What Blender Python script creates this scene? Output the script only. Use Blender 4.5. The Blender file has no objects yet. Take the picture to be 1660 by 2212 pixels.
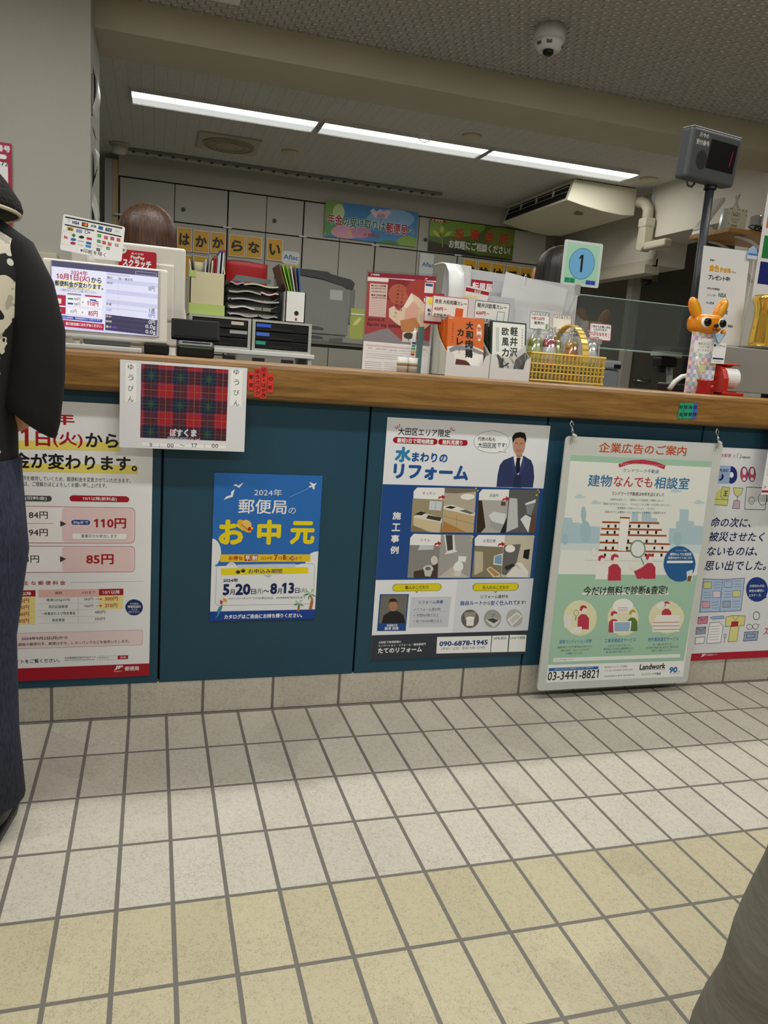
import bpy, bmesh, math, random
from math import sin, cos, pi, radians, atan2, sqrt
from mathutils import Vector, Matrix, Euler, noise

SC = bpy.context.scene
COL = SC.collection
RND = random.Random(7)

# ------------------------------------------------------------------ camera, light, exposure
cam_d = bpy.data.cameras.new('camera'); cam = bpy.data.objects.new('camera', cam_d); COL.objects.link(cam)
R = Matrix(((0.9570491, -0.2809904, 0.0714236), (0.0155968, -0.1960964, -0.9804606), (0.2895059, 0.9394629, -0.1832913)))
cam.matrix_world = Matrix.Translation((0.2487, -2.11205, 1.00966)) @ Matrix((R[0], -R[1], -R[2])).transposed().to_4x4()
cam_d.sensor_fit = 'VERTICAL'; cam_d.sensor_height = 24.0; cam_d.lens = 24.0 * 1668.25 / 2212.0
cam_d.clip_start = 0.02; cam_d.clip_end = 60
SC.camera = cam
SC.view_settings.view_transform = 'Standard'; SC.view_settings.look = 'None'
SC.view_settings.exposure = 0.47; SC.view_settings.gamma = 1.0; SC.view_settings.use_curve_mapping = False

W = bpy.data.worlds.new('world'); SC.world = W; W.use_nodes = True
bg = W.node_tree.nodes['Background']; bg.inputs['Color'].default_value = (0.92, 0.96, 1.0, 1); bg.inputs['Strength'].default_value = 0.28

def area(name, loc, sx, sy, watts, col=(1.0, 0.99, 0.945), rot=(0, 0, 0), spread=180):
    d = bpy.data.lights.new(name, 'AREA'); d.shape = 'RECTANGLE'; d.size = sx; d.size_y = sy; d.energy = watts; d.color = col; d.spread = radians(spread)
    o = bpy.data.objects.new(name, d); o.location = loc; o.rotation_euler = rot; COL.objects.link(o); return o
# the customer side's recessed ceiling tubes (above the picture), plus an added fill row
for k, x in enumerate((-1.0, 0.75, 2.5)):
    area('hall_tube_or_fill', (x, 0.55, 2.585), 1.25, 0.09, 12)
for k, x in enumerate((-0.9, 0.9, 2.7)):
    area('hall_tube_or_fill', (x, -0.85, 2.585), 1.25, 0.09, 11)
for k, x in enumerate((-0.9, 0.9, 2.7)):
    area('hall_tube_or_fill', (x, -3.0, 2.585), 1.25, 0.09, 17)  # unseen row added behind the camera to fill the poster fronts
OFFICE_GLOW = 16

# ------------------------------------------------------------------ materials
def s2l(c):
    c = c / 255.0
    return c / 12.92 if c <= 0.04045 else ((c + 0.055) / 1.055) ** 2.4
def hexc(h):
    if isinstance(h, tuple): return tuple(s2l(c) for c in h) + (1.0,)
    h = h.lstrip('#')
    return tuple(s2l(int(h[i:i + 2], 16)) for i in (0, 2, 4)) + (1.0,)
MATS = {}
def M(hx, rough=0.5, metal=0.0, spec=0.4, emit=0.0, var=0.0, vscale=8.0, bump=0.0, bscale=60.0, stretch=(1, 1, 1), name=None):
    key = (hx, rough, metal, spec, emit, var, vscale, bump, bscale, stretch)
    if key in MATS: return MATS[key]
    m = bpy.data.materials.new(name or 'paint'); m.use_nodes = True
    nt = m.node_tree; b = nt.nodes['Principled BSDF']
    b.inputs['Base Color'].default_value = hexc(hx); b.inputs['Roughness'].default_value = rough
    b.inputs['Metallic'].default_value = metal; b.inputs['Specular IOR Level'].default_value = spec
    if emit:
        b.inputs['Emission Color'].default_value = hexc(hx); b.inputs['Emission Strength'].default_value = emit
    if var or bump:
        tc = nt.nodes.new('ShaderNodeTexCoord'); mp = nt.nodes.new('ShaderNodeMapping'); mp.inputs['Scale'].default_value = stretch
        nt.links.new(tc.outputs['Object'], mp.inputs['Vector'])
    if var:
        n = nt.nodes.new('ShaderNodeTexNoise'); n.inputs['Scale'].default_value = vscale; n.inputs['Detail'].default_value = 5
        nt.links.new(mp.outputs[0], n.inputs['Vector'])
        r = nt.nodes.new('ShaderNodeValToRGB'); c = hexc(hx)
        r.color_ramp.elements[0].position = 0.3; r.color_ramp.elements[1].position = 0.7
        r.color_ramp.elements[0].color = tuple(max(0, x * (1 - var)) for x in c[:3]) + (1,)
        r.color_ramp.elements[1].color = tuple(min(1, x * (1 + var)) for x in c[:3]) + (1,)
        nt.links.new(n.outputs['Fac'], r.inputs[0]); nt.links.new(r.outputs[0], b.inputs['Base Color'])
    if bump:
        n2 = nt.nodes.new('ShaderNodeTexNoise'); n2.inputs['Scale'].default_value = bscale; n2.inputs['Detail'].default_value = 3
        nt.links.new(mp.outputs[0], n2.inputs['Vector'])
        bp = nt.nodes.new('ShaderNodeBump'); bp.inputs['Strength'].default_value = bump; bp.inputs['Distance'].default_value = 0.01
        nt.links.new(n2.outputs['Fac'], bp.inputs['Height']); nt.links.new(bp.outputs[0], b.inputs['Normal'])
    MATS[key] = m
    return m
def node_mat(name):
    m = bpy.data.materials.new(name); m.use_nodes = True
    nt = m.node_tree; return m, nt, nt.nodes['Principled BSDF']
def nd(nt, kind, **kw):
    n = nt.nodes.new(kind)
    for k, v in kw.items():
        if k.startswith('_'): setattr(n, k[1:], v)
        else: n.inputs[k.replace('__', ' ')].default_value = v
    return n
def mth(nt, op, a, b=None):
    n = nt.nodes.new('ShaderNodeMath'); n.operation = op
    for i, v in enumerate((a, b)):
        if v is None: continue
        if isinstance(v, (int, float)): n.inputs[i].default_value = v
        else: nt.links.new(v, n.inputs[i])
    return n.outputs[0]
def mixc(nt, fac, a, b):
    n = nt.nodes.new('ShaderNodeMix'); n.data_type = 'RGBA'
    for i, v in ((0, fac), (6, a), (7, b)):
        if isinstance(v, (int, float)): n.inputs[i].default_value = v
        elif isinstance(v, tuple): n.inputs[i].default_value = v
        else: nt.links.new(v, n.inputs[i])
    return n.outputs[2]

def tile_mat(name, plane):
    """speckled beige tiles with grey joints; PLANE 'xy' for the floor, 'xz' for the skirting row"""
    m, nt, b = node_mat(name)
    g = nt.nodes.new('ShaderNodeNewGeometry'); sp = nt.nodes.new('ShaderNodeSeparateXYZ'); nt.links.new(g.outputs['Position'], sp.inputs[0])
    cx = nt.nodes.new('ShaderNodeCombineXYZ'); nt.links.new(sp.outputs[0], cx.inputs[0]); nt.links.new(sp.outputs[1 if plane == 'xy' else 2], cx.inputs[1])
    br = nd(nt, 'ShaderNodeTexBrick', _offset=0.0, _squash=1.0)
    br.inputs['Scale'].default_value = 1.0; br.inputs['Mortar Size'].default_value = 0.0042; br.inputs['Mortar Smooth'].default_value = 0.15; br.inputs['Bias'].default_value = 0.0
    br.inputs['Brick Width'].default_value = 0.1 if plane == 'xy' else 0.2; br.inputs['Row Height'].default_value = 0.1971 if plane == 'xy' else 0.2
    br.inputs['Color1'].default_value = (0, 0, 0, 1); br.inputs['Color2'].default_value = (1, 1, 1, 1); br.inputs['Mortar'].default_value = (0.5, 0.5, 0.5, 1)
    nt.links.new(cx.outputs[0], br.inputs['Vector'])
    n1 = nd(nt, 'ShaderNodeTexNoise', Scale=170.0, Detail=2.0, Roughness=0.6, Distortion=1.2); nt.links.new(g.outputs['Position'], n1.inputs['Vector'])
    n3 = nd(nt, 'ShaderNodeTexNoise', Scale=9.0, Detail=3.0); nt.links.new(g.outputs['Position'], n3.inputs['Vector'])
    worm = mth(nt, 'ABSOLUTE', mth(nt, 'SUBTRACT', n1.outputs['Fac'], 0.5))
    n5 = nd(nt, 'ShaderNodeTexNoise', Scale=75.0, Detail=2.0); nt.links.new(g.outputs['Position'], n5.inputs['Vector'])
    wl = mth(nt, 'LESS_THAN', mth(nt, 'ADD', worm, mth(nt, 'MULTIPLY', mth(nt, 'LESS_THAN', n5.outputs['Fac'], 0.5), 0.02)), mth(nt, 'ADD', mth(nt, 'MULTIPLY', n3.outputs['Fac'], 0.06), 0.006))
    n4 = nd(nt, 'ShaderNodeTexNoise', Scale=2.2, Detail=4.0); nt.links.new(g.outputs['Position'], n4.inputs['Vector'])
    white = mixc(nt, br.outputs['Color'], hexc('#CDC8BC'), hexc('#C4BFB2'))
    cream = mixc(nt, br.outputs['Color'], hexc('#C6BD9F'), hexc('#BDB496'))
    if plane == 'xy':
        far = mth(nt, 'GREATER_THAN', sp.outputs[1], -0.1971 * 4)
        base = mixc(nt, far, cream, white)
    else: base = white
    grime = mth(nt, 'MULTIPLY', mth(nt, 'GREATER_THAN', n4.outputs['Fac'], 0.62), 0.10)
    base = mixc(nt, grime, base, hexc('#6d6253'))
    col = mixc(nt, mth(nt, 'MULTIPLY', wl, 0.48), base, hexc('#83745a'))
    col = mixc(nt, br.outputs['Fac'], col, hexc('#716D66'))
    nt.links.new(col, b.inputs['Base Color']); b.inputs['Roughness'].default_value = 0.42; b.inputs['Specular IOR Level'].default_value = 0.4
    bp = nt.nodes.new('ShaderNodeBump'); bp.inputs['Strength'].default_value = 0.6; bp.inputs['Distance'].default_value = 0.003
    hgt = mth(nt, 'ADD', mth(nt, 'MULTIPLY', br.outputs['Fac'], -1.0), mth(nt, 'MULTIPLY', n1.outputs['Fac'], 0.25))
    nt.links.new(hgt, bp.inputs['Height']); nt.links.new(bp.outputs[0], b.inputs['Normal'])
    return m

def wood_mat(name, c0, c1, c2, stretch=(1.2, 14, 14), rough=0.38):
    m, nt, b = node_mat(name)
    g = nt.nodes.new('ShaderNodeTexCoord'); mp = nt.nodes.new('ShaderNodeMapping'); mp.inputs['Scale'].default_value = stretch; nt.links.new(g.outputs['Object'], mp.inputs[0])
    n = nd(nt, 'ShaderNodeTexNoise', Scale=3.2, Detail=9.0, Roughness=0.62, Distortion=0.8); nt.links.new(mp.outputs[0], n.inputs['Vector'])
    mp2 = nt.nodes.new('ShaderNodeMapping'); mp2.inputs['Scale'].default_value = (stretch[0] * 3, stretch[1] * 11, stretch[2] * 11); nt.links.new(g.outputs['Object'], mp2.inputs[0])
    n2 = nd(nt, 'ShaderNodeTexNoise', Scale=4.0, Detail=6.0, Roughness=0.7); nt.links.new(mp2.outputs[0], n2.inputs['Vector'])
    r = nt.nodes.new('ShaderNodeValToRGB'); e = r.color_ramp.elements
    e[0].position = 0.30; e[0].color = hexc(c0); e[1].position = 0.72; e[1].color = hexc(c2); q = e.new(0.5); q.color = hexc(c1)
    nt.links.new(mth(nt, 'ADD', mth(nt, 'MULTIPLY', n.outputs['Fac'], 0.6), mth(nt, 'MULTIPLY', n2.outputs['Fac'], 0.4)), r.inputs[0])
    nt.links.new(r.outputs[0], b.inputs['Base Color']); b.inputs['Roughness'].default_value = rough
    bp = nt.nodes.new('ShaderNodeBump'); bp.inputs['Strength'].default_value = 0.15; bp.inputs['Distance'].default_value = 0.002
    nt.links.new(n2.outputs['Fac'], bp.inputs['Height']); nt.links.new(bp.outputs[0], b.inputs['Normal'])
    return m

def ceiling_mat(name, hx, pitch, amp, stripe=False):
    m, nt, b = node_mat(name)
    g = nt.nodes.new('ShaderNodeNewGeometry'); sp = nt.nodes.new('ShaderNodeSeparateXYZ'); nt.links.new(g.outputs['Position'], sp.inputs[0])
    if stripe:
        fx = mth(nt, 'FRACT', mth(nt, 'DIVIDE', sp.outputs[0], 0.0758)); ln = mth(nt, 'LESS_THAN', fx, 0.05)
        n = nd(nt, 'ShaderNodeTexNoise', Scale=55.0, Detail=3.0); nt.links.new(g.outputs['Position'], n.inputs['Vector'])
        pit = mth(nt, 'MULTIPLY', mth(nt, 'GREATER_THAN', n.outputs['Fac'], 0.6), 0.22)
        c = mixc(nt, mth(nt, 'MAXIMUM', mth(nt, 'MULTIPLY', ln, 0.35), pit), hexc(hx), hexc('#77746c'))
        nt.links.new(c, b.inputs['Base Color'])
    else:
        b.inputs['Base Color'].default_value = hexc(hx)
        # embossed grid of small raised tabs, each row shifted by half a tab
        row = mth(nt, 'FLOOR', mth(nt, 'DIVIDE', sp.outputs[1], pitch))
        fy = mth(nt, 'FRACT', mth(nt, 'DIVIDE', sp.outputs[1], pitch))
        sh = mth(nt, 'MULTIPLY', mth(nt, 'MODULO', row, 2.0), 0.5)
        fx = mth(nt, 'FRACT', mth(nt, 'ADD', mth(nt, 'DIVIDE', sp.outputs[0], pitch), sh))
        inx = mth(nt, 'MULTIPLY', mth(nt, 'MINIMUM', mth(nt, 'MULTIPLY', fx, 6.0), 1.0), mth(nt, 'MINIMUM', mth(nt, 'MULTIPLY', mth(nt, 'SUBTRACT', 1.0, fx), 2.2), 1.0))
        iny = mth(nt, 'MULTIPLY', mth(nt, 'MINIMUM', mth(nt, 'MULTIPLY', fy, 5.0), 1.0), mth(nt, 'MINIMUM', mth(nt, 'MULTIPLY', mth(nt, 'SUBTRACT', 1.0, fy), 2.0), 1.0))
        bp = nt.nodes.new('ShaderNodeBump'); bp.inputs['Strength'].default_value = amp; bp.inputs['Distance'].default_value = 0.022
        nt.links.new(mth(nt, 'MULTIPLY', inx, iny), bp.inputs['Height']); nt.links.new(bp.outputs[0], b.inputs['Normal'])
    b.inputs['Roughness'].default_value = 0.85; b.inputs['Specular IOR Level'].default_value = 0.2
    return m

def film_mat(name, hx, gloss=0.12, rough=0.05, white=0.0):
    """thin clear sheet: mostly transparent, a little gloss"""
    m = bpy.data.materials.new(name); m.use_nodes = True; nt = m.node_tree; nt.nodes.clear()
    t = nt.nodes.new('ShaderNodeBsdfTransparent'); t.inputs[0].default_value = hexc(hx)
    gl = nt.nodes.new('ShaderNodeBsdfGlossy'); gl.inputs['Roughness'].default_value = rough
    mx = nt.nodes.new('ShaderNodeMixShader'); mx.inputs[0].default_value = gloss
    nt.links.new(t.outputs[0], mx.inputs[1]); nt.links.new(gl.outputs[0], mx.inputs[2]); last = mx
    if white:
        d = nt.nodes.new('ShaderNodeBsdfDiffuse'); d.inputs[0].default_value = hexc('#EDEFF0')
        m2 = nt.nodes.new('ShaderNodeMixShader'); m2.inputs[0].default_value = white
        nt.links.new(mx.outputs[0], m2.inputs[1]); nt.links.new(d.outputs[0], m2.inputs[2]); last = m2
    o = nt.nodes.new('ShaderNodeOutputMaterial'); nt.links.new(last.outputs[0], o.inputs[0])
    return m

# ------------------------------------------------------------------ geometry helpers
class MB:
    def __init__(s): s.v = []; s.f = []; s.mi = []; s.T = Matrix.Identity(4)
    def put(s, vs, fs, m=0):
        b = len(s.v); s.v += [tuple(s.T @ Vector(v)) for v in vs]
        s.f += [tuple(b + i for i in f) for f in fs]; s.mi += [m] * len(fs); return s
    def box(s, a, b, m=0):
        x0, y0, z0 = a; x1, y1, z1 = b
        return s.put([(x0, y0, z0), (x1, y0, z0), (x1, y1, z0), (x0, y1, z0), (x0, y0, z1), (x1, y0, z1), (x1, y1, z1), (x0, y1, z1)],
                     [(0, 3, 2, 1), (4, 5, 6, 7), (0, 1, 5, 4), (1, 2, 6, 5), (2, 3, 7, 6), (3, 0, 4, 7)], m)
    def prism(s, poly, axis, d0, d1, m=0):
        """POLY of 2-D points pushed along AXIS; x: (y,z), y: (x,z), z: (x,y)"""
        g = {'x': lambda p, d: (d, p[0], p[1]), 'y': lambda p, d: (p[0], d, p[1]), 'z': lambda p, d: (p[0], p[1], d)}[axis]
        n = len(poly); vs = [g(p, d0) for p in poly] + [g(p, d1) for p in poly]
        return s.put(vs, [tuple(range(n)), tuple(range(2 * n - 1, n - 1, -1))] + [(i, n + i, n + (i + 1) % n, (i + 1) % n) for i in range(n)], m)
    def tube(s, pts, r, n=8, m=0, caps=True):
        P = [Vector(p) for p in pts]; rs = r if isinstance(r, (list, tuple)) else [r] * len(P); vs = []; fs = []
        up = None
        for i, p in enumerate(P):
            t = (P[min(i + 1, len(P) - 1)] - P[max(i - 1, 0)]).normalized()
            if up is None: up = t.orthogonal().normalized()
            up = (up - t * up.dot(t)); up = up.normalized() if up.length > 1e-6 else t.orthogonal().normalized()
            q = t.cross(up)
            vs += [p + (up * cos(2 * pi * k / n) + q * sin(2 * pi * k / n)) * rs[i] for k in range(n)]
        for i in range(len(P) - 1):
            fs += [(i * n + k, i * n + (k + 1) % n, (i + 1) * n + (k + 1) % n, (i + 1) * n + k) for k in range(n)]
        if caps: fs += [tuple(range(n - 1, -1, -1)), tuple((len(P) - 1) * n + k for k in range(n))]
        return s.put(vs, fs, m)
    def lathe(s, prof, c=(0, 0, 0), n=20, m=0, axis='z', wob=None):
        vs = []; fs = []
        for i, (r, z) in enumerate(prof):
            for k in range(n):
                a = 2 * pi * k / n; q = r * (1 + (wob(a, z) if wob else 0))
                p = {'z': (q * cos(a), q * sin(a), z), 'x': (z, q * cos(a), q * sin(a)), 'y': (q * cos(a), z, q * sin(a))}[axis]
                vs.append((c[0] + p[0], c[1] + p[1], c[2] + p[2]))
        for i in range(len(prof) - 1):
            fs += [(i * n + k, i * n + (k + 1) % n, (i + 1) * n + (k + 1) % n, (i + 1) * n + k) for k in range(n)]
        shut = tuple(prof[0]) == tuple(prof[-1])
        if prof[0][0] > 1e-6 and not shut: fs.append(tuple(range(n - 1, -1, -1)))
        if prof[-1][0] > 1e-6 and not shut: fs.append(tuple((len(prof) - 1) * n + k for k in range(n)))
        return s.put(vs, fs, m)
    def ball(s, c, rx, ry=None, rz=None, m=0, n=16, h=10, fn=None):
        ry = ry or rx; rz = rz or rx
        vs = []; fs = []
        for i in range(h + 1):
            ph = pi * i / h
            for k in range(n):
                a = 2 * pi * k / n; d = Vector((sin(ph) * cos(a), sin(ph) * sin(a), cos(ph)))
                q = fn(d) if fn else 1
                vs.append((c[0] + rx * d.x * q, c[1] + ry * d.y * q, c[2] + rz * d.z * q))
        for i in range(h): fs += [(i * n + k, i * n + (k + 1) % n, (i + 1) * n + (k + 1) % n, (i + 1) * n + k) for k in range(n)]
        return s.put(vs, fs, m)
    def grid(s, fn, nu, nv, m=0):
        vs = [fn(i / nu, j / nv) for j in range(nv + 1) for i in range(nu + 1)]
        return s.put(vs, [(j * (nu + 1) + i, j * (nu + 1) + i + 1, (j + 1) * (nu + 1) + i + 1, (j + 1) * (nu + 1) + i) for j in range(nv) for i in range(nu)], m)

def build(name, mb, mats, parent=None, bevel=0.0, smooth=False, solid=0.0, sub=0, world=True, seg=2):
    """link MB as one mesh; with a parent, world=True takes the vertices as world points"""
    me = bpy.data.meshes.new(name); off = Vector((0, 0, 0))
    if parent is not None and world:
        q = parent; off = Vector((0, 0, 0))
        while q is not None: off += Vector(q.location); q = q.parent
    me.from_pydata([tuple(Vector(v) - off) for v in mb.v], [], mb.f)
    if not isinstance(mats, (list, tuple)): mats = [mats]
    for m in mats: me.materials.append(m)
    me.polygons.foreach_set('material_index', mb.mi)
    bm = bmesh.new(); bm.from_mesh(me); bmesh.ops.remove_doubles(bm, verts=bm.verts, dist=1e-6)
    bmesh.ops.recalc_face_normals(bm, faces=bm.faces); bm.to_mesh(me); bm.free()
    if smooth:
        for p in me.polygons: p.use_smooth = True
    o = bpy.data.objects.new(name, me); COL.objects.link(o)
    if parent is not None: o.parent = parent
    if solid:
        md = o.modifiers.new('solid', 'SOLIDIFY'); md.thickness = solid; md.offset = 0
    if bevel:
        md = o.modifiers.new('bevel', 'BEVEL'); md.width = bevel; md.segments = seg; md.limit_method = 'ANGLE'; md.angle_limit = radians(35)
    if sub:
        md = o.modifiers.new('sub', 'SUBSURF'); md.levels = sub; md.render_levels = sub
    return o
def tag(o, label=None, cat=None, group=None, kind=None):
    if label: o['label'] = label
    if cat: o['category'] = cat
    if group: o['group'] = group
    if kind: o['kind'] = kind
    return o
def thing(name, label, cat, loc=(0, 0, 0), rot=(0, 0, 0), group=None):
    o = bpy.data.objects.new(name, None); o.empty_display_size = 0.05; o.location = loc; o.rotation_euler = rot; COL.objects.link(o)
    return tag(o, label, cat, group)
def struct(name, mb, m, **k): return tag(build(name, mb, m, **k), kind='structure')
def B(a, b): return MB().box(a, b)
def copy_tree(o, parent=None):
    c = o.copy(); COL.objects.link(c); c.parent = parent
    for ch in list(o.children): copy_tree(ch, c)
    return c

# ------------------------------------------------------------------ printed matter
GLY = {}
def glyphs(t, bold):
    k = (t, bold)
    if k not in GLY:
        cu = bpy.data.curves.new('t', 'FONT'); cu.body = t; cu.resolution_u = 2
        o = bpy.data.objects.new('t', cu); me = bpy.data.meshes.new_from_object(o)
        vs = [(v.co.x, v.co.y) for v in me.vertices]; fs = [tuple(p.vertices) for p in me.polygons]
        for i in range(len(vs) - 3 if '1' in t and not set(t) & set('LINHTFEl') else 0):   # a bare stem is the figure one: give it its flag
            (a, h1), (b0, h2), (c0, l1), (d0, l2) = vs[i:i + 4]
            if abs(h1 - 0.682) < 0.002 and abs(h2 - h1) < 1e-4 and abs(l1) < 1e-4 and abs(l2) < 1e-4 and abs(a - b0 - 0.098) < 0.002:
                q = len(vs); vs += [(b0, 0.682), (b0 - 0.15, 0.56), (b0 - 0.15, 0.465), (b0 + 0.01, 0.58)]; fs.append((q, q + 1, q + 2, q + 3))
        bpy.data.objects.remove(o); bpy.data.curves.remove(cu); bpy.data.meshes.remove(me)
        if bold > 0.001:   # heavier strokes: the outline laid down again a hair to each side
            r = bold * 0.9; n0 = len(vs); dirs = [(cos(a), sin(a)) for a in ([pi * q / 4 for q in range(8)] if bold > 0.025 else [pi * q / 2 + pi / 4 for q in range(4)])]
            vs, fs = [(x + dx * r, y + dy * r) for dx, dy in dirs for x, y in vs], [tuple(i + n0 * q for i in f) for q in range(len(dirs)) for f in fs]
        GLY[k] = (vs, fs)
    return GLY[k]
STEP = 0.00007
def print_mesh(key, emit=0.0, glow=(), rough=0.42, y0=-0.0002):
    """lettering and pictures of sheet KEY as one mesh; sheet coordinates are millimetres from its lower left corner"""
    vs = []; fs = []; mi = []; mats = []; slot = {}
    def mat(ci):
        if ci not in slot:
            rgb = PALETTE[ci]; e = 0.2 if rgb in glow else emit
            slot[ci] = len(mats); mats.append(M(rgb, rough, spec=0.35, emit=e))
        return slot[ci]
    def add(pts, faces, layer, ci, plies=1):
        b = len(vs); y = y0 - layer * STEP; per = max(1, len(pts) // plies)
        vs.extend((u * 0.001, y - 5e-6 * (i // per), v * 0.001) for i, (u, v) in enumerate(pts)); fs.extend(tuple(b + i for i in f) for f in faces); mi.extend([mat(ci)] * len(faces))
    for ln in PRINTS[key][1].strip().split('\n'):
        q = ln.split('|')
        if q[0] == 't':
            t = q[1]; u, v, w, h = (float(x) for x in q[2:6]); g, gf = glyphs(t, float(q[7])); it = float(q[8])
            if not g: continue
            xs = [p[0] for p in g]; ys = [p[1] for p in g]; ax, bx, ay, by = min(xs), max(xs), min(ys), max(ys)
            sx = w / max(bx - ax, 1e-6); sy = h / max(by - ay, 1e-6)
            if by - ay < 0.25: sy = min(sy, sx * 1.6)
            cy = v + h / 2
            add([(u + (x - ax) * sx + it * (y - ay) * sy - it * h / 2, cy + (y - (ay + by) / 2) * sy) for x, y in g], gf, int(q[9]), int(q[6]), 8 if float(q[7]) > 0.025 else 4 if float(q[7]) > 0.001 else 1)
        elif q[0] == 'p':
            pts = [tuple(float(a) for a in s.split(',')) for s in q[3].split()]
            add(pts, [tuple(range(len(pts)))], int(q[2]), int(q[1]))
        elif q[0] == 'l':
            w = float(q[3]) / 2; pts = [tuple(float(a) for a in s.split(',')) for s in q[4].split()]
            for (a, b), (c, d) in zip(pts, pts[1:]):
                L = sqrt((c - a) ** 2 + (d - b) ** 2)
                if L < 1e-6: continue
                tx, ty = (c - a) / L * w, (d - b) / L * w; e = 0.5
                add([(a - tx * e - ty, b - ty * e + tx), (a - tx * e + ty, b - ty * e - tx), (c + tx * e + ty, d + ty * e - tx), (c + tx * e - ty, d + ty * e + tx)], [(0, 1, 2, 3)], int(q[2]), int(q[1]))
    return vs, fs, mi, mats
def add_print(key, parent, name='print', local=(0, 0, 0), **k):
    vs, fs, mi, mats = print_mesh(key, **k)
    me = bpy.data.meshes.new(name); me.from_pydata([(x + local[0], y + local[1], z + local[2]) for x, y, z in vs], [], fs)
    for m in mats: me.materials.append(m)
    me.polygons.foreach_set('material_index', mi); me.update()
    o = bpy.data.objects.new(name, me); COL.objects.link(o); o.parent = parent; return o
def sheet(key, name, label, cat, base='#F1F1F2', thick=0.0012, rot=(0, 0, 0), group=None, rough=0.42, pad=0.0, corner=0.0, loc=None, **k):
    """a printed sheet: root mesh the paper or board, child the print"""
    x0, Y, z0, w, h = PRINTS[key][0]; mb = MB()
    p = pad
    if corner:
        pts = []
        for cx, cz, a in ((w + p - corner, -p + corner, -90), (w + p - corner, h + p - corner, 0), (-p + corner, h + p - corner, 90), (-p + corner, -p + corner, 180)):
            pts += [(cx + corner * cos(radians(a + t)), cz + corner * sin(radians(a + t))) for t in (0, 30, 60, 90)]
    else: pts = [(-p, -p), (w + p, -p), (w + p, h + p), (-p, h + p)]
    mb.prism(pts, 'y', 0, thick)
    o = build(name, mb, M(base, rough, spec=0.35), None)
    o.location = loc or (x0, Y, z0); o.rotation_euler = rot; tag(o, label, cat, group)
    add_print(key, o, **k)
    return o

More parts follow.
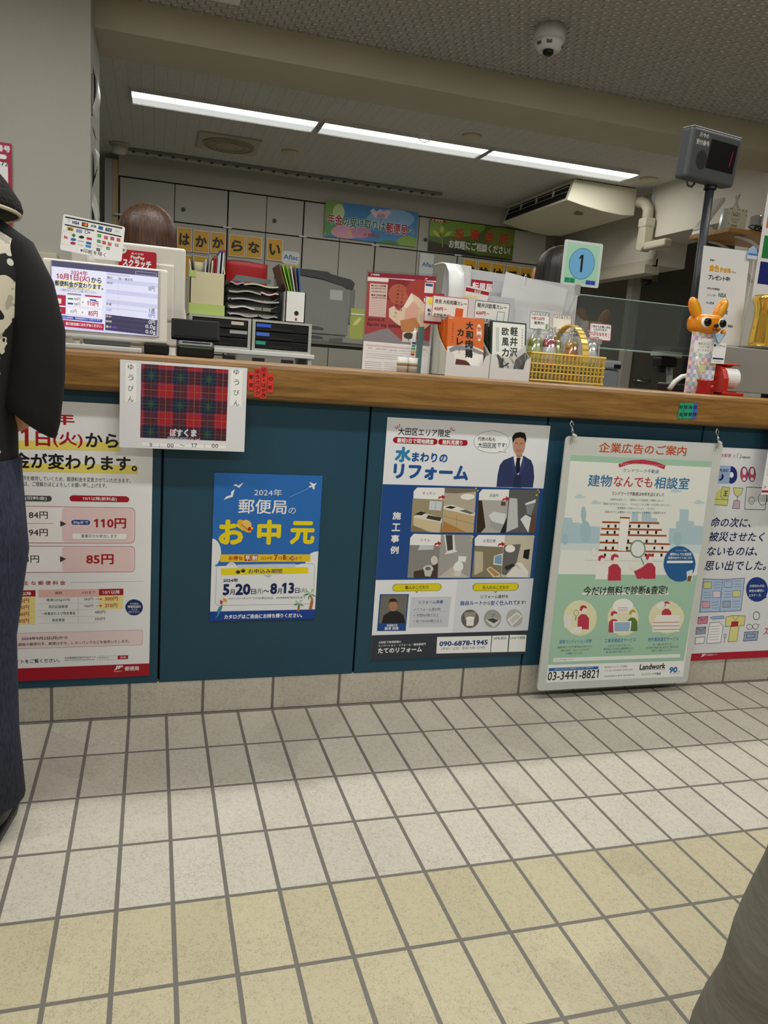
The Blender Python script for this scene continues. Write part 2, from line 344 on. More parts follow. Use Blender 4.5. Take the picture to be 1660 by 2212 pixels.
PRINTS = {
'price': ((-0.263, 0.0, 0.1235, 0.515, 0.745), '''
p|0|1|0,638 433,647 433,624 0,617
p|0|1|0,583 477,588 478,565 0,562
t|2024年|161.3|685.7|161.9|29.4|1|0.03|0|1
t|10月|74.7|629|105.3|36.9|1|0.03|0|2
t|1|197.9|627.7|17.2|49.1|1|0.03|0|2
t|日|231.4|629.6|34.2|37.6|1|0.03|0|2
t|(火)|272.1|628.6|70.3|39.9|1|0.02|0|2
t|から|349.2|631.4|80.3|37.1|2|0.03|0|2
t|郵便料金が変わります。|56|571.1|420.6|40.9|2|0.03|0|2
t|な提供を維持していくため、郵便料金を変更させていただきます。|181|540.6|278.9|12.2|3|0|0|1
t|しては、ご理解のほどよろしくお願い申し上げます。|185.5|525.9|216.1|12.2|3|0|0|1
p|4|1|261,487 264,488 266,490 268,492 268,495 268,495 268,498 266,500 264,502 261,502 133,502 130,502 128,500 126,498 126,495 126,495 126,492 128,490 130,488 133,487
t|9/30まで(旧料金)|148.9|489.7|107.4|10.5|5|0.02|0|2
p|1|1|449,489 452,489 455,491 457,494 457,497 457,497 457,500 455,502 452,504 449,505 319,505 316,504 313,502 311,500 311,497 311,497 311,494 313,491 316,489 319,489
t|10/1以降(新料金)|342.4|491|83.7|10.8|5|0.02|0|2
p|6|1|460,378 465,379 468,382 471,386 472,390 472,462 471,467 468,470 465,473 460,474 27,474 22,473 18,470 16,467 15,462 15,390 16,386 18,382 22,379 27,378
p|7|2|461,380 464,381 467,383 468,385 469,388 469,464 468,467 467,470 464,471 461,472 300,472 297,471 295,470 293,467 292,464 292,388 293,385 295,383 297,381 300,380
l|1|3|1.2|460,378 465,379 468,382 471,386 472,390 472,462 471,467 468,470 465,473 460,474 27,474 22,473 18,470 16,467 15,462 15,390 16,386 18,382 22,379 27,378 460,378
p|6|1|461,299 466,300 470,302 472,306 473,311 473,357 472,362 470,366 466,368 461,369 27,369 22,368 18,366 16,362 15,357 15,311 16,306 18,302 22,300 27,299
p|7|2|462,301 465,302 468,303 469,306 470,309 470,359 469,362 468,365 465,367 462,367 300,367 297,367 294,365 292,362 292,359 292,309 292,306 294,303 297,302 300,301
l|1|3|1.2|461,299 466,300 470,302 472,306 473,311 473,357 472,362 470,366 466,368 461,369 27,369 22,368 18,366 16,362 15,357 15,311 16,306 18,302 22,300 27,299 461,299
p|8|4|199,444 201,445 204,446 205,448 205,451 205,451 205,453 204,455 201,457 199,457 171,457 168,457 166,455 165,453 164,451 164,451 165,448 166,446 168,445 171,444
t|25gまで|168.7|446.4|32.7|8.9|5|0|0|5
p|9|4|199,399 201,399 204,401 205,403 206,406 206,406 205,408 204,410 201,412 199,412 170,412 168,412 166,410 164,408 164,406 164,406 164,403 166,401 168,399 170,399
t|50gまで|168|401.3|33.6|9|5|0|0|5
t|84円|213.5|441.8|44.7|18.8|2|0.01|0|4
t|94円|213|395.7|44.9|19|2|0.01|0|4
l|10|4|0.8|160,429 271,430
p|11|4|288,437 303,429 288,421
p|11|4|287,343 302,335 287,326
p|9|4|354,427 357,427 359,429 360,431 361,433 361,433 360,436 359,438 357,439 354,440 321,440 319,439 317,438 315,436 315,433 315,433 315,431 317,429 319,427 321,427
t|50gまで|319.6|428.4|36.6|9.2|5|0.02|0|5
t|110円|370|418|80.1|27.8|1|0.03|0|4
p|12|4|448,388 450,388 451,389 452,391 452,392 452,401 452,403 451,404 450,405 448,405 320,405 318,405 317,404 316,403 316,401 316,392 316,391 317,389 318,388 320,388
l|13|5|0.6|448,388 450,388 451,389 452,391 452,392 452,401 452,403 451,404 450,405 448,405 320,405 318,405 317,404 316,403 316,401 316,392 316,391 317,389 318,388 320,388 448,388
t|重量区分を統合します|338.6|392.4|89|9.3|3|0|0|6
t|63円|190.7|325|45.6|19.2|2|0.01|0|4
t|85円|350.9|319.7|68.6|28.2|1|0.03|0|4
t|主 な 郵 便 料 金|198.3|264.5|101.8|11.4|1|0.02|0|1
l|14|1|0.6|128,270 186,270
l|14|1|0.6|312,271 496,272
p|15|1|114,233 163,233 163,249 114,249
t|まで|142.6|238.2|12.5|7.1|3|0|0|2
p|1|1|164,233 227,233 227,251 164,251
t|10/1以降|172|236.9|44.6|10.1|5|0.02|0|2
p|16|2|163,158 226,158 226,234 163,234
t|140円|178.4|216.9|32.8|11.5|1|0.02|0|3
l|1|3|1|155,223 168,223
p|1|4|167,226 172,223 166,220
t|円|141.5|218.7|6.6|6.7|3|0|0|1
l|17|3|0.5|113,215 226,213
t|180円|178.1|198.2|32.8|11.5|1|0.02|0|3
l|1|3|1|154,205 168,204
p|1|4|166,207 171,204 166,202
t|円|141.1|200.1|6.6|6.8|3|0|0|1
l|17|3|0.5|112,196 226,194
t|600円|177.8|179.8|32.9|11.5|1|0.02|0|3
l|1|3|1|154,186 167,186
p|1|4|166,189 171,186 166,184
t|円|140.8|181.9|6.6|6.8|3|0|0|1
l|17|3|0.5|112,178 226,176
t|430円|177.6|161.8|33|11.6|1|0.02|0|3
l|1|3|1|154,168 167,168
p|1|4|166,171 171,168 166,166
t|円|140.5|164.1|6.6|6.8|3|0|0|1
p|15|1|234,231 383,231 383,252 234,252
t|種類|274|238.6|17.6|7.7|3|0|0|2
t|9/30まで|340.5|238.7|33.1|7.8|3|0|0|2
p|1|2|383,233 445,233 445,252 383,252
t|10/1以降|391.6|237.6|44.3|10.5|5|0.02|0|3
p|16|3|383,196 444,196 444,234 383,234
t|300円|398|218.4|32.5|11.8|1|0.02|0|4
t|210円|398.1|199.5|31.8|11.9|1|0.02|0|4
t|260円|345.5|220.1|23|8.2|3|0|0|1
t|160円|346.3|201.1|22.3|8.3|3|0|0|1
l|1|4|1|375,224 387,224
p|1|5|386,226 392,224 386,221
l|1|4|1|375,205 388,205
p|1|5|386,208 392,205 386,202
t|速達(250g以内)|252.6|218.9|58.8|9|3|0|0|1
t|特定記録郵便|258.5|200.4|47.1|8.6|3|0|0|1
t|一般書留および現金書留|240.2|182.2|83.6|8.2|3|0|0|1
t|480円|372.6|182.8|26.4|8.8|3|0|0|1
t|簡易書留|266.3|163.8|31.1|8.2|3|0|0|1
t|350円|372.6|164.1|25.7|8.8|3|0|0|1
l|18|1|0.5|234,214 382,214
l|18|1|0.5|234,196 382,195
l|18|1|0.5|234,178 382,176
l|18|1|0.5|234,160 382,158
l|19|2|0.5|331,232 331,159
p|20|1|496,198 495,191 492,185 487,180 481,177 474,176 466,177 460,180 455,186 452,192 450,199 451,206 455,213 460,218 466,221 473,222 480,220 487,217 492,212 495,205
t|その他の|461.9|206.2|22.2|6.2|5|0|0|2
t|特殊取扱料|456.4|196.9|33.9|8|5|0.02|0|2
t|なども|466.1|190.3|15.4|5.3|5|0|0|2
t|変わります。|458.1|183|30.3|5.8|5|0|0|2
t|量1kg以内です。|140.9|148.7|36.4|4.7|3|0|0|1
p|21|1|493,91 494,92 495,92 496,93 496,94 496,131 496,132 495,133 494,134 493,134 18,134 17,134 16,133 15,132 15,131 15,94 15,93 16,92 17,92 18,91
l|22|2|0.6|493,91 494,92 495,92 496,93 496,94 496,131 496,132 495,133 494,134 493,134 18,134 17,134 16,133 15,132 15,131 15,94 15,93 16,92 17,92 18,91 493,91
t|2024年9月2日(月)から|191.9|112.4|113.1|10.9|3|0.02|0|3
t|対応した額面の郵便切手、郵便はがき、レターパックなどを販売いたします。|147.5|98.2|314.7|8.8|3|0.01|0|3
t|ebサイトをご覧ください。|152.3|49.4|132.2|11.4|3|0.02|0|1
t|日本郵便株式会社Webサイト|297.3|57|78.7|6.7|3|0|0|1
t|https://www.post.japanpost.jp/|297.3|51|76|4.9|3|0|0|1
l|10|1|0.5|381,51 430,51 430,62 381,62 381,51
t|ゆうびん|384.4|54.4|24.8|5.8|3|0|0|2
p|1|1|432,51 459,51 459,62 432,62
t|検索|438.3|53.5|15.4|5.9|5|0|0|2
p|1|1|0,0 515,0 515,36 0,36
t|JP|424.4|20.4|21.1|12.7|5|0.05|0.25|2
t|POST|422.4|14.4|21.1|3.2|5|0|0|2
t|郵便局|450.8|16.6|36.9|12.8|5|0.02|0|2'''),
'gift': ((0.4125, 0.0, 0.2775, 0.299, 0.421), '''
p|23|1|0,159.5 299,164.1 299,27.5 0,27.5
p|23|2|25,198.6 24.2,186.4 21.1,175.4 16.1,166.7 9.6,161.1 2.3,159.2 0,159.8 -0,237.7 7.3,235.8 14.1,230.3 19.7,221.7 23.4,210.7
p|23|2|299,135.9 291.2,137 280,141.9 270.9,149.4 264.9,158.7 262.4,169.1 263.8,179.4 268.8,188.7 277,196.1 287.6,200.8 299,202.4
p|23|2|72.6,148 72,140.9 69.7,134.5 66.1,129.4 61.4,126.2 56.1,125.1 50.7,126.3 45.7,129.6 41.8,134.7 39.1,141.1 38,148.2 38.6,155.3 40.9,161.6 44.5,166.7 49.2,169.9 54.5,171 59.8,169.9 64.8,166.6 68.8,161.5 71.5,155.1
p|23|3|285.8,144.1 284.8,137.2 281.3,131 275.7,126.1 268.3,122.9 260.1,121.9 251.8,123.1 244.1,126.3 238,131.3 233.9,137.6 232.2,144.5 233.2,151.4 236.7,157.6 242.3,162.4 249.5,165.6 257.7,166.6 266,165.5 273.7,162.3 279.9,157.3 284.1,151.1
p|24|4|70.8,163.7 233.6,166.2 234.2,154.4 71.2,153.3
p|25|2|0,0 299,0 299,28.3 0,28.3
t|2024年|109.5|360|76.5|19.8|5|0|0|1
t|郵便局|67.6|309.3|133.9|40.7|5|0.015|0|1
t|の|206.8|311|20.9|17.3|5|0|0|1
t|お|16.3|220.7|74.2|71.1|26|0.05|0|3
t|中|121.7|221.3|66.9|71.6|26|0.05|0|1
t|元|214.7|222.3|70.9|67.7|26|0.05|0|1
p|27|4|104.7,257 101.6,255.3 96.9,255.3 91.3,257.2 85.1,260.7 79.1,265.5 73.9,271.1 69.8,277 67.4,282.5 66.8,287.2 68.1,290.6 71.2,292.4 75.8,292.4 81.4,290.6 87.5,287.1 93.5,282.3 98.9,276.7 103,270.8 105.4,265.2 106,260.5
p|28|5|104,270.5 101.5,267.7 98,266.1 93.9,265.6 89.6,266.4 85.5,268.5 82.1,271.5 79.7,275.2 78.4,279.3 78.5,283.3 79.8,286.9 82.4,289.6 85.9,291.3 90,291.8 94.2,291 98.3,289 101.7,286 104.2,282.2 105.5,278.1 105.4,274.1
p|29|6|96.9,261.9 96,261.9 94.2,262.9 91.6,264.7 88.5,267.2 85.2,270.1 82.1,273.2 79.3,276 77.3,278.5 76.1,280.2 76,281.1 76.9,281.1 78.7,280.1 81.3,278.3 84.3,275.8 87.6,272.9 90.8,269.9 93.6,267 95.6,264.6 96.8,262.8
p|30|7|105.5,266.3 105.4,264.5 104.7,262.9 103.6,261.6 102.2,260.8 100.7,260.5 99.1,260.8 97.7,261.6 96.5,262.8 95.7,264.4 95.4,266.2 95.6,267.9 96.2,269.5 97.3,270.8 98.7,271.6 100.2,271.9 101.8,271.7 103.3,270.9 104.4,269.6 105.2,268
p|31|8|110.6,268.2 110.4,267 110,266 109.3,265.1 108.5,264.6 107.5,264.4 106.5,264.5 105.5,265.1 104.8,265.9 104.3,267 104.1,268.1 104.2,269.3 104.6,270.4 105.3,271.2 106.2,271.8 107.2,272 108.2,271.8 109.1,271.3 109.8,270.4 110.4,269.4
p|5|1|51,387.5 58.1,391.4 65,386.9 80.1,397.1 69.7,382.9 65.2,380.9 61.7,385
p|5|1|26.9,346.3 34.5,356.5 46.1,360.2 46.4,369.5 55.9,377 50.3,354.5 45.8,354.4
p|5|1|260.2,389.6 269.6,393.2 261.5,400.8 265.5,401.6 276,397.2 283,401.4 280.9,395.9 278,392.9 277.4,382.1 273.1,382 270.2,389.9 264,385.9
l|32|2|0.8|208.4,357.9 260.5,384.8
p|33|3|273.9,171.5 275.1,171.7 276,172.4 276.7,173.4 276.9,174.5 276.9,190.1 276.7,191.3 276,192.2 275.1,192.9 273.9,193.1 25.9,193.1 24.7,192.9 23.7,192.2 23.1,191.3 22.9,190.1 22.9,174.5 23.1,173.4 23.7,172.4 24.7,171.7 25.9,171.5
t|お得な|46|176.3|39.1|12.5|34|0.03|0|4
p|34|4|89.5,174.5 107.1,174.5 107.1,190.9 89.5,190.9
p|34|4|108.7,174.9 126.7,174.9 126.7,191.4 108.7,191.4
t|早|91.4|175.7|13.9|14|5|0.03|0|5
t|割|110.5|176.1|14.5|14|5|0.03|0|5
t|2024年|134.1|177.4|34.1|10.2|35|0|0|4
t|7|172.5|176.1|10|15.9|34|0.04|0|4
t|月|183.8|176.2|10.2|10.3|35|0|0|4
t|8|196.7|176.3|9.5|15.9|34|0.04|0|4
t|日|207.6|176.1|10.3|10.3|35|0|0|4
p|34|4|230.9,181.5 230.7,179.4 229.9,177.5 228.7,175.9 227,175 225.2,174.6 223.3,175 221.6,176 220.2,177.5 219.2,179.4 218.8,181.5 219,183.7 219.8,185.6 221,187.1 222.7,188.1 224.5,188.4 226.4,188.1 228.1,187.1 229.5,185.6 230.5,183.6
t|月|221.2|177.1|7.2|8.8|5|0|0|5
t|まで|232.8|176.3|19.3|10.3|35|0|0|4
l|36|5|0.7|281.2,45.5 285,46.3 288.3,48.5 290.5,51.7 291.2,55.5 291.2,155.6 290.5,159.5 288.3,162.7 285,164.9 281.2,165.6 23.9,165.6 20.1,164.9 16.9,162.7 14.7,159.5 13.9,155.6 13.9,55.5 14.7,51.7 16.9,48.5 20.1,46.3 23.9,45.5 281.2,45.5
p|37|6|26.4,153.1 271.7,155.4 272.7,136.8 27,133.8
t|お申込み期間|101.7|137.8|95.6|13.2|38|0.02|0|7
p|39|7|79.2,142.6 79,141 78.2,139.5 76.9,138.3 75.3,137.6 73.4,137.3 71.5,137.6 69.8,138.4 68.5,139.6 67.6,141 67.2,142.7 67.4,144.3 68.2,145.8 69.5,147 71.2,147.7 73,148 74.9,147.7 76.6,146.9 78,145.8 78.9,144.3
p|39|7|93.1,145.9 92.8,144.3 92,142.8 90.7,141.6 89.1,140.9 87.2,140.6 85.3,140.9 83.6,141.7 82.2,142.8 81.3,144.3 81,146 81.2,147.6 82,149.1 83.3,150.3 85,151 86.8,151.3 88.7,151 90.4,150.3 91.8,149.1 92.7,147.6
l|40|8|1.2|65.8,143.2 73.1,145.6 91.1,149.8
p|41|6|144.5,132.4 168.1,132.6 160.2,124.8
t|2024年|33.3|112.9|41.1|11.2|42|0.03|0|6
t|5|33|74.8|18.5|32.9|42|0.05|0|6
t|月|52.4|76.1|13.9|16.1|42|0.02|0|6
t|20|67.6|74.9|42.7|33.8|42|0.05|0|6
t|日|111.6|76.9|13.2|15.3|42|0.02|0|6
t|(月)|126.4|76.5|18.9|16.3|42|0|0|6
t|〜|146.9|82.5|16.2|6.9|42|0.02|0|6
t|8|165.6|75.8|19.8|33.5|42|0.05|0|6
t|月|186.1|77.2|12.9|15.9|42|0.02|0|6
t|13|199.1|77.3|35.3|32.9|42|0.05|0|6
t|日|237.1|78.1|12.7|15.5|42|0.02|0|6
t|(火)|252.2|78|19|16.6|42|0|0|6
t|※インターネットでのお申込みは、2024年8月18日(日)まで|50.1|60.8|219.1|8|42|0|0|6
p|43|6|279.9,27.3 285.5,58.8 279.9,71.5 286.1,71.4 292.7,53.6 289.7,27.8
p|43|3|245.7,23 249.5,44.3 254.9,44.2 253,23.3
p|44|7|282.1,76.5 268.5,76.2 260.1,70.3 271.3,70.8
p|45|7|282.1,76.5 289.4,73.6 299,68 299,67 292.2,68.4
p|46|7|282.1,76.5 271.1,87.6 265.6,86.6 273.9,80.5
p|47|6|282.1,76.5 285.3,89.7 294.2,89.4 288.2,82.3
p|48|8|282.1,76.5 277,66.9 276.8,56.9 279.7,62.8
p|44|6|251.8,46.8 240.8,47.5 235,42.1 243.5,41.9
p|45|6|251.8,46.8 256.8,45.5 266.9,38.9 259.5,40.1
p|46|7|251.8,46.8 242.8,56.3 239.2,54.6 245.6,49.5
p|47|6|251.8,46.8 253.7,57.9 261.1,56.7 256.5,50.8
p|48|7|251.8,46.8 247.3,40.4 247.7,31.8 250,35.8
p|49|6|46.3,57.7 45.9,54.3 44.4,51.2 42.1,48.9 39,47.3 35.6,46.9 32.2,47.5 29,49.1 26.5,51.6 24.8,54.7 24.2,58.1 24.6,61.5 26.1,64.5 28.4,66.9 31.5,68.4 34.9,68.9 38.3,68.3 41.5,66.7 44,64.2 45.7,61.1
p|50|7|26.3,62.2 35.2,57.9 32.1,47.4 26.2,51.2
p|51|8|34.9,68.2 45.5,63.1 44.6,54.5 35.2,57.9
p|52|7|34.4,47.4 24.2,41.5 18.9,29.3 20.8,19.5 13.8,8.6 21.7,12.1 29.7,29.1 33.1,38.8
t|カタログはご自由にお持ち帰りください。|39.6|4.9|222.7|13.5|5|0.04|0|3'''),
'reform': ((0.8895, 0.0, 0.1415, 0.518, 0.731), '''
p|53|1|0,251 518,251 518,538 0,538
p|54|1|261,248 518,247 518,75 260,79
p|55|2|0,0 518,0 518,79 0,79
t|大田区エリア限定|35.2|681.9|160.3|22.1|2|0.02|0|1
l|56|1|2|24,704 31,699
l|56|2|2|30,708 35,701
l|56|1|2|37,713 38,705
l|56|2|2|196,712 195,704
l|56|1|2|202,710 199,702
l|56|2|2|209,704 202,701
p|56|1|148,658 152,659 155,661 157,664 157,667 157,667 157,671 155,673 152,675 148,676 30,676 27,675 24,673 22,671 21,667 21,667 22,664 24,661 27,659 30,658
t|最短3日で現地調査|33.6|659.7|112.1|13.9|5|0.03|0|2
p|56|1|244,659 247,660 250,661 252,664 252,668 252,668 252,671 250,674 247,676 244,676 168,676 165,676 162,674 160,671 160,668 160,668 160,664 162,661 165,660 168,659
t|無料見積り|172.7|660.1|63.3|14.1|5|0.03|0|2
t|水|30.5|603.5|49.3|45.8|57|0.06|0|1
t|まわりの|82.1|606.2|111.6|28.1|58|0.045|0|1
t|リフォーム|29.6|554.4|234.5|45.4|58|0.06|0|1
p|59|1|388,677 387,669 384,662 377,655 369,650 358,645 346,642 333,641 320,642 307,644 296,647 286,652 279,658 274,664 272,672 272,679 276,686 282,692 291,698 301,702 313,705 326,707 339,707 352,705 363,701 373,697 380,691 386,684
l|2|2|0.8|388,677 387,669 384,662 377,655 369,650 358,645 346,642 333,641 320,642 307,644 296,647 286,652 279,658 274,664 272,672 272,679 276,686 282,692 291,698 301,702 313,705 326,707 339,707 352,705 363,701 373,697 380,691 386,684 388,677
p|59|3|355,648 379,645 370,657
l|2|4|0.8|355,647 379,645 370,654
t|代表の私も|283.4|675.9|56.7|12.1|2|0.02|0|3
t|大田区民|285.3|655.1|59.9|16.4|2|0.02|0|3
t|です!|347.1|659.7|31.2|12.9|2|0.02|0|3
p|60|1|359,539 359,577 363,606 374,621 406,634 440,636 465,624 475,606 482,573 481,540
p|61|2|405,632 415,639 434,638 437,630 429,579 422,579
p|62|3|416,630 430,630 428,619 434,588 422,579 415,600
p|63|4|405,632 400,611 417,578 422,579
p|63|4|437,634 447,613 434,579 429,583
p|64|5|414,578 434,579 443,539 414,539
p|65|5|412,648 432,649 434,635 424,629 414,634
p|66|6|440,670 440,660 438,651 434,644 429,639 423,637 416,639 410,643 405,650 401,659 399,668 399,678 401,687 404,694 410,699 416,701 422,700 428,695 434,689 438,680
p|67|7|398,673 394,691 402,704 419,708 435,705 442,689 440,674 434,688 421,692 406,688 401,680
l|68|8|1.5|406,674 415,673
l|68|8|1.5|423,673 433,674
l|69|7|1.4|412,654 421,651 430,654
l|70|7|0.8|420,672 419,661 423,660
t|施|37.2|434.3|25.8|22.9|5|0.03|0|2
t|工|37.3|399.4|25.9|23.1|5|0.03|0|2
t|事|37|365|25.9|23.2|5|0.03|0|2
t|例|37.8|330.4|26|23.3|5|0.03|0|2
p|71|2|95,497 192,497 192,396 97,398
p|72|3|149,492 188,491 187,463 148,465
l|73|4|1|168,492 168,464
p|74|3|97,411 104,419 151,397 97,398
p|75|4|102,442 191,427 188,397 163,397 104,417
p|76|5|102,446 139,454 192,441 192,426 102,441
p|77|6|105,451 122,459 141,456 126,448
p|78|6|147,449 191,442 186,431 142,439
p|79|2|193,532 294,532 298,397 193,397
p|80|3|193,532 294,532 294,523 232,516 195,517
p|81|4|291,507 290,504 287,502 282,500 276,498 269,497 262,498 255,499 250,501 246,504 245,506 246,509 249,512 254,514 260,516 267,516 274,516 281,515 286,513 290,510
p|82|3|194,469 297,450 297,398 275,398 197,431
p|83|4|194,477 220,482 298,458 296,448 195,468
p|84|4|197,431 275,398 193,397
p|85|5|198,473 215,478 234,475 221,469
p|86|5|245,464 264,468 296,457 281,454
l|87|5|0.7|238,453 240,416
l|87|6|0.7|196,447 296,423
p|5|3|97,498 96,519 106,531 192,532 193,496
t|キッチン|124.4|509.1|40.2|10|88|0|0|4
p|89|2|304,498 404,498 404,397 306,397
p|90|3|304,497 316,496 336,414 322,397 307,397
p|91|3|342,451 359,463 400,456 397,424 363,425
p|92|4|349,434 397,423 398,398 352,414
p|93|3|379,494 395,494 395,481 380,482
p|94|5|398,430 406,452 404,397 386,397
p|95|6|402,532 505,533 504,398 405,398
p|96|7|406,506 432,505 445,415 407,399
p|97|7|450,440 465,455 486,446 482,398
p|98|7|460,490 496,504 495,493 461,485
p|99|8|464,485 494,491 485,453 470,457
p|100|9|489,453 499,461 504,398 484,398
l|101|8|0.7|417,464 425,466
p|5|7|305,498 304,519 314,531 402,532 403,498
t|洗面所|337.7|507.6|30.9|10.3|88|0|0|8
p|102|2|97,358 194,355 194,256 98,257
p|103|3|116,276 154,285 192,301 194,256 118,257
p|104|4|190,311 190,306 188,302 186,299 183,297 180,296 177,297 174,299 171,302 169,306 168,311 168,315 169,319 172,322 174,324 178,325 181,324 184,322 187,319 189,315
p|104|4|178,284 178,281 176,278 172,276 168,274 163,273 158,274 153,276 150,278 147,281 146,285 146,288 148,291 152,294 156,295 161,296 166,295 171,294 174,291 177,288
p|105|5|170,285 170,283 169,281 167,280 165,279 162,278 159,279 156,280 154,281 153,283 152,285 152,287 153,288 155,290 158,291 161,291 164,291 166,290 168,288 170,286
p|106|6|148,279 177,281 171,260 154,261
p|107|3|129,357 174,354 173,344 124,342
p|108|4|193,390 297,390 301,255 194,256
p|109|5|202,390 236,389 245,340 217,333
p|110|6|208,389 230,389 236,344 219,340
p|111|7|211,333 250,342 249,337 212,329
p|112|5|196,256 238,290 299,255
p|113|6|274,284 271,279 267,275 263,273 258,272 253,273 248,276 245,280 243,285 242,290 244,296 246,300 250,304 254,307 259,307 264,306 269,304 272,300 274,295 275,289
p|113|7|256,324 282,323 281,305 256,307
p|114|7|247,278 271,278 267,259 247,262
p|5|5|97,358 97,380 107,392 193,390 194,355
t|トイレ|131.4|368.5|28.9|9.5|88|0|0|6
p|115|2|306,354 404,352 405,255 306,257
p|116|3|308,339 336,337 342,276 314,263
p|117|3|374,324 402,333 404,293 374,297
p|118|4|377,322 399,329 402,297 378,301
p|119|3|352,282 365,291 402,266 403,255 377,256
p|120|4|358,282 365,287 400,264 385,258
p|121|4|402,390 504,390 505,254 405,255
p|122|5|404,358 461,362 453,304 421,262 406,266
p|123|6|443,347 443,343 440,340 437,337 432,336 427,335 422,336 417,337 413,340 410,343 409,347 409,351 411,354 415,357 419,359 424,359 430,359 435,357 439,354 442,351
p|124|6|423,264 450,293 490,269 502,254 424,255
p|125|5|474,343 494,346 493,312 473,318
p|126|7|450,300 468,304 497,273 495,261
p|127|8|412,289 439,300 450,293 421,277
p|5|5|306,356 304,378 315,390 404,390 404,352
t|お風呂場|333.4|366.4|40|10.5|88|0|0|6
p|128|4|174,496 176,505 186,507 184,512 197,505 188,496 187,502 180,501
p|128|8|382,494 384,504 394,506 393,512 406,504 397,494 396,500 389,500
p|128|6|174,354 176,363 186,366 185,371 197,363 189,354 188,360 181,359
p|128|6|383,353 385,363 395,365 394,370 407,362 398,353 396,359 389,358
p|129|4|292,536 294,533 296,532 294,531 293,528 292,531 289,532 291,533
p|129|5|289,520 291,518 294,517 291,515 290,512 288,515 285,516 288,518
p|129|5|299,530 300,527 303,526 300,525 299,522 298,525 295,526 298,527
p|129|7|498,537 500,534 502,533 500,532 499,530 498,532 495,533 498,534
p|129|8|504,530 505,528 508,527 505,526 504,523 503,526 500,527 503,528
p|129|7|496,522 497,519 501,518 498,516 497,513 495,516 492,517 495,519
p|129|5|296,389 298,385 302,384 298,382 297,378 295,382 291,384 295,385
p|129|5|290,377 292,374 295,373 292,372 291,369 290,372 287,373 290,374
p|129|5|502,390 504,386 508,385 504,383 503,380 501,383 497,385 500,386
p|130|1|126,218 137,218 132,208
p|130|2|198,215 202,216 206,218 209,222 210,226 210,226 209,231 206,235 202,237 198,238 65,238 60,237 57,235 54,231 53,226 53,226 54,222 57,218 60,216 65,215
p|131|3|198,216 202,217 205,219 208,222 208,226 208,226 208,230 205,234 202,236 198,237 65,237 61,236 58,234 55,230 54,226 54,226 55,222 58,219 61,217 65,216
t|職人のこだわり|92.9|220.6|75.3|12|2|0.02|0|4
p|131|4|127,219 135,219 132,211
p|130|2|385,214 397,214 392,204
p|130|3|456,212 461,213 465,216 468,220 469,224 469,224 468,229 465,233 461,236 456,237 325,237 320,236 316,233 313,229 312,224 312,224 313,220 316,216 320,213 325,212
p|131|4|456,213 460,214 464,216 466,220 467,224 467,224 466,229 464,232 460,235 456,236 325,236 321,235 317,232 315,229 314,224 314,224 315,220 317,216 321,214 325,213
t|仕入れのこだわり|345.9|216.9|88.4|12.4|2|0.02|0|5
p|131|5|386,215 395,215 392,207
p|53|1|16,207 107,206 106,90 15,92
p|132|2|20,203 103,203 103,115 19,116
p|133|3|28,116 32,141 52,153 75,154 95,141 103,115
p|134|4|73,172 73,166 71,161 69,157 65,154 61,153 57,154 53,157 49,161 47,167 46,173 46,179 48,184 50,188 54,191 58,192 62,191 66,188 70,184 72,178
p|135|5|46,176 47,191 58,194 69,190 73,174 68,183 50,183
l|136|5|0.8|55,164 60,162 65,164
t|現場責任者|44.2|104.9|34.1|7.6|5|0.02|0|2
t|藤澤 典隆|38.5|94.3|44.4|9.9|5|0.02|0|2
p|137|1|114,196 245,196 243,99 115,100
t|リフォーム実績|140.2|174|78.8|11.4|53|0.02|0|2
t|リフォーム歴20年|136.8|151.6|76.5|9.9|2|0|0|2
l|138|2|1|127,157 129,154 133,159
l|139|2|0.5|127,148 230,149
t|年間300施工以上|136.8|133.3|72.3|10|2|0|0|2
l|138|2|1|127,139 129,136 133,141
l|139|2|0.5|127,130 230,131
t|延べ50,000施工以上|136.8|114.4|85|10|2|0|0|2
l|138|2|1|127,120 129,118 133,122
l|139|2|0.5|127,112 229,112
t|リフォーム建材を|342.9|187.6|94|11.7|2|0.02|0|2
t|独自ルート|275.9|166.7|75.1|14.7|53|0.03|0|2
t|から|353.9|166.8|22.8|11.7|2|0.02|0|2
t|安く仕入れて|378.3|164.9|89.9|15.7|53|0.03|0|2
t|ます!|469|166.2|30.4|12.7|2|0.02|0|2
p|140|2|344,122 344,113 340,104 334,98 326,94 317,92 307,94 298,99 291,106 286,114 284,124 284,133 288,141 294,148 302,152 311,153 320,152 329,147 336,140 342,132
p|141|3|292,144 332,145 330,118 298,120
p|142|4|301,124 327,130 328,100 304,100
p|143|5|328,124 328,123 326,121 323,120 319,119 314,119 310,119 306,120 302,122 300,123 299,125 300,127 302,128 305,130 308,130 313,131 318,130 322,129 325,128 327,126
p|144|2|420,120 420,111 417,103 411,96 403,92 394,91 384,93 375,98 368,104 363,113 360,122 361,131 364,139 370,146 378,150 387,151 396,150 405,145 413,138 418,130
p|145|3|365,119 391,126 418,115 398,92
p|146|4|371,119 390,124 412,116 397,106
l|147|5|1.5|391,120 390,136 398,134
p|148|2|495,121 495,111 491,103 486,97 478,93 469,91 460,93 451,98 444,104 439,113 436,122 437,131 440,139 446,146 453,150 462,151 471,150 480,145 487,138 492,130
p|149|3|442,117 472,142 492,127 461,94
p|150|4|450,117 472,135 486,126 460,102
t|大田区で地域密着の|22.6|52.1|71.4|7.7|5|0.02|0|3
t|リノベーション・リフォーム・増改築専門|23.3|41.4|151|7.7|5|0.02|0|3
t|たてのリフォーム|23|20.6|141|17|5|0.04|0|3
p|5|3|210,67 393,65 394,10 212,13
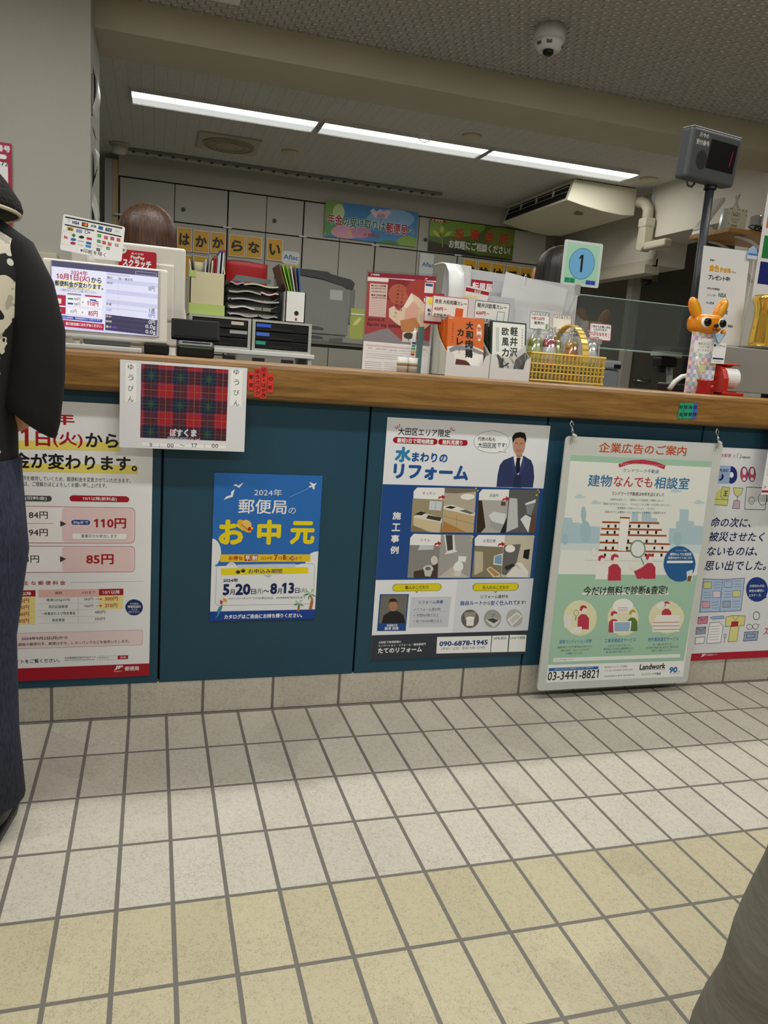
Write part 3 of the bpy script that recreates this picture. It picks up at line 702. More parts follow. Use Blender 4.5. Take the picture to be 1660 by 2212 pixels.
t|090-6878-1945|219.4|35.8|162.8|16.6|151|0.04|0|4
t|(平日・土日・祝日 9:00~21:00)|227.7|22|146.8|10.3|2|0|0|4
p|5|3|396,65 452,65 454,9 396,10
t|HPを見る|402.2|51.3|42.8|8.8|2|0.02|0|4
p|5|3|456,66 515,64 517,8 457,9
t|LINEで相談|459.2|50.6|52.7|9.7|152|0.02|0|4'''),
'board': ((1.4395, -0.045, 0.0325, 0.5685, 0.815), '''
p|153|1|23,761 534,757 548,22 29,26
p|154|2|23,760 534,757 535,738 22,741
t|企業広告のご案内|116.2|770.6|315.5|30.9|155|0.015|0|1
p|156|2|24,566 51,565 56,550 78,550 114,540 155,538 158,481 22,482
p|156|2|439,599 473,598 478,561 500,560 501,546 540,544 543,480 415,479 409,536 433,536 432,558 443,560
p|156|2|261,588 284,587 289,558 302,558 298,589 331,587 336,569 358,568 364,547 266,553
p|157|3|22,485 544,482 544,453 22,464
p|158|3|124,522 124,511 123,501 120,493 115,488 109,486 103,488 97,493 92,501 88,510 85,521 85,532 86,542 89,550 94,555 100,557 106,555 112,550 117,542 121,532
p|158|4|100,576 100,567 100,560 99,554 97,550 94,548 91,550 88,554 86,560 83,567 82,575 81,584 81,591 82,597 84,601 87,602 90,601 93,597 96,591 98,584
p|158|4|462,501 462,493 461,487 458,482 454,478 450,477 444,478 439,482 435,487 431,493 429,501 429,508 430,514 433,520 437,523 442,524 447,523 452,520 456,515 460,508
p|158|4|47,498 47,493 46,488 45,484 42,481 39,480 35,481 32,484 29,488 27,493 25,498 25,504 26,509 28,513 31,516 34,516 37,516 41,513 44,509 46,504
p|159|2|92,631 91,630 88,629 84,628 78,627 72,627 65,627 60,627 55,628 52,629 51,630 52,632 54,633 59,634 64,634 71,635 77,635 83,634 88,634 91,632
p|159|3|78,634 78,633 77,631 75,630 72,629 69,628 66,629 63,630 61,631 59,632 58,634 59,636 60,638 62,639 65,640 68,640 71,640 74,639 76,638 78,636
p|159|2|150,614 150,612 147,611 142,610 136,610 130,609 124,609 118,610 113,611 110,612 108,613 109,614 112,615 117,616 122,617 129,617 135,617 141,617 146,616 149,615
p|159|3|136,617 136,615 135,614 133,612 130,611 127,611 124,611 121,612 119,613 117,615 116,617 117,618 118,620 120,621 123,622 126,623 129,622 132,622 134,620 136,619
p|159|2|436,657 435,656 432,655 427,654 421,653 414,652 407,652 400,653 396,654 392,655 391,656 392,657 395,659 399,660 406,660 412,661 419,661 426,660 431,660 434,658
p|159|3|420,660 420,659 419,657 417,656 414,655 411,654 408,654 404,655 402,656 400,658 399,660 399,662 401,664 403,665 406,666 409,666 412,666 415,665 418,664 420,662
p|159|2|532,622 531,621 528,619 523,618 516,618 509,617 502,617 496,618 490,619 487,620 486,621 486,622 490,624 494,625 501,625 508,626 515,626 522,625 527,624 530,623
p|159|3|516,625 516,624 515,622 512,620 510,620 506,619 503,619 500,620 497,622 495,623 494,625 494,627 496,629 498,630 501,631 504,631 508,631 511,630 513,629 515,627
p|160|3|191,737 231,750 277,754 324,749 362,738 359,726 324,735 276,740 233,738 195,726
t|ランドワーク不動産90周年記念キャンペーン|198.5|733.2|156.3|7.6|5|0|0|4
t|ランドワーク不動産|210.5|711.4|130.7|12.5|161|0.01|0|2
t|建物|92.4|664.6|84|37.1|162|0.02|0|2
t|なんでも|182.6|666.2|140.4|33.2|160|0.02|0|2
t|相談室|330.6|663.4|129.2|38.3|162|0.02|0|4
t|ランドワーク不動産は90年を迎えました|181.6|638.6|190.8|12.2|3|0.02|0|2
t|90周年を記念して、「建物なんでも相談室」を開設しました!|178.2|621.6|195.8|7.7|3|0|0|2
t|「管理の仕方がわからない」、「どんなところにお願いすれば良いのかしら?」、|153.9|607.5|249.5|7.7|3|0|0|2
t|「管理費用って高いんでしょ?」…などなど、|204.9|594.6|144.4|7.8|3|0|0|2
t|所有されている建物のことについてなんでも無料でご相談承ります!|165.1|581.8|222.3|7.8|3|0|0|3
p|163|4|159,554 369,553 382,528 402,510 419,484 424,433 162,439
p|164|5|159,556 368,555 369,549 160,550
p|164|5|159,535 381,533 382,527 160,529
p|164|5|158,516 402,514 403,508 159,510
p|164|5|159,491 419,486 420,480 159,485
p|164|5|159,466 421,460 422,454 160,460
p|165|6|222,567 257,567 259,460 228,462
p|164|7|221,571 257,570 257,565 221,566
l|14|7|0.5|223,565 228,462
l|14|8|0.5|257,565 259,460
p|2|5|180,545 187,545 188,536 180,536
p|2|5|205,546 212,546 213,536 206,536
p|2|9|257,546 264,546 265,537 258,537
p|2|5|290,547 298,547 299,537 291,537
p|2|5|324,547 332,547 333,537 326,537
p|2|6|179,525 186,525 187,516 180,516
p|2|6|205,526 212,526 213,516 206,516
p|2|9|257,526 264,526 265,516 258,516
p|2|5|291,526 298,526 299,517 292,516
p|2|5|325,527 332,527 333,517 326,517
p|2|5|357,527 365,527 366,517 358,517
p|2|6|180,497 187,497 188,488 181,488
p|2|6|205,498 212,498 213,488 206,488
p|2|9|258,498 265,498 266,488 259,488
p|2|6|326,498 334,498 335,488 327,488
p|2|6|359,498 366,498 367,488 360,488
p|2|6|180,475 187,475 188,465 181,465
p|2|6|206,475 213,475 214,465 206,465
p|2|9|257,475 265,475 266,465 258,465
p|2|6|359,475 366,475 367,466 360,465
p|2|6|388,475 396,475 397,466 389,466
p|2|5|180,452 188,452 188,442 181,442
p|2|5|330,452 338,452 339,442 331,442
p|2|5|357,452 364,452 365,442 358,442
p|2|5|389,452 397,452 398,442 390,442
l|166|2|0.7|115,430 402,426
p|167|4|153,458 153,454 153,450 151,447 149,445 146,444 144,445 141,447 139,450 137,454 136,458 136,462 136,466 138,469 140,471 142,472 145,471 148,469 150,466 152,462
l|14|5|0.5|153,458 153,454 153,450 151,447 149,445 146,444 144,445 141,447 139,450 137,454 136,458 136,462 136,466 138,469 140,471 142,472 145,471 148,469 150,466 152,462 153,458
p|168|7|331,467 331,458 328,450 323,443 315,439 306,437 297,439 288,443 280,450 275,458 272,467 272,476 275,485 280,491 288,496 297,497 306,496 315,491 323,485 328,476
p|169|8|326,467 326,460 323,453 319,447 313,444 305,442 298,444 290,447 284,453 280,460 277,467 277,475 280,482 284,487 290,491 298,492 305,491 313,487 319,482 323,475
l|168|8|4|318,438 332,416
p|154|2|25,386 544,378 541,79 28,87
p|170|3|161,368 158,408 170,418 186,417 199,404 204,368
p|171|6|186,431 186,427 185,423 183,420 181,419 178,418 174,419 171,420 168,423 166,427 165,431 165,435 166,439 168,442 171,444 174,444 177,444 180,442 183,439 185,435
p|160|7|162,431 162,443 172,448 184,443 187,436 173,438 169,427
p|160|4|207,363 203,408 217,418 234,417 249,402 255,363
p|171|5|235,433 235,428 234,424 232,421 229,419 225,418 221,419 218,421 214,424 212,428 211,433 211,438 212,442 214,445 217,447 221,448 225,447 228,445 231,442 234,438
p|160|6|207,433 208,446 219,452 232,447 236,439 220,441 216,428
p|160|9|336,368 332,411 346,421 363,420 377,406 383,368
p|171|10|363,435 363,431 362,427 360,424 357,422 354,421 350,422 346,424 343,427 341,431 340,435 340,440 341,444 343,447 346,449 349,449 353,449 357,447 360,444 362,440
p|160|11|336,435 336,448 347,453 361,448 364,441 349,443 344,430
p|160|10|315,368 298,394 308,397 335,411 348,396 331,368
p|171|11|301,407 301,405 300,403 298,401 295,400 292,400 288,400 285,401 283,403 281,405 280,407 280,410 281,412 283,413 286,414 289,415 293,414 296,413 298,412 300,409
p|172|6|530,417 530,404 528,391 523,379 514,370 504,363 491,358 478,357 464,358 450,363 437,370 426,380 417,392 410,404 406,418 406,431 408,443 414,455 422,464 432,471 444,476 458,477 472,476 485,471 498,464 510,455 519,443 526,430
t|ランドワーク不動産|445.4|459.4|42.8|5.2|5|0|0|7
t|建物なんでも相談室|425.5|445.1|82.5|10|5|0.02|0|7
t|専用WEBサイトはこちら|420.4|433.1|92.6|9.1|5|0.02|0|7
p|5|7|514,420 516,420 517,421 518,422 519,424 519,424 518,426 517,427 516,428 514,428 422,428 420,428 418,427 418,426 417,424 417,424 418,422 418,421 420,420 422,420
p|173|7|499,391 522,398 528,359 507,358
p|174|8|507,376 522,377 521,358 507,358
p|153|3|119,325 442,320 443,313 120,318
t|今だけ無料で診断&査定!|123.3|314.8|311.5|30.5|175|0.02|0|4
p|176|3|184,240 184,221 178,204 166,192 150,184 131,181 112,185 94,194 79,207 68,224 63,242 64,261 70,277 82,290 97,298 116,300 134,297 153,288 168,275 179,258
p|176|3|341,233 341,215 335,199 324,186 308,178 290,176 272,180 254,188 240,202 229,218 224,236 224,254 230,270 241,282 256,290 273,292 292,289 309,281 324,268 335,251
p|176|3|517,234 516,216 509,200 496,188 478,180 456,178 434,182 414,190 397,203 384,220 378,237 379,254 386,270 399,282 417,290 438,292 460,289 480,280 498,267 510,251
p|160|4|118,203 115,244 127,254 143,252 156,238 160,202
p|171|5|143,267 143,263 142,259 140,256 138,254 134,254 131,254 128,256 125,259 123,263 122,267 122,271 123,275 125,278 128,280 131,280 134,280 137,278 140,275 142,271
p|160|6|118,267 119,279 129,284 141,279 144,272 130,274 126,263
l|168|5|1.5|115,258 115,255 114,252 113,250 110,249 108,248 106,249 103,250 101,253 99,255 99,258 99,261 100,264 101,266 103,267 106,267 108,267 111,266 113,263 114,261 115,258
l|164|6|2.4|107,248 108,234
p|177|4|66,250 90,251 95,211 70,212
p|178|5|95,211 133,212 136,191 98,190
l|14|5|0.5|68,245 89,245
l|14|5|0.5|69,238 90,239
l|14|5|0.5|70,232 91,232
l|14|5|0.5|70,225 92,225
l|14|5|0.5|71,218 93,219
p|179|4|314,277 313,270 309,263 301,258 291,255 279,254 267,255 256,259 247,265 240,271 237,279 238,286 243,293 250,298 260,301 272,302 284,301 295,297 304,292 311,285
p|163|5|258,274 292,275 297,256 258,255
l|160|6|1.2|258,272 293,272
l|160|6|1.2|259,266 294,267
l|160|6|1.2|260,261 295,261
p|160|4|234,189 231,226 242,234 257,233 268,221 273,188
p|171|5|257,246 257,243 256,239 254,236 252,235 249,234 246,235 243,237 240,240 238,243 237,247 237,251 238,254 240,257 242,258 245,259 248,258 251,256 254,254 256,250
p|160|6|234,247 234,258 243,262 255,258 258,251 245,253 241,243
p|180|4|302,192 299,229 311,238 325,236 337,224 342,190
p|171|5|326,250 326,246 325,242 323,240 320,238 318,237 314,238 311,240 309,243 307,246 306,250 306,254 306,257 308,260 311,262 314,262 317,262 320,260 323,257 325,253
p|181|6|302,250 303,261 312,266 324,261 326,254 313,256 309,246
p|182|5|245,227 315,226 316,188 253,188
p|183|6|251,223 310,222 311,191 256,192
p|160|4|430,221 426,256 437,265 451,264 463,252 468,220
p|171|5|451,276 452,273 451,269 449,267 446,265 444,265 440,265 438,267 435,270 433,273 432,277 432,280 433,284 434,286 437,288 440,288 443,288 446,286 448,283 450,280
p|160|6|429,277 429,287 438,291 449,287 452,281 439,283 436,273
p|184|7|397,273 416,290 437,282 418,262
p|185|5|397,219 410,244 499,241 506,184 400,185
l|164|6|2|398,218 500,217
l|164|6|2|400,206 502,204
l|164|6|2|402,193 504,192
t|建物コンディション診断|59|155.9|117.4|13.5|162|0.015|0|3
t|工事見積査定サービス|223.6|154|116.7|13.7|162|0.015|0|3
t|物件簡易査定サービス|387.6|152.1|119.5|14|162|0.015|0|3
t|建物診断はそれぞれ専門会社の協力のもと|55.2|140.8|125.4|7.2|3|0|0|3
t|過剰に過ぎず、安心していただける|66.8|129.7|103.2|7.3|3|0|0|3
t|ご提案をいたします。|87.7|119.1|61.9|7.3|3|0|0|3
t|大手ゼネコンをはじめとした、|238.4|139|87.3|7.4|3|0|0|3
t|専門会社との日常的な業務連携により、|224|128.3|113.7|7.4|3|0|0|3
t|第三者の視点で査定いたします。|234.4|117.9|96.6|7.4|3|0|0|3
t|新しく購入をお考えの方、|409.8|137|75|7.5|3|0|0|3
t|また売却や資産の買い替えをご検討の方は|384.9|126.4|127.1|7.5|3|0|0|3
t|無料にて査定いたします。|409.2|115.9|79.1|7.5|3|0|0|3
p|186|3|45,109 522,104 524,92 45,96
t|本サービスのご相談エリアについて|52.1|99.7|65|4.8|3|0|0|4
p|187|3|28,87 541,79 546,23 28,27
p|188|4|32,76 214,74 214,64 33,65
t|お電話での問い合わせ(営業時間 9:00~17:00、土日祝休み)|52|67.8|142.2|4.9|5|0|0|5
t|03-3441-8821|31.7|33.6|185.4|29.4|175|0.015|0|4
t|株式会社ランドワーク不動産|236.6|66.1|84.9|7|3|0|0|4
t|〒141-0022 東京都品川区東五反田|235.6|54.5|107.9|5.5|147|0|0|4
t|宅地建物取引業者 東京都知事|237.3|35|117.2|5.5|147|0|0|4
l|19|4|0.5|227,73 227,35
t|Landwork|370.6|54.1|100.3|20.2|189|0.035|0|4
l|190|5|1.2|373,52 412,54 471,51
t|ランドワーク不動産|381.9|33|75|8.6|3|0.02|0|4
t|90|488.7|37.5|32.1|21.5|191|0.05|0|4
t|th|523.2|38.2|9.1|6.2|191|0|0|4
l|191|4|0.8|493,34 531,34'''),
'memory': ((1.995, 0.0, 0.0905, 0.515, 0.742), '''
t|日本郵便|34.5|709.4|53.8|12.2|192|0|0|1
l|130|1|0.8|96,719 106,711
l|130|2|0.8|105,720 97,711
l|3|1|1.4|114,709 113,723 118,723
l|3|1|1.4|126,723 127,710 122,710
t|TERRADA|130|709|36.9|6.6|3|0.02|0|1
p|193|1|0,0 515,0 515,26 0,26
t|JP|92.7|12.4|18.8|10.5|5|0.05|0.25|2
t|日本郵政グループ|115.1|15.2|42.7|6.9|5|0|0|2
t|命の次に、|48.1|473.5|167.3|34.3|42|0.02|0.15|1
t|被災させたく|50.1|424.7|226.1|33.7|42|0.02|0.15|1
t|ないものは、|51.6|374.9|209.6|31.9|42|0.02|0.15|1
t|思い出でした。|50.6|322.7|258.2|35.3|42|0.02|0.15|1
p|194|1|125,652 126,643 124,635 119,628 113,624 106,622 98,624 90,628 83,634 78,642 75,651 75,660 77,668 81,675 87,680 95,681 103,680 110,676 117,670 122,662
p|195|2|110,652 110,649 110,646 108,644 106,643 104,642 101,643 98,644 96,646 94,649 93,652 93,654 94,657 95,659 98,661 100,661 103,661 105,660 108,658 109,655
p|196|3|32,682 94,682 97,622 37,624
t|MUSIC|47.6|661.5|39.4|9.4|42|0.03|0|4
t|♪|55|631.2|18.2|23.7|42|0.03|0|4
p|42|1|168,656 169,648 168,641 166,635 162,631 157,630 152,631 147,635 143,640 139,647 137,655 136,663 137,670 139,676 143,680 147,682 152,680 158,677 162,671 166,664
p|197|2|166,656 166,649 166,642 164,637 161,634 157,632 152,633 148,637 144,642 141,648 139,655 138,663 139,669 141,674 144,678 148,679 152,678 156,675 160,670 164,663
p|198|3|159,666 159,662 158,659 157,656 156,654 153,654 151,654 148,656 146,658 145,662 144,665 143,669 144,672 145,674 147,676 149,677 151,676 154,675 156,672 158,669
p|198|3|162,639 162,637 162,636 160,634 159,634 157,633 154,634 152,634 151,636 149,637 149,639 149,641 149,642 151,644 152,644 154,645 157,644 159,644 160,642 162,641
p|42|2|200,657 200,649 200,642 197,636 194,632 189,631 184,632 179,636 174,641 171,648 168,656 168,664 168,672 171,677 174,681 179,682 184,681 189,678 194,672 197,665
p|197|3|197,657 198,650 198,643 196,638 192,634 189,633 184,634 180,637 176,643 173,649 171,656 170,664 171,670 173,675 176,679 180,680 184,679 188,676 192,671 195,664
p|198|4|190,666 191,663 190,660 189,657 187,655 185,655 183,655 180,657 178,659 176,662 175,666 175,670 175,673 177,675 178,677 181,678 183,677 185,676 188,673 189,670
p|198|4|194,640 194,638 194,637 192,635 191,634 188,634 186,634 184,635 182,636 181,638 180,640 180,642 181,643 182,644 184,645 186,646 188,645 190,645 192,643 194,642
p|199|1|73,612 104,609 102,558 54,560 51,547 42,578
l|42|2|1.4|73,612 104,609 102,558 71,579 73,612
t|王|80.3|580|18.8|18.2|42|0.03|0|3
p|199|3|46,569 104,568 103,548 46,551
l|42|4|1.4|46,569 104,568 103,548 46,551 46,569
p|200|1|117,609 157,609 155,591 145,581 136,580 124,590
l|42|2|1.4|117,609 157,609 155,591 145,581 136,580 124,590 117,609
p|201|1|128,566 152,565 156,538 126,539
l|42|2|1.4|128,566 152,565 156,538 126,539 128,566
l|42|3|2|140,581 141,565
l|42|1|2|170,613 260,611 262,536 177,537 170,613
l|42|2|1.6|212,568 212,564 211,560 209,557 206,555 203,555 199,555 195,557 192,560 190,563 189,567 188,571 189,574 191,577 194,579 198,580 202,579 205,578 208,575 211,571 212,568
l|42|2|1.6|264,573 264,567 262,561 259,557 254,554 249,552 243,553 237,556 232,561 228,566 226,573 225,579 227,585 230,589 235,592 240,594 246,593 252,590 257,586 261,580 264,573
l|42|3|1.2|196,564 203,561 207,564
p|202|1|53,294 132,291 223,295 230,178 141,176 58,176
l|42|2|1.8|53,294 132,291 223,295 230,178 141,176 58,176 53,294
l|42|3|1.4|132,291 141,176
p|203|3|57,283 88,283 91,260 60,260
l|42|4|1.3|57,283 88,283 91,260 60,260 57,283
p|202|4|141,285 173,286 176,263 144,263
l|42|5|1.3|141,285 173,286 176,263 144,263 141,285
p|204|4|99,250 131,250 134,227 102,227
l|42|5|1.3|99,250 131,250 134,227 102,227 99,250
p|203|3|181,251 213,251 217,228 184,228
l|42|4|1.3|181,251 213,251 217,228 184,228 181,251
p|205|3|62,214 93,214 96,191 65,191
l|42|4|1.3|62,214 93,214 96,191 65,191 62,214
p|206|3|147,214 179,214 182,191 150,191
l|42|4|1.3|147,214 179,214 182,191 150,191 147,214
l|42|3|1|99,281 127,282
l|42|3|1|100,271 128,272
l|42|3|1|102,261 130,262
l|42|3|1|183,284 212,285
l|42|3|1|185,274 214,274
l|42|3|1|187,264 216,264
l|42|3|1|64,246 92,247
l|42|3|1|66,236 94,237
l|42|3|1|68,226 96,227
l|42|3|1|146,248 174,248
l|42|3|1|148,238 176,238
l|42|3|1|150,227 178,228
l|42|3|1|103,210 131,211
l|42|4|1|104,200 132,201
l|42|4|1|106,190 134,190
l|42|3|1|189,212 218,213
l|42|3|1|191,202 220,202
l|42|3|1|193,192 222,192
p|207|1|331,253 331,242 329,232 325,223 318,216 308,211 298,209 286,209 275,212 264,217 254,224 246,233 240,244 237,254 236,265 238,275 243,284 250,291 259,296 269,298 280,298 292,295 303,290 313,283 321,274 327,264
p|207|2|308,217 331,222 322,240
t|大切なものを、|249.4|261.8|66.8|9.8|5|0.02|0|2
t|安全な場所に|251.1|244.3|63.6|9.8|5|0.02|0|2
t|エスケープ。|253|227.8|52.7|9.9|5|0.02|0|2
p|208|1|56,158 95,160 97,135 58,134
l|42|2|1.6|56,158 95,160 97,135 58,134 56,158
l|42|3|1.4|56,158 77,145 95,160
p|209|1|55,121 94,122 95,98 57,96
l|42|2|1.6|55,121 94,122 95,98 57,96 55,121
l|42|3|1.4|55,121 76,108 94,122
p|210|1|57,84 95,86 96,63 59,61
l|42|2|1.6|57,84 95,86 96,63 59,61 57,84
p|211|1|107,136 148,138 164,124 166,63 107,61
l|42|2|1.6|107,136 148,138 164,124 166,63 107,61 107,136
l|42|3|1|112,123 152,124
l|42|3|1|113,113 152,114
l|42|3|1|114,104 153,104
l|42|3|1|114,94 154,94
l|42|3|1|115,84 154,84
l|42|3|1|115,74 155,74
p|196|1|105,155 116,159 161,160 164,151 118,149
l|42|2|1.2|105,155 116,159 161,160 164,151 118,149 105,155
p|212|1|172,156 198,160 225,160 252,157 254,123 232,122 234,65 196,64 198,122 174,121
l|42|2|1.6|172,156 198,160 225,160 252,157 254,123 232,122 234,65 196,64 198,122 174,121 172,156
p|213|3|197,139 227,139 228,120 198,119
l|42|3|1.2|198,160 213,141 225,160
l|42|1|2.2|314,157 314,152 313,148 310,145 307,143 303,142 298,143 294,145 290,149 287,153 286,158 286,162 287,166 289,169 293,171 297,172 302,171 306,169 310,166 312,161 314,157
l|42|1|1.6|291,116 291,114 289,111 287,109 284,108 280,107 276,108 273,109 270,112 267,114 266,117 266,120 267,123 270,125 273,126 276,126 280,126 284,124 287,122 290,119 291,116
l|42|2|1.6|316,117 316,114 315,112 313,110 310,108 306,108 302,109 298,110 295,112 293,115 292,118 292,121 293,124 295,126 298,127 302,127 306,127 310,125 313,123 315,120 316,117
l|42|3|1.6|314,120 321,126
p|214|1|261,98 320,99 320,66 262,65
l|42|2|2|261,98 320,99 320,66 262,65 261,98
l|42|3|1.6|271,90 308,90 308,77 272,76 271,90
t|ス|344.8|85.9|17.5|23.5|192|0.02|0|1
l|42|3|1.4|184,87 184,85 184,84 183,82 182,81 180,81 179,82 178,82 176,84 175,86 174,88 174,90 175,91 176,93 177,93 178,94 180,93 181,92 183,91 184,89 184,87
l|42|4|1.4|180,81 180,61'''),
'hours': ((0.17, -0.045, 0.763, 0.315, 0.22), '''
p|215|1|50.6,27.1 266.4,27.1 266.4,212.7 50.6,212.7
p|216|2|59.1,27.1 91.9,27.1 91.9,212.7 59.1,212.7
p|216|2|130.3,27.1 163.1,27.1 163.1,212.7 130.3,212.7
p|216|2|201.6,27.1 234.3,27.1 234.3,212.7 201.6,212.7
p|217|3|50.6,168.5 266.4,168.5 266.4,201.3 50.6,201.3
p|217|3|50.6,97.3 266.4,97.3 266.4,130 50.6,130
p|217|3|50.6,27.1 266.4,27.1 266.4,58.8 50.6,58.8
p|218|4|59.1,168.5 91.9,168.5 91.9,201.3 59.1,201.3
p|219|5|69,176.7 82.1,176.7 82.1,193.1 69,193.1
p|218|4|59.1,97.3 91.9,97.3 91.9,130 59.1,130
p|219|5|69,105.5 82.1,105.5 82.1,121.8 69,121.8
p|218|4|59.1,27.1 91.9,27.1 91.9,58.8 59.1,58.8
p|219|5|69,35 82.1,35 82.1,50.9 69,50.9
p|218|4|130.3,168.5 163.1,168.5 163.1,201.3 130.3,201.3
p|219|5|140.2,176.7 153.3,176.7 153.3,193.1 140.2,193.1
p|218|4|130.3,97.3 163.1,97.3 163.1,130 130.3,130
p|219|5|140.2,105.5 153.3,105.5 153.3,121.8 140.2,121.8
p|218|4|130.3,27.1 163.1,27.1 163.1,58.8 130.3,58.8
p|219|5|140.2,35 153.3,35 153.3,50.9 140.2,50.9
p|218|4|201.6,168.5 234.3,168.5 234.3,201.3 201.6,201.3
p|219|5|211.4,176.7 224.5,176.7 224.5,193.1 211.4,193.1
p|218|4|201.6,97.3 234.3,97.3 234.3,130 201.6,130
p|219|5|211.4,105.5 224.5,105.5 224.5,121.8 211.4,121.8
p|218|4|201.6,27.1 234.3,27.1 234.3,58.8 201.6,58.8
p|219|5|211.4,35 224.5,35 224.5,50.9 211.4,50.9
l|220|6|0.8|75.5,27.1 75.5,212.7
l|220|6|0.8|50.6,184.9 266.4,184.9
l|221|6|0.7|54.8,27.1 54.8,212.7
l|221|6|0.7|50.6,205.5 266.4,205.5
l|221|6|0.7|96.2,27.1 96.2,212.7
l|221|6|0.7|50.6,164.2 266.4,164.2
l|222|6|0.8|111.1,27.1 111.1,212.7
l|222|6|0.8|50.6,149.3 266.4,149.3
l|223|6|0.5|67,27.1 67,212.7
l|223|6|0.5|50.6,193.4 266.4,193.4
l|223|6|0.5|84,27.1 84,212.7
l|223|6|0.5|50.6,176.3 266.4,176.3
l|220|6|0.8|146.7,27.1 146.7,212.7
l|220|6|0.8|50.6,113.7 266.4,113.7
l|221|6|0.7|126.1,27.1 126.1,212.7
l|221|6|0.7|50.6,134.3 266.4,134.3
l|221|6|0.7|167.4,27.1 167.4,212.7
l|221|6|0.7|50.6,93 266.4,93
l|222|6|0.8|182.3,27.1 182.3,212.7
l|222|6|0.8|50.6,78 266.4,78
l|223|6|0.5|138.2,27.1 138.2,212.7
l|223|6|0.5|50.6,122.2 266.4,122.2
l|223|6|0.5|155.3,27.1 155.3,212.7
l|223|6|0.5|50.6,105.1 266.4,105.1
l|220|6|0.8|217.9,27.1 217.9,212.7
l|220|6|0.8|50.6,42.4 266.4,42.4
l|221|6|0.7|197.3,27.1 197.3,212.7
l|221|6|0.7|50.6,63.1 266.4,63.1
l|221|6|0.7|238.6,27.1 238.6,212.7
l|222|6|0.8|253.5,27.1 253.5,212.7
l|223|6|0.5|209.4,27.1 209.4,212.7
l|223|6|0.5|50.6,51 266.4,51
l|223|6|0.5|226.5,27.1 226.5,212.7
l|223|6|0.5|50.6,33.9 266.4,33.9
t|ぽす|123.1|33|32|21|224|0.06|0|7
t|くま|158.2|34|32.3|20.3|225|0.06|0|7
t|©JAPAN POST Co., Ltd.|117.6|24.3|82.5|7.7|5|0|0|7
p|226|1|12.6,114.6 39.4,114.6 39.4,212.7 12.6,212.7
t|ゆ|19|195.9|13.4|13.9|3|0|0|2
t|う|19.3|169.5|13.4|13.9|3|0|0|2
t|び|19.5|142.9|13.4|14|3|0|0|2
t|ん|19.8|116.2|13.5|14.1|3|0|0|2
p|226|1|272.9,119.6 303.7,119.6 303.7,214.7 272.9,214.7
t|ゆ|279.9|200.8|14.4|14.4|3|0|0|2
t|う|280.9|174.2|14.5|14.5|3|0|0|2
t|び|281.8|147.4|14.5|14.5|3|0|0|2
t|ん|282.7|120.5|14.5|14.6|3|0|0|2
p|226|1|54.3,6.3 266.2,6.3 266.2,14.4 54.3,14.4
t|9|73.2|3.7|6.9|10.5|3|0|0|2
t|:|97|5|2.3|7.3|3|0|0|2
t|00|116.8|4.4|16.4|10.5|3|0|0|2
t|〜|148.8|9.3|12.6|4.1|3|0|0|2
t|17|177.9|6.8|14.3|10.6|3|0|0|2
t|:|210.1|8.7|2.4|7.4|3|0|0|2
t|00|229.7|7.7|16.9|10.7|3|0|0|2'''),
'stkL0': ((0.4895, -0.042, 0.9275, 0.013, 0.046), '''
t|郵|1.2|28|10.9|10.8|227|0.02|0|1
t|便|1.2|6.7|10.9|10.8|227|0.02|0|1'''),
'stkL1': ((0.506, -0.042, 0.9115, 0.013, 0.072), '''
t|ゆ|.5|59.1|10.5|10.4|227|0.02|0|1
t|う|.8|45.1|10.5|10.4|227|0.02|0|1
t|パ|1.2|31.2|10.5|10.4|227|0.02|0|1
t|ッ|1.5|17.1|10.5|10.5|227|0.02|0|1
t|ク|1.9|3.1|10.5|10.5|227|0.02|0|1'''),
'stkL2': ((0.5225, -0.042, 0.9075, 0.014, 0.081), '''
t|切|.6|67.6|10.9|10.8|227|0.02|0|1
t|手|1|54.5|11|10.8|227|0.02|0|1
t|・|4.9|45|3.8|3.8|227|0.02|0|1
t|は|1.7|28.4|11|10.9|227|0.02|0|1
t|が|2.1|15.2|11|10.9|227|0.02|0|1
t|き|2.5|2.1|11|11|227|0.02|0|1'''),
'stkL3': ((0.5405, -0.042, 0.9245, 0.0135, 0.047), '''
t|印|1.2|28.9|11|10.9|227|0.02|0|1
t|紙|1.2|7|11|10.9|227|0.02|0|1'''),
'stkR0': ((1.825, -0.042, 0.92, 0.0165, 0.0475), '''
t|貯|-.3|28.9|14.1|11.8|228|0.02|0|1
t|金|2.4|6.9|14.1|11.9|228|0.02|0|1'''),
'stkR1': ((1.8415, -0.042, 0.9205, 0.016, 0.048), '''
t|振|-.1|29.3|14.1|11.9|228|0.02|0|1
t|替|2.6|7.2|14.2|11.9|228|0.02|0|1'''),
'stkR2': ((1.8585, -0.042, 0.9215, 0.016, 0.048), '''
t|為|-.3|29.2|14.2|11.9|228|0.02|0|1
t|替|2.4|7.1|14.2|11.9|228|0.02|0|1'''),
'stkR3': ((1.8755, -0.042, 0.9225, 0.016, 0.048), '''
t|保|-.5|29.1|14.2|11.9|228|0.02|0|1
t|険|2.2|7|14.3|12|228|0.02|0|1'''),
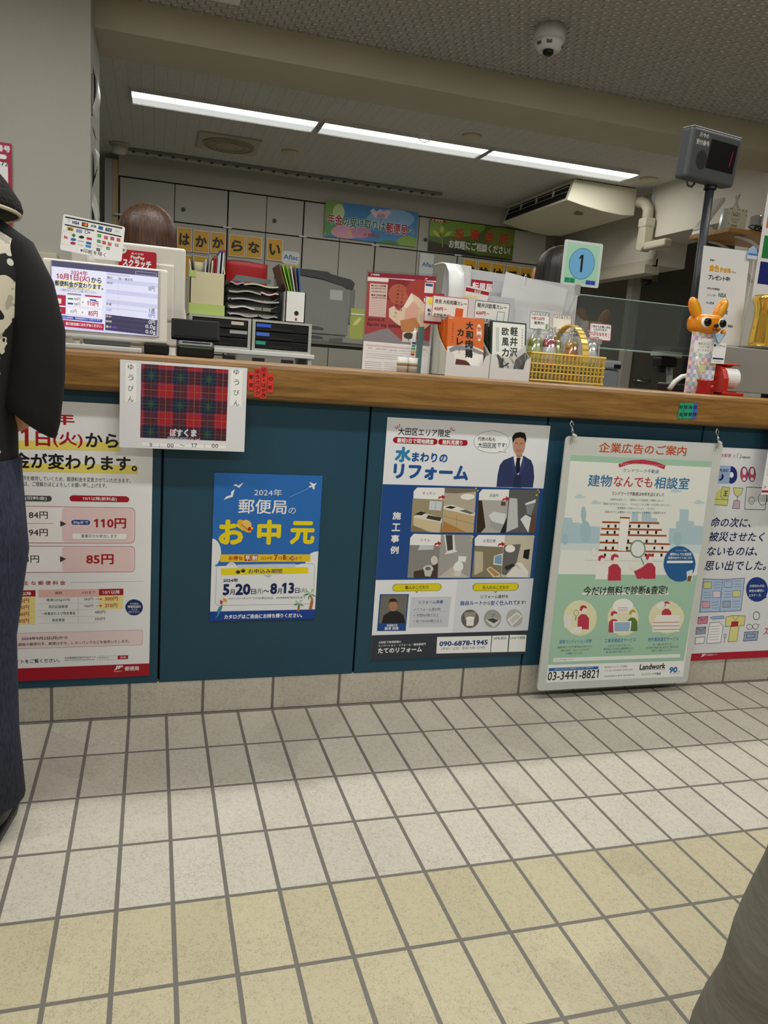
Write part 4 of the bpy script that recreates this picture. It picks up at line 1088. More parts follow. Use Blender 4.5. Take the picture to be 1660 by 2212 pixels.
'screen': ((-0.011, 0.1, 1.034, 0.263, 0.172), '''
p|229|1|0,65.9 .5,157.9 132.3,157.5 130.5,4.8 0,8.8
p|230|2|0,172 0,172 157.8,172 263,172 263,172 262.7,156.2 .5,157.5
t|2024年|45.8|141.6|41.2|11.7|231|0.02|0|2
p|232|2|12.7,125.8 122,126.2 122.2,120.7 12.9,120.8
t|10月1日(火)|11.7|124|80.9|18.6|231|0.03|0|3
t|から|95.6|125.1|25.4|15|3|0.03|0|3
p|232|2|7.9,112.7 124.4,111.7 124.5,107.8 8,108.1
t|郵便料金が変わります。|7.8|108.8|117.2|14.8|175|0.03|0|3
t|お客さまにおかれましては、|37.5|103.6|54.6|5.4|3|0|0|4
t|ご理解のほどよろしくお願い申し上げます。|21.6|97.8|88.1|5.4|3|0|0|2
p|231|2|4.2,86.7 34.5,87 34.3,60.3 5,60.7
p|231|2|5.1,56.9 34.5,56.8 34,39 5.7,39.4
p|233|2|37.1,86.4 123.3,85.8 122.2,61.9 36.1,61.2
p|233|2|36.2,57.4 122.4,56 121.8,40 36,40.7
p|234|3|15,77.6 23.5,77.6 23.5,64.9 15.4,65
p|234|3|15.2,50 23,49.8 22.9,41.3 15.5,41.6
p|235|2|70.4,90.2 71,90.3 71.5,90.7 71.9,91.2 72,91.8 72,91.8 71.9,92.4 71.5,93 71,93.3 70.4,93.4 39.2,93.4 38.5,93.3 38,93 37.7,92.4 37.5,91.8 37.5,91.8 37.7,91.2 38,90.7 38.5,90.3 39.2,90.2
p|231|2|119.3,88.8 120.1,89 120.8,89.4 121.2,90.1 121.4,90.8 121.4,90.8 121.2,91.6 120.8,92.3 120.1,92.7 119.3,92.8 82.3,92.8 81.6,92.7 80.9,92.3 80.5,91.6 80.3,90.8 80.3,90.8 80.5,90.1 80.9,89.4 81.6,89 82.3,88.8
p|8|3|50.7,77.3 51.5,77.4 52.2,77.9 52.6,78.6 52.8,79.4 52.8,79.4 52.6,80.2 52.2,80.9 51.5,81.4 50.7,81.6 41.2,81.6 40.3,81.4 39.6,80.9 39.2,80.2 39,79.4 39,79.4 39.2,78.6 39.6,77.9 40.3,77.4 41.2,77.3
p|236|3|50.1,64.8 51,65 51.8,65.5 52.3,66.3 52.5,67.2 52.5,67.2 52.3,68.1 51.8,68.8 51,69.4 50.1,69.5 41,69.5 40.1,69.4 39.4,68.8 38.9,68.1 38.7,67.2 38.7,67.2 38.9,66.3 39.4,65.5 40.1,65 41,64.8
p|236|3|106.6,79.1 107.4,79.2 108,79.6 108.4,80.2 108.5,81 108.5,81 108.4,81.7 108,82.3 107.4,82.7 106.6,82.9 94.3,82.9 93.6,82.7 93,82.3 92.6,81.7 92.4,81 92.4,81 92.6,80.2 93,79.6 93.6,79.2 94.3,79.1
t|84円|55.2|75.3|14.5|9.3|3|0|0|3
t|94円|54.6|62.2|14.9|9.3|3|0|0|3
t|110円|86.5|65|27.5|14.2|231|0.03|0|4
t|63円|46.2|43.3|14.8|9.3|3|0|0|3
t|85円|89.2|39.6|23.1|14.2|231|0.03|0|3
p|130|3|74.7,75.5 78.4,73.5 74.8,70.9
p|130|3|73.7,49.6 77.4,48 73.8,45.3
p|237|2|1.6,36 124.3,33.1 123.5,25.1 1.9,26.9
t|この他の郵便物、特殊取扱料なども変わります。|19.3|27.9|102.1|5.5|5|0|0|3
p|231|2|0,13.6 .6,24.9 128.5,21.8 127.9,5.1 0,8.4
t|は、窓口担当者におたずねください。|22.6|11.5|101.2|8.2|5|0.02|0|3
p|238|2|132.4,154.3 262.8,154.1 262.4,43.4 132.2,47.5
p|239|3|132.1,140.3 262.4,139.6 262.4,128.4 132.1,129.6
p|239|3|133.1,112.5 263,110.7 263,99.5 133,101.8
p|239|3|133.9,86.7 263,83.8 263,72.6 133.9,75.9
l|240|4|0.5|162.6,147.4 162.6,52.9
l|241|5|0.6|132.4,64.7 262.6,62.1
p|242|3|189.6,149.1 190.3,149.2 190.9,149.6 191.2,150.1 191.4,150.8 191.4,150.8 191.2,151.5 190.9,152 190.3,152.4 189.6,152.5 136.1,152.5 135.5,152.4 134.9,152 134.5,151.5 134.4,150.8 134.4,150.8 134.5,150.1 134.9,149.6 135.5,149.2 136.1,149.1
l|243|3|0.6|257.5,158.3 257.9,158.4 258.2,158.6 258.5,158.9 258.5,159.3 258.5,164.9 258.5,165.3 258.2,165.6 257.9,165.9 257.5,165.9 206,165.9 205.7,165.9 205.3,165.6 205.1,165.3 205,164.9 205,159.3 205.1,158.9 205.3,158.6 205.7,158.4 206,158.3 257.5,158.3
t|種別|134|139.6|14.1|6|3|0|0|4
t|第一種定形|163.5|139.2|36|6.5|3|0|0|4
t|単価|134.4|125.9|13.4|6|3|0|0|4
t|0円|238.5|118.5|16.3|11.5|3|0|0|4
t|数量|133.2|71.6|13.3|6|3|0|0|4
t|1通|240.4|61.5|15.1|11.5|3|0|0|6
t|小計|133.6|57.1|13.4|6|244|0|0|6
t|0円|239.6|48|16.3|12.3|245|0|0|3
p|246|3|132.2,47.5 262.4,43.4 261.3,2 131.2,6.8
t|合計|132.3|39.9|14.5|5.6|5|0|0|4
t|風袋|132.7|27.1|14.5|5.6|5|0|0|4
t|重さ|133.2|13.3|13|5.6|5|0|0|4
p|247|4|149.5,17.5 161.8,17.1 161.6,13.4 149.3,13.5
t|0円|240.2|30.6|16.3|12.3|5|0|0|4
t|0.0g|232.6|17.2|25.6|12.3|5|0|0|4
t|0.0g|233|3.6|25.6|12.3|5|0|0|4
l|248|5|0.5|131.6,40.3 261.8,35.9
l|248|5|0.5|132.1,27.6 262.2,22.7
l|248|5|0.5|132.5,15.7 262.7,10.3'''),
'pay': ((0.009, 0.2, 1.258, 0.152, 0.088), '''
p|249|1|3.1,85.2 146.9,87.1 146.8,83.2 3,81.4
p|249|1|3.9,65.8 77.8,65.4 78,62.1 3.7,62.4
p|249|1|84.5,65.7 147.5,64.7 147.4,61.3 84.3,62.3
t|VISA|20.3|70|19.6|8.3|20|0.05|0.2|1
l|130|1|0.6|8.9,77.9 12.4,75.6 11.9,72.2
l|130|2|0.6|11.2,79.6 14.8,76 14.3,71.8
p|250|1|45.3,79.3 61.1,79.1 61.1,68.9 45.3,69.2
p|251|2|54,74.9 53.9,73.7 53.4,72.6 52.7,71.6 51.7,70.9 50.6,70.5 49.4,70.5 48.4,70.8 47.5,71.5 46.9,72.5 46.6,73.6 46.7,74.8 47.1,75.9 47.9,76.9 48.8,77.6 50,78 51.1,78 52.2,77.6 53.1,77 53.7,76
p|252|3|59.4,75 59.3,73.8 58.8,72.6 58.1,71.7 57.1,71 56,70.6 54.8,70.6 53.8,70.9 52.9,71.6 52.3,72.6 52,73.7 52.1,74.9 52.5,76 53.2,77 54.2,77.7 55.3,78.1 56.5,78.1 57.6,77.7 58.5,77.1 59.1,76.1
t|JCB|67.8|70.5|13.9|7.5|88|0.05|0|1
p|253|1|87.1,78.9 99,78.8 99,69.4 87.1,69.6
p|254|1|105.4,78.2 121.7,78.5 120.7,69.7 104.5,69.5
t|Pay|109.2|72.3|10.3|4.2|5|0|0|2
p|255|1|127.7,78.6 142,78.5 141.8,70.7 127.5,70.4
l|14|2|0.4|137.8,76.1 137.8,75.1 137.4,74.2 136.8,73.5 136,72.9 135.1,72.6 134.2,72.6 133.3,72.9 132.6,73.4 132.1,74.2 131.9,75.1 131.9,76 132.3,76.9 132.9,77.7 133.7,78.2 134.6,78.5 135.5,78.5 136.4,78.3 137.1,77.7 137.6,77 137.8,76.1
p|256|1|10.4,60.2 26.7,60.5 26.7,51.3 10.4,51
t|iD|13.7|51.9|10.2|6.6|3|0.05|0|2
p|257|1|33,59 48.2,59.1 48.1,50.7 32.9,50.6
l|258|1|1.2|63,57 62.9,55.6 62.4,54.4 61.6,53.3 60.5,52.5 59.2,52.1 57.9,52.1 56.7,52.5 55.8,53.3 55.1,54.3 54.8,55.6 54.9,56.9 55.3,58.2 56.2,59.2 57.3,60 58.5,60.4 59.8,60.5 61,60.1 62,59.3 62.7,58.2 63,57
t|+|63.4|54.1|5|5|258|0.05|0|2
l|18|1|0.4|.9,13.2 22.5,13.2 22.5,47.3 .9,47.3 .9,13.2
t|ic|5.4|28.6|8.9|8.3|259|0.05|0|2
p|260|1|27.9,46.8 33.6,41.5 28.4,36 23.1,40.6
p|261|1|54.7,41.3 54.3,40.1 53.3,39 51.8,38.1 49.8,37.4 47.7,37.1 45.5,37.1 43.6,37.6 42.1,38.3 41.1,39.3 40.8,40.4 41.1,41.6 42.1,42.8 43.7,43.7 45.6,44.3 47.8,44.7 49.9,44.6 51.9,44.2 53.4,43.5 54.4,42.5
p|262|1|60.4,43.8 73.7,43.9 74.3,37.6 60.9,37.5
p|263|2|35.3,31 35,29.8 34,28.7 32.4,27.7 30.5,27.1 28.3,26.8 26.2,26.8 24.3,27.2 22.8,28 21.8,29 21.5,30.1 21.9,31.3 22.9,32.4 24.4,33.3 26.3,34 28.5,34.3 30.6,34.3 32.5,33.8 34,33.1 35,32.1
l|147|1|1.2|40.8,30 54.9,30.2
p|263|1|60.1,32.3 73.5,32.4 74,26.1 60.6,26.1
p|264|2|35.3,21.3 35,20.1 34,19 32.4,18 30.5,17.4 28.3,17.1 26.2,17.2 24.3,17.6 22.8,18.3 21.8,19.3 21.5,20.5 21.9,21.7 22.8,22.8 24.4,23.7 26.3,24.3 28.4,24.6 30.6,24.6 32.5,24.2 34,23.4 35,22.4
l|14|1|1.2|40.8,19.9 54.9,20.1
p|265|1|60,23.8 73.3,23.9 73.9,17.6 60.5,17.6
p|266|1|86.4,57.5 95.7,57.8 96.4,49.8 87.1,49.5
l|267|2|0.8|88.9,53.2 94,53.7
p|268|1|103.5,56.1 112.9,56.4 113.6,48.3 104.2,48.1
l|267|2|0.8|106,51.8 111.1,52.2
p|269|1|119.7,57.1 129.1,57.4 129.8,49.3 120.4,49
l|267|2|0.8|122.2,52.8 127.3,53.2
p|270|1|135.6,57.1 145.1,57.4 145.9,49.3 136.3,49.1
l|267|2|0.8|138.2,52.8 143.3,53.2
p|271|1|86.8,43.1 96.1,43.3 96.8,35.3 87.5,35.1
l|267|2|0.8|89.3,38.8 94.4,39.2
p|272|1|100.1,42.3 109.4,42.5 110.1,34.5 100.7,34.2
l|267|2|0.8|102.6,38 107.6,38.4
p|273|1|114.2,41.6 123.6,41.8 124.3,33.7 114.9,33.5
l|267|2|0.8|116.7,37.3 121.8,37.6
p|274|1|132.6,42.4 142.1,42.7 142.8,34.6 133.3,34.3
l|267|2|0.8|135.2,38.1 140.3,38.5
p|275|1|111.4,29.9 120.8,30.2 121.5,22.1 112.1,21.9
l|267|2|0.8|113.9,25.6 119,26
p|4|1|87.5,21 96.8,21.2 97.5,13.2 88.2,13
l|267|2|0.8|90,16.7 95,17.1
t|Alipay+|87.3|25.5|16.1|4.6|147|0|0|1
p|12|2|43.8,0 43.8,13.6 117.5,13.3 117.4,0
t|※印紙を除く|47.7|1.8|65.6|11.4|261|0.02|0|3'''),
'number': ((1.5, 0.2, 1.316, 0.132, 0.132), '''
p|276|1|7,126.8 124.3,126.7 125.4,6.3 5.3,7.2
p|277|2|111.9,71 111.4,61.4 109.2,52 105.2,43.2 99.7,35.2 92.8,28.4 84.8,23.1 76,19.5 66.7,17.8 57.4,18 48.4,20.2 40.1,24.3 32.8,30 26.8,37.1 22.3,45.4 19.6,54.4 18.6,64 19.4,73.5 22,82.8 26.2,91.4 31.9,99 38.8,105.4 46.6,110.4 55.2,113.7 64.1,115.2 73,115 81.7,112.9 89.8,109.2 96.9,103.8 102.9,97.1 107.5,89.2 110.6,80.4
p|278|3|110.4,70.9 109.9,61.6 107.7,52.5 103.9,43.9 98.6,36.2 91.9,29.6 84.1,24.5 75.6,21 66.7,19.4 57.7,19.6 49,21.7 40.9,25.6 33.9,31.1 28.1,38 23.8,46.1 21.1,54.9 20.1,64.1 20.9,73.3 23.4,82.3 27.5,90.7 33,98.1 39.6,104.3 47.2,109.1 55.5,112.3 64.1,113.8 72.8,113.5 81.2,111.6 89,107.9 95.9,102.7 101.7,96.2 106.2,88.5 109.1,80
p|279|4|59.1,93.1 68.2,94.8 68.7,41.1 60.9,40.5 60.4,83.4 53.8,79.5 53.7,85.4
p|280|4|9.5,20.6 46.7,20.4 46.5,5.3 9,4.9
t|貯 金|11.6|6.4|31.6|11.4|281|0|0|5
p|282|3|86.6,17.8 121.6,18 121.2,4.9 86,4.7
t|保 険|89.5|5.6|28.8|11.4|283|0|0|4'''),
'peach': ((0.876, 0.27, 0.996, 0.21, 0.297), '''
p|284|1|0,297 0,283.8 210,283.8 210,297
t|JP 郵便局|9.1|287.9|26.7|5.3|5|0.03|0|2
t|JP|175.2|285.8|9.2|4.6|5|0.03|0|2
p|285|1|0,170.6 0,282.6 210,280 210,234 209.3,92.4 .5,100.7
p|286|2|63,281.5 132.1,279.7 116,213.9 61.9,219.3
p|287|3|131.3,236.8 130.3,227.1 126.3,218.4 119.8,211.4 111.2,206.9 101.5,205.3 91.6,206.7 82.4,211.1 74.9,218 69.8,226.8 67.6,236.6 68.5,246.4 72.5,255.3 79.2,262.3 87.9,266.8 97.7,268.3 107.6,266.8 116.7,262.3 124.2,255.3 129.2,246.5
p|288|4|205.9,251.2 204.4,240.7 198.9,231.3 189.9,223.7 178.4,218.9 165.4,217.1 152.1,218.7 139.9,223.5 129.9,231 123.2,240.5 120.5,251.1 122,261.7 127.6,271.3 136.7,278.9 148.4,283.7 161.6,285.3 174.9,283.6 187,278.7 196.8,271.1 203.3,261.6
p|289|5|72,193.6 86.6,202.3 102.5,188.2 116.7,202.6 137.5,244 161.3,231.3 199,197.7 202.9,153.1 179.8,133.2 141.3,121.1 96.5,151.2 73.6,167.9
p|290|6|123.3,202.6 142,222.6 169.7,197.4 161.8,163.6 122.4,162.9
p|291|7|116.7,202.6 137.5,244 147,222.7 127,197
p|292|7|109.3,159.9 154.8,171.9 172.5,147 141.2,122.5 114.3,131.8
p|293|8|159.9,197.3 200.2,186.5 200.7,153.1 175.1,158.2
p|294|8|0,109.3 47.5,127.5 74.1,133.8 116.1,100.9 161.7,107.7 210,103.5 210,86.9 0,89.3
p|295|3|0,282.6 64.7,281.7 64.7,271.3 0,271.5
p|296|3|8.1,265 63.1,264.1 63.6,166.3 10.7,166.9
t|■お申込み期間■|12.7|255.8|45|5.8|297|0.02|0|4
t|2024年6月14日|13.2|248|45|5.8|297|0.02|0|4
t|2024年7月12日|13.8|238.7|44.9|5.8|297|0.02|0|4
t|■配送期間■|14.6|227.7|44.9|5.8|297|0.02|0|4
t|2024年7月中旬|15.1|220.2|44.8|5.8|297|0.02|0|4
l|298|4|0.8|12.5,216.1 58.7,215.8
l|298|4|0.8|12.8,210.9 59,210.7
l|298|4|0.8|13.2,205.7 59.4,205.5
l|298|4|0.8|13.5,200.5 59.7,200.3
l|298|4|0.8|13.9,195.3 60,195.2
l|298|4|0.8|14.3,190.1 60.4,190
l|298|4|0.8|14.6,184.9 60.7,184.8
l|298|4|0.8|15,179.7 61,179.7
l|298|4|0.8|15.3,174.5 61.4,174.5
l|298|4|0.8|15.7,169.3 61.7,169.4
t|甘|93.5|267.8|8.1|6.9|299|0|0|4
t|さ|93|256.6|8.1|6.9|299|0|0|4
t|が|92.6|245.4|8.1|6.9|299|0|0|4
t|濃|92.1|234.2|8.1|6.9|299|0|0|6
t|く|91.7|223.1|8.1|6.9|299|0|0|6
t|た|91.3|211.9|8|6.9|299|0|0|6
t|ま|90.8|200.8|8|6.8|299|0|0|6
t|ら|90.4|189.7|8|6.8|299|0|0|6
t|な|90|178.7|8|6.8|299|0|0|6
t|い|89.5|167.6|8|6.8|299|0|0|6
t|お|107.2|267.7|8|6.9|299|0|0|4
t|い|106.9|256.2|8|6.9|299|0|0|4
t|し|106.6|244.8|8|6.9|299|0|0|4
t|く|106.3|233.3|8|6.9|299|0|0|6
t|て|106|221.9|8|6.9|299|0|0|6
t|食|105.7|210.5|8|6.8|299|0|0|6
t|べ|105.3|199.1|8|6.8|299|0|0|6
t|頃|105|187.7|8|6.8|299|0|0|6
t|福島県産 桃|7.9|153|52.9|8.6|300|0.01|0|2
t|farm to table|7.1|137.8|106.5|10.8|301|0.01|0|8
p|302|5|176.8,246.9 203.5,246.9 203.5,276.7 176.8,276.7
p|236|6|178.6,274.4 201.5,273.8 201.2,266.4 179,267.6
p|303|6|177.6,232.8 203.6,232.8 203.6,244.9 177.6,244.9
t|A|196.2|234.2|5.5|5.6|5|0|0|7
p|302|6|177.7,219.6 203.6,219.6 203.6,231.3 177.7,231.3
p|304|9|200.9,167.5 200.6,164.9 199.5,162.6 197.8,160.7 195.5,159.5 192.9,159 190.3,159.4 187.9,160.6 185.9,162.4 184.6,164.7 184.1,167.3 184.3,169.9 185.4,172.2 187.2,174.1 189.5,175.3 192,175.8 194.7,175.4 197.1,174.3 199,172.4 200.3,170.1
p|305|9|119.6,96.5 158.4,96.5 158.4,126.3 119.6,126.3
p|306|10|154.7,115.9 154.1,112.8 152,109.9 148.7,107.6 144.4,106.1 139.6,105.4 134.7,105.8 130.2,107.1 126.6,109.3 124.2,112 123.2,115.1 123.8,118.3 125.9,121.1 129.2,123.4 133.6,125 138.4,125.6 143.3,125.2 147.8,123.8 151.4,121.7 153.7,119
l|306|11|2|139.3,109.9 139.9,100.2
p|195|9|0,90.7 210,88.3 210,0 210,0 0,0
p|307|10|8,81.5 195.6,79.6 195.2,74.1 7.4,75.8
t|もも|15.6|67.5|12.6|5.7|3|0|0|10
t|12,2|155.8|64.1|19.5|6.1|3|0|0|10
t|60079-1701-1|40.5|67.6|34.4|3.9|3|0|0|10
t|福島の恵み もも3kg(9~13玉)|81.6|66.3|67.7|3.9|3|0|0|10
l|308|10|0.5|7.7,61.6 195,59.5
l|309|10|0.9|8.2,54 125.6,53
l|309|10|0.9|8.6,48.3 125.9,47.4
l|309|10|0.9|9,41.8 126.3,41.1
l|310|10|0.9|8.2,28.5 60.7,28.3
l|309|10|0.8|69,29.2 123.7,29
l|310|10|0.9|8.6,22.9 61.1,22.7
l|309|10|0.8|69.4,23.6 124.1,23.5
l|310|10|0.9|9,17.3 61.5,17.1
l|309|10|0.8|69.8,18 124.4,18
l|310|10|0.9|9.5,10.3 61.9,10.2
l|309|10|0.8|70.2,11.1 124.8,11.1
l|310|10|0.9|10,4.1 62.3,4.1
l|309|10|0.8|70.6,5 125.2,5.1
t|産直宅配サービス|135.6|47.8|27.7|3.9|3|0|0|10'''),
'card0': ((1.039, 0.12, 1.169, 0.115, 0.062), '''
l|311|1|1.6|110,1 111.5,1.3 112.8,2.2 113.7,3.5 114,5 114,57 113.7,58.5 112.8,59.8 111.5,60.7 110,61 5,61 3.5,60.7 2.2,59.8 1.3,58.5 1,57 1,5 1.3,3.5 2.2,2.2 3.5,1.3 5,1 110,1
t|奈良 大和肉鶏カレー|7.9|39.1|102.1|12.9|2|0.02|0|2
t|430円|7.3|18.5|27.7|10.8|1|0.03|0|2
t|(税込)|38.1|21.5|9.5|4.7|1|0|0|2
t|好評販売中!|6.7|.9|53.5|9.8|2|0.02|0|2
p|312|2|75.6,31.1 100.3,30.5 99.4,4.7 74.4,5.8'''),
'card1': ((1.175, 0.12, 1.167, 0.115, 0.062), '''
l|313|1|1.6|110,1 111.5,1.3 112.8,2.2 113.7,3.5 114,5 114,57 113.7,58.5 112.8,59.8 111.5,60.7 110,61 5,61 3.5,60.7 2.2,59.8 1.3,58.5 1,57 1,5 1.3,3.5 2.2,2.2 3.5,1.3 5,1 110,1
t|軽井沢欧風カレー|8.4|41.4|97|13.7|2|0.02|0|2
t|620円|6.2|20|30.8|11.2|1|0.03|0|2
t|(税込)|40.3|23.2|9.8|4.8|1|0|0|2
t|好評販売中!|5.7|.4|57.2|10.4|2|0.02|0|2
p|314|2|76.3,34.5 99.5,34.1 98.7,2.8 75.3,3.2
l|3|3|1.2|76.3,34.5 99.5,34.1 98.7,2.8 75.3,3.2 76.3,34.5'''),
'card2': ((1.358, 0.11, 1.159, 0.068, 0.055), '''
l|315|1|1.6|63,1 64.5,1.3 65.8,2.2 66.7,3.5 67,5 67,50 66.7,51.5 65.8,52.8 64.5,53.7 63,54 5,54 3.5,53.7 2.2,52.8 1.3,51.5 1,50 1,5 1.3,3.5 2.2,2.2 3.5,1.3 5,1 63,1
t|つぶらなカボス|2.8|42|62.8|10.5|2|0.02|0|2
t|1本125円|6.3|28.8|43.8|10.2|303|0.03|0|2
t|販売中!|16.1|15.2|33.8|10.2|2|0.02|0|2
p|316|2|55.4,19.4 62.5,19.4 62.4,4.1 55.3,4.1'''),
'card3': ((1.485, 0.2, 1.164, 0.068, 0.055), '''
l|317|1|1.6|63,1 64.5,1.3 65.8,2.2 66.7,3.5 67,5 67,50 66.7,51.5 65.8,52.8 64.5,53.7 63,54 5,54 3.5,53.7 2.2,52.8 1.3,51.5 1,50 1,5 1.3,3.5 2.2,2.2 3.5,1.3 5,1 63,1
t|つぶらなミカン|2.2|42.3|62.6|10.6|2|0.02|0|2'''),
'card4': ((1.571, 0.11, 1.144, 0.077, 0.052), '''
l|318|1|1.6|72,1 73.5,1.3 74.8,2.2 75.7,3.5 76,5 76,47 75.7,48.5 74.8,49.8 73.5,50.7 72,51 5,51 3.5,50.7 2.2,49.8 1.3,48.5 1,47 1,5 1.3,3.5 2.2,2.2 3.5,1.3 5,1 72,1
t|1本からお買い求め|6.2|38.1|66.9|7.9|2|0.02|0|2
t|いただけます!|13.1|29|48.4|8|2|0.02|0|2
t|つぶらなモモ|2.1|13.1|60.9|11.5|303|0.03|0|2
t|125円|3|.7|30.5|8.8|303|0.03|0|2
p|319|2|66.6,24.4 72.6,24.5 72.8,8.6 66.7,8.3'''),
'packA': ((1.082, 0.095, 1.03, 0.118, 0.15), '''
p|320|1|0,60 67.4,70.7 118,56.8 118,0 118,0 0,0
p|321|2|5.6,53.5 29.2,66.2 71.7,66.5 118,50.4 118,41.2 72.1,53.1 29.3,50.5 10,42.5
p|322|2|25.7,0 29.7,25.3 60.1,22.7 86.5,8.2 85,0
p|323|3|59.7,36.4 115,44.5 118,0 118,0 83.9,-0 68.8,18.6
t|大|57.9|114.8|23.9|24.5|324|0.05|0|1
t|和|57.9|87.4|24.2|25|324|0.05|0|1
t|肉|57.9|59.4|24.5|25.6|324|0.05|0|3
t|鶏|57.9|30.7|24.8|26.3|324|0.05|0|4
t|カ|30.8|93.4|21|21.6|324|0.05|0|1
t|レ|29.4|66.9|21.2|22.1|324|0.05|0|2
l|324|3|0.9036|38.6,60.5 39,41.5
p|325|1|109.8,109.3 109.8,101.3 108.9,94 107.4,88.2 105.2,84.3 102.7,82.9 100.1,84 97.6,87.6 95.5,93.3 94,100.4 93.3,108.4 93.4,116.3 94.3,123.4 95.8,129.1 98,132.8 100.4,134.2 103,133.1 105.5,129.6 107.5,124.1 109,117.1
t|奈|94.1|111.8|14|14.4|326|0.03|0|2
t|良|95|89.4|14.1|14.7|326|0.03|0|2
t|NAKO|3.3|142.8|14.5|3.3|5|0|0|1
t|化|14.4|128.4|4.6|4.7|327|0|0|1
t|学|14.2|120.5|4.6|4.7|327|0|0|1
t|調|14|112.5|4.6|4.7|327|0|0|1
t|味|13.8|104.5|4.6|4.7|327|0|0|1
t|料|13.6|96.4|4.6|4.8|327|0|0|1
t|無|13.4|88.3|4.7|4.8|327|0|0|1
t|添|13.3|80.1|4.7|4.8|327|0|0|1
t|加|13.1|71.8|4.7|4.9|327|0|0|1'''),
'packB': ((1.219, 0.095, 1.029, 0.118, 0.15), '''
p|328|1|5,0 113,0 113,145 5,145
p|329|2|0,0 14.8,50.2 57.5,39.3 118,83.6 118,0
p|330|3|23.3,50.8 40.5,33.4 45.1,5.5 10.7,7.8
p|331|3|83.3,36.4 116.8,62 117.1,.9 75.4,2.8
p|332|4|6.4,40.3 11.5,42.6 10.6,36
p|333|4|22.2,19.2 27.4,21.4 26.6,14.8
p|332|4|37.9,35.9 43,38.1 42.2,31.5
p|333|3|54,14.6 59.2,16.8 58.4,10.1
p|332|3|69.6,31.3 74.7,33.6 74,26.9
p|333|4|86.1,10 91.2,12.2 90.5,5.5
p|332|4|101.6,26.8 106.7,29 106,22.4
p|333|5|10.2,36 15.3,38.2 14.5,31.6
p|332|5|26.1,14.8 31.3,17 30.5,10.3
p|333|5|41.8,31.5 46.9,33.7 46.1,27.1
p|332|4|58,10.2 63.1,12.4 62.4,5.7
p|333|4|73.6,27 78.7,29.2 78,22.6
p|332|4|89.1,43.6 94.2,45.9 93.5,39.3
p|333|5|105.6,22.4 110.7,24.6 110,18
p|332|6|14.1,31.7 19.2,33.9 18.3,27.3
p|333|6|30,10.4 35.2,12.6 34.4,5.9
p|332|6|45.7,27.1 50.8,29.4 50.1,22.7
p|333|3|61.3,43.8 66.4,46 65.6,39.4
p|332|5|77.6,22.6 82.7,24.8 82,18.2
p|333|5|93.1,39.3 98.1,41.5 97.5,34.9
p|332|6|109.6,18 114.7,20.2 114.1,13.6
p|333|7|17.9,27.3 23,29.5 22.2,22.9
p|332|7|33.9,5.9 39.1,8.2 38.3,1.5
p|333|7|49.6,22.8 54.7,25 54,18.4
p|332|4|65.2,39.4 70.3,41.7 69.6,35.1
p|333|6|81.5,18.2 86.7,20.4 86,13.8
p|332|6|97,34.9 102.1,37.2 101.5,30.6
p|333|7|118,9.3 113.6,13.6 118,15.5
p|332|8|21.8,22.9 26.9,25.2 26.1,18.5
p|333|5|37.4,39.6 42.5,41.8 41.8,35.2
p|332|8|53.6,18.4 58.7,20.6 57.9,13.9
p|333|5|69.1,35.1 74.2,37.3 73.5,30.7
p|332|7|85.5,13.8 90.7,16 90,9.3
p|333|7|101,30.6 106.1,32.8 105.5,26.2
p|332|6|9.8,39.7 14.9,42 14,35.4
p|333|9|25.7,18.6 30.8,20.8 30,14.1
p|332|6|41.3,35.3 46.4,37.5 45.7,30.9
p|333|9|57.5,14 62.6,16.2 61.9,9.5
p|332|6|73.1,30.7 78.2,33 77.5,26.3
p|333|8|89.5,9.4 94.7,11.6 94,4.9
t|軽|63.3|107.9|25.9|27.6|334|0.03|0|2
t|井|63.2|76.6|26.1|28.1|334|0.03|0|3
t|沢|63.2|44.8|26.4|28.6|334|0.03|0|5
t|欧|35.3|107.1|23.3|24.9|334|0.03|0|2
t|風|36.2|75.5|23.6|25.3|334|0.03|0|3
t|カ|37.1|43.3|23.8|25.8|334|0.03|0|4
t|レ|38.1|10.6|24|26.3|334|0.03|0|10
t|信|101.6|126.4|5|5.3|130|0|0|2
t|州|101.6|118.3|5|5.3|130|0|0|2
t|産|101.6|110|5|5.4|130|0|0|2
t|豚|101.7|101.8|5|5.4|130|0|0|2
t|肉|101.7|93.5|5.1|5.4|130|0|0|2
t|使|101.7|85.2|5.1|5.4|130|0|0|2
t|用|101.8|76.8|5.1|5.5|130|0|0|3
p|335|3|14.5,129.2 26.1,129.1 28.4,55.8 17.3,57.3'''),
'movesign': ((1.23, 0.3, 1.279, 0.075, 0.031), '''
t|転居届|4.9|-.6|69|24.2|5|0.03|0|1'''),
'houseL': ((1.03, 0.16, 1.15, 0.058, 0.08), '''
l|56|1|1.6|53,1 54.5,1.3 55.8,2.2 56.7,3.5 57,5 57,75 56.7,76.5 55.8,77.8 54.5,78.7 53,79 5,79 3.5,78.7 2.2,77.8 1.3,76.5 1,75 1,5 1.3,3.5 2.2,2.2 3.5,1.3 5,1 53,1
p|336|2|34.1,68.7 33.7,65.1 32,61.7 29.3,58.9 25.8,56.9 22,55.9 18.1,56.1 14.6,57.3 11.8,59.5 9.9,62.5 9.1,65.9 9.5,69.4 11.1,72.8 13.7,75.7 17.1,77.7 21,78.7 24.9,78.6 28.5,77.4 31.4,75.2 33.4,72.2
t|転|9.5|34.8|11.4|9.6|42|0.03|0|2
t|ネ|10.1|23.1|11.3|9.5|42|0.03|0|2
p|56|2|0,0 58,0 58,7.8 0,7.8'''),
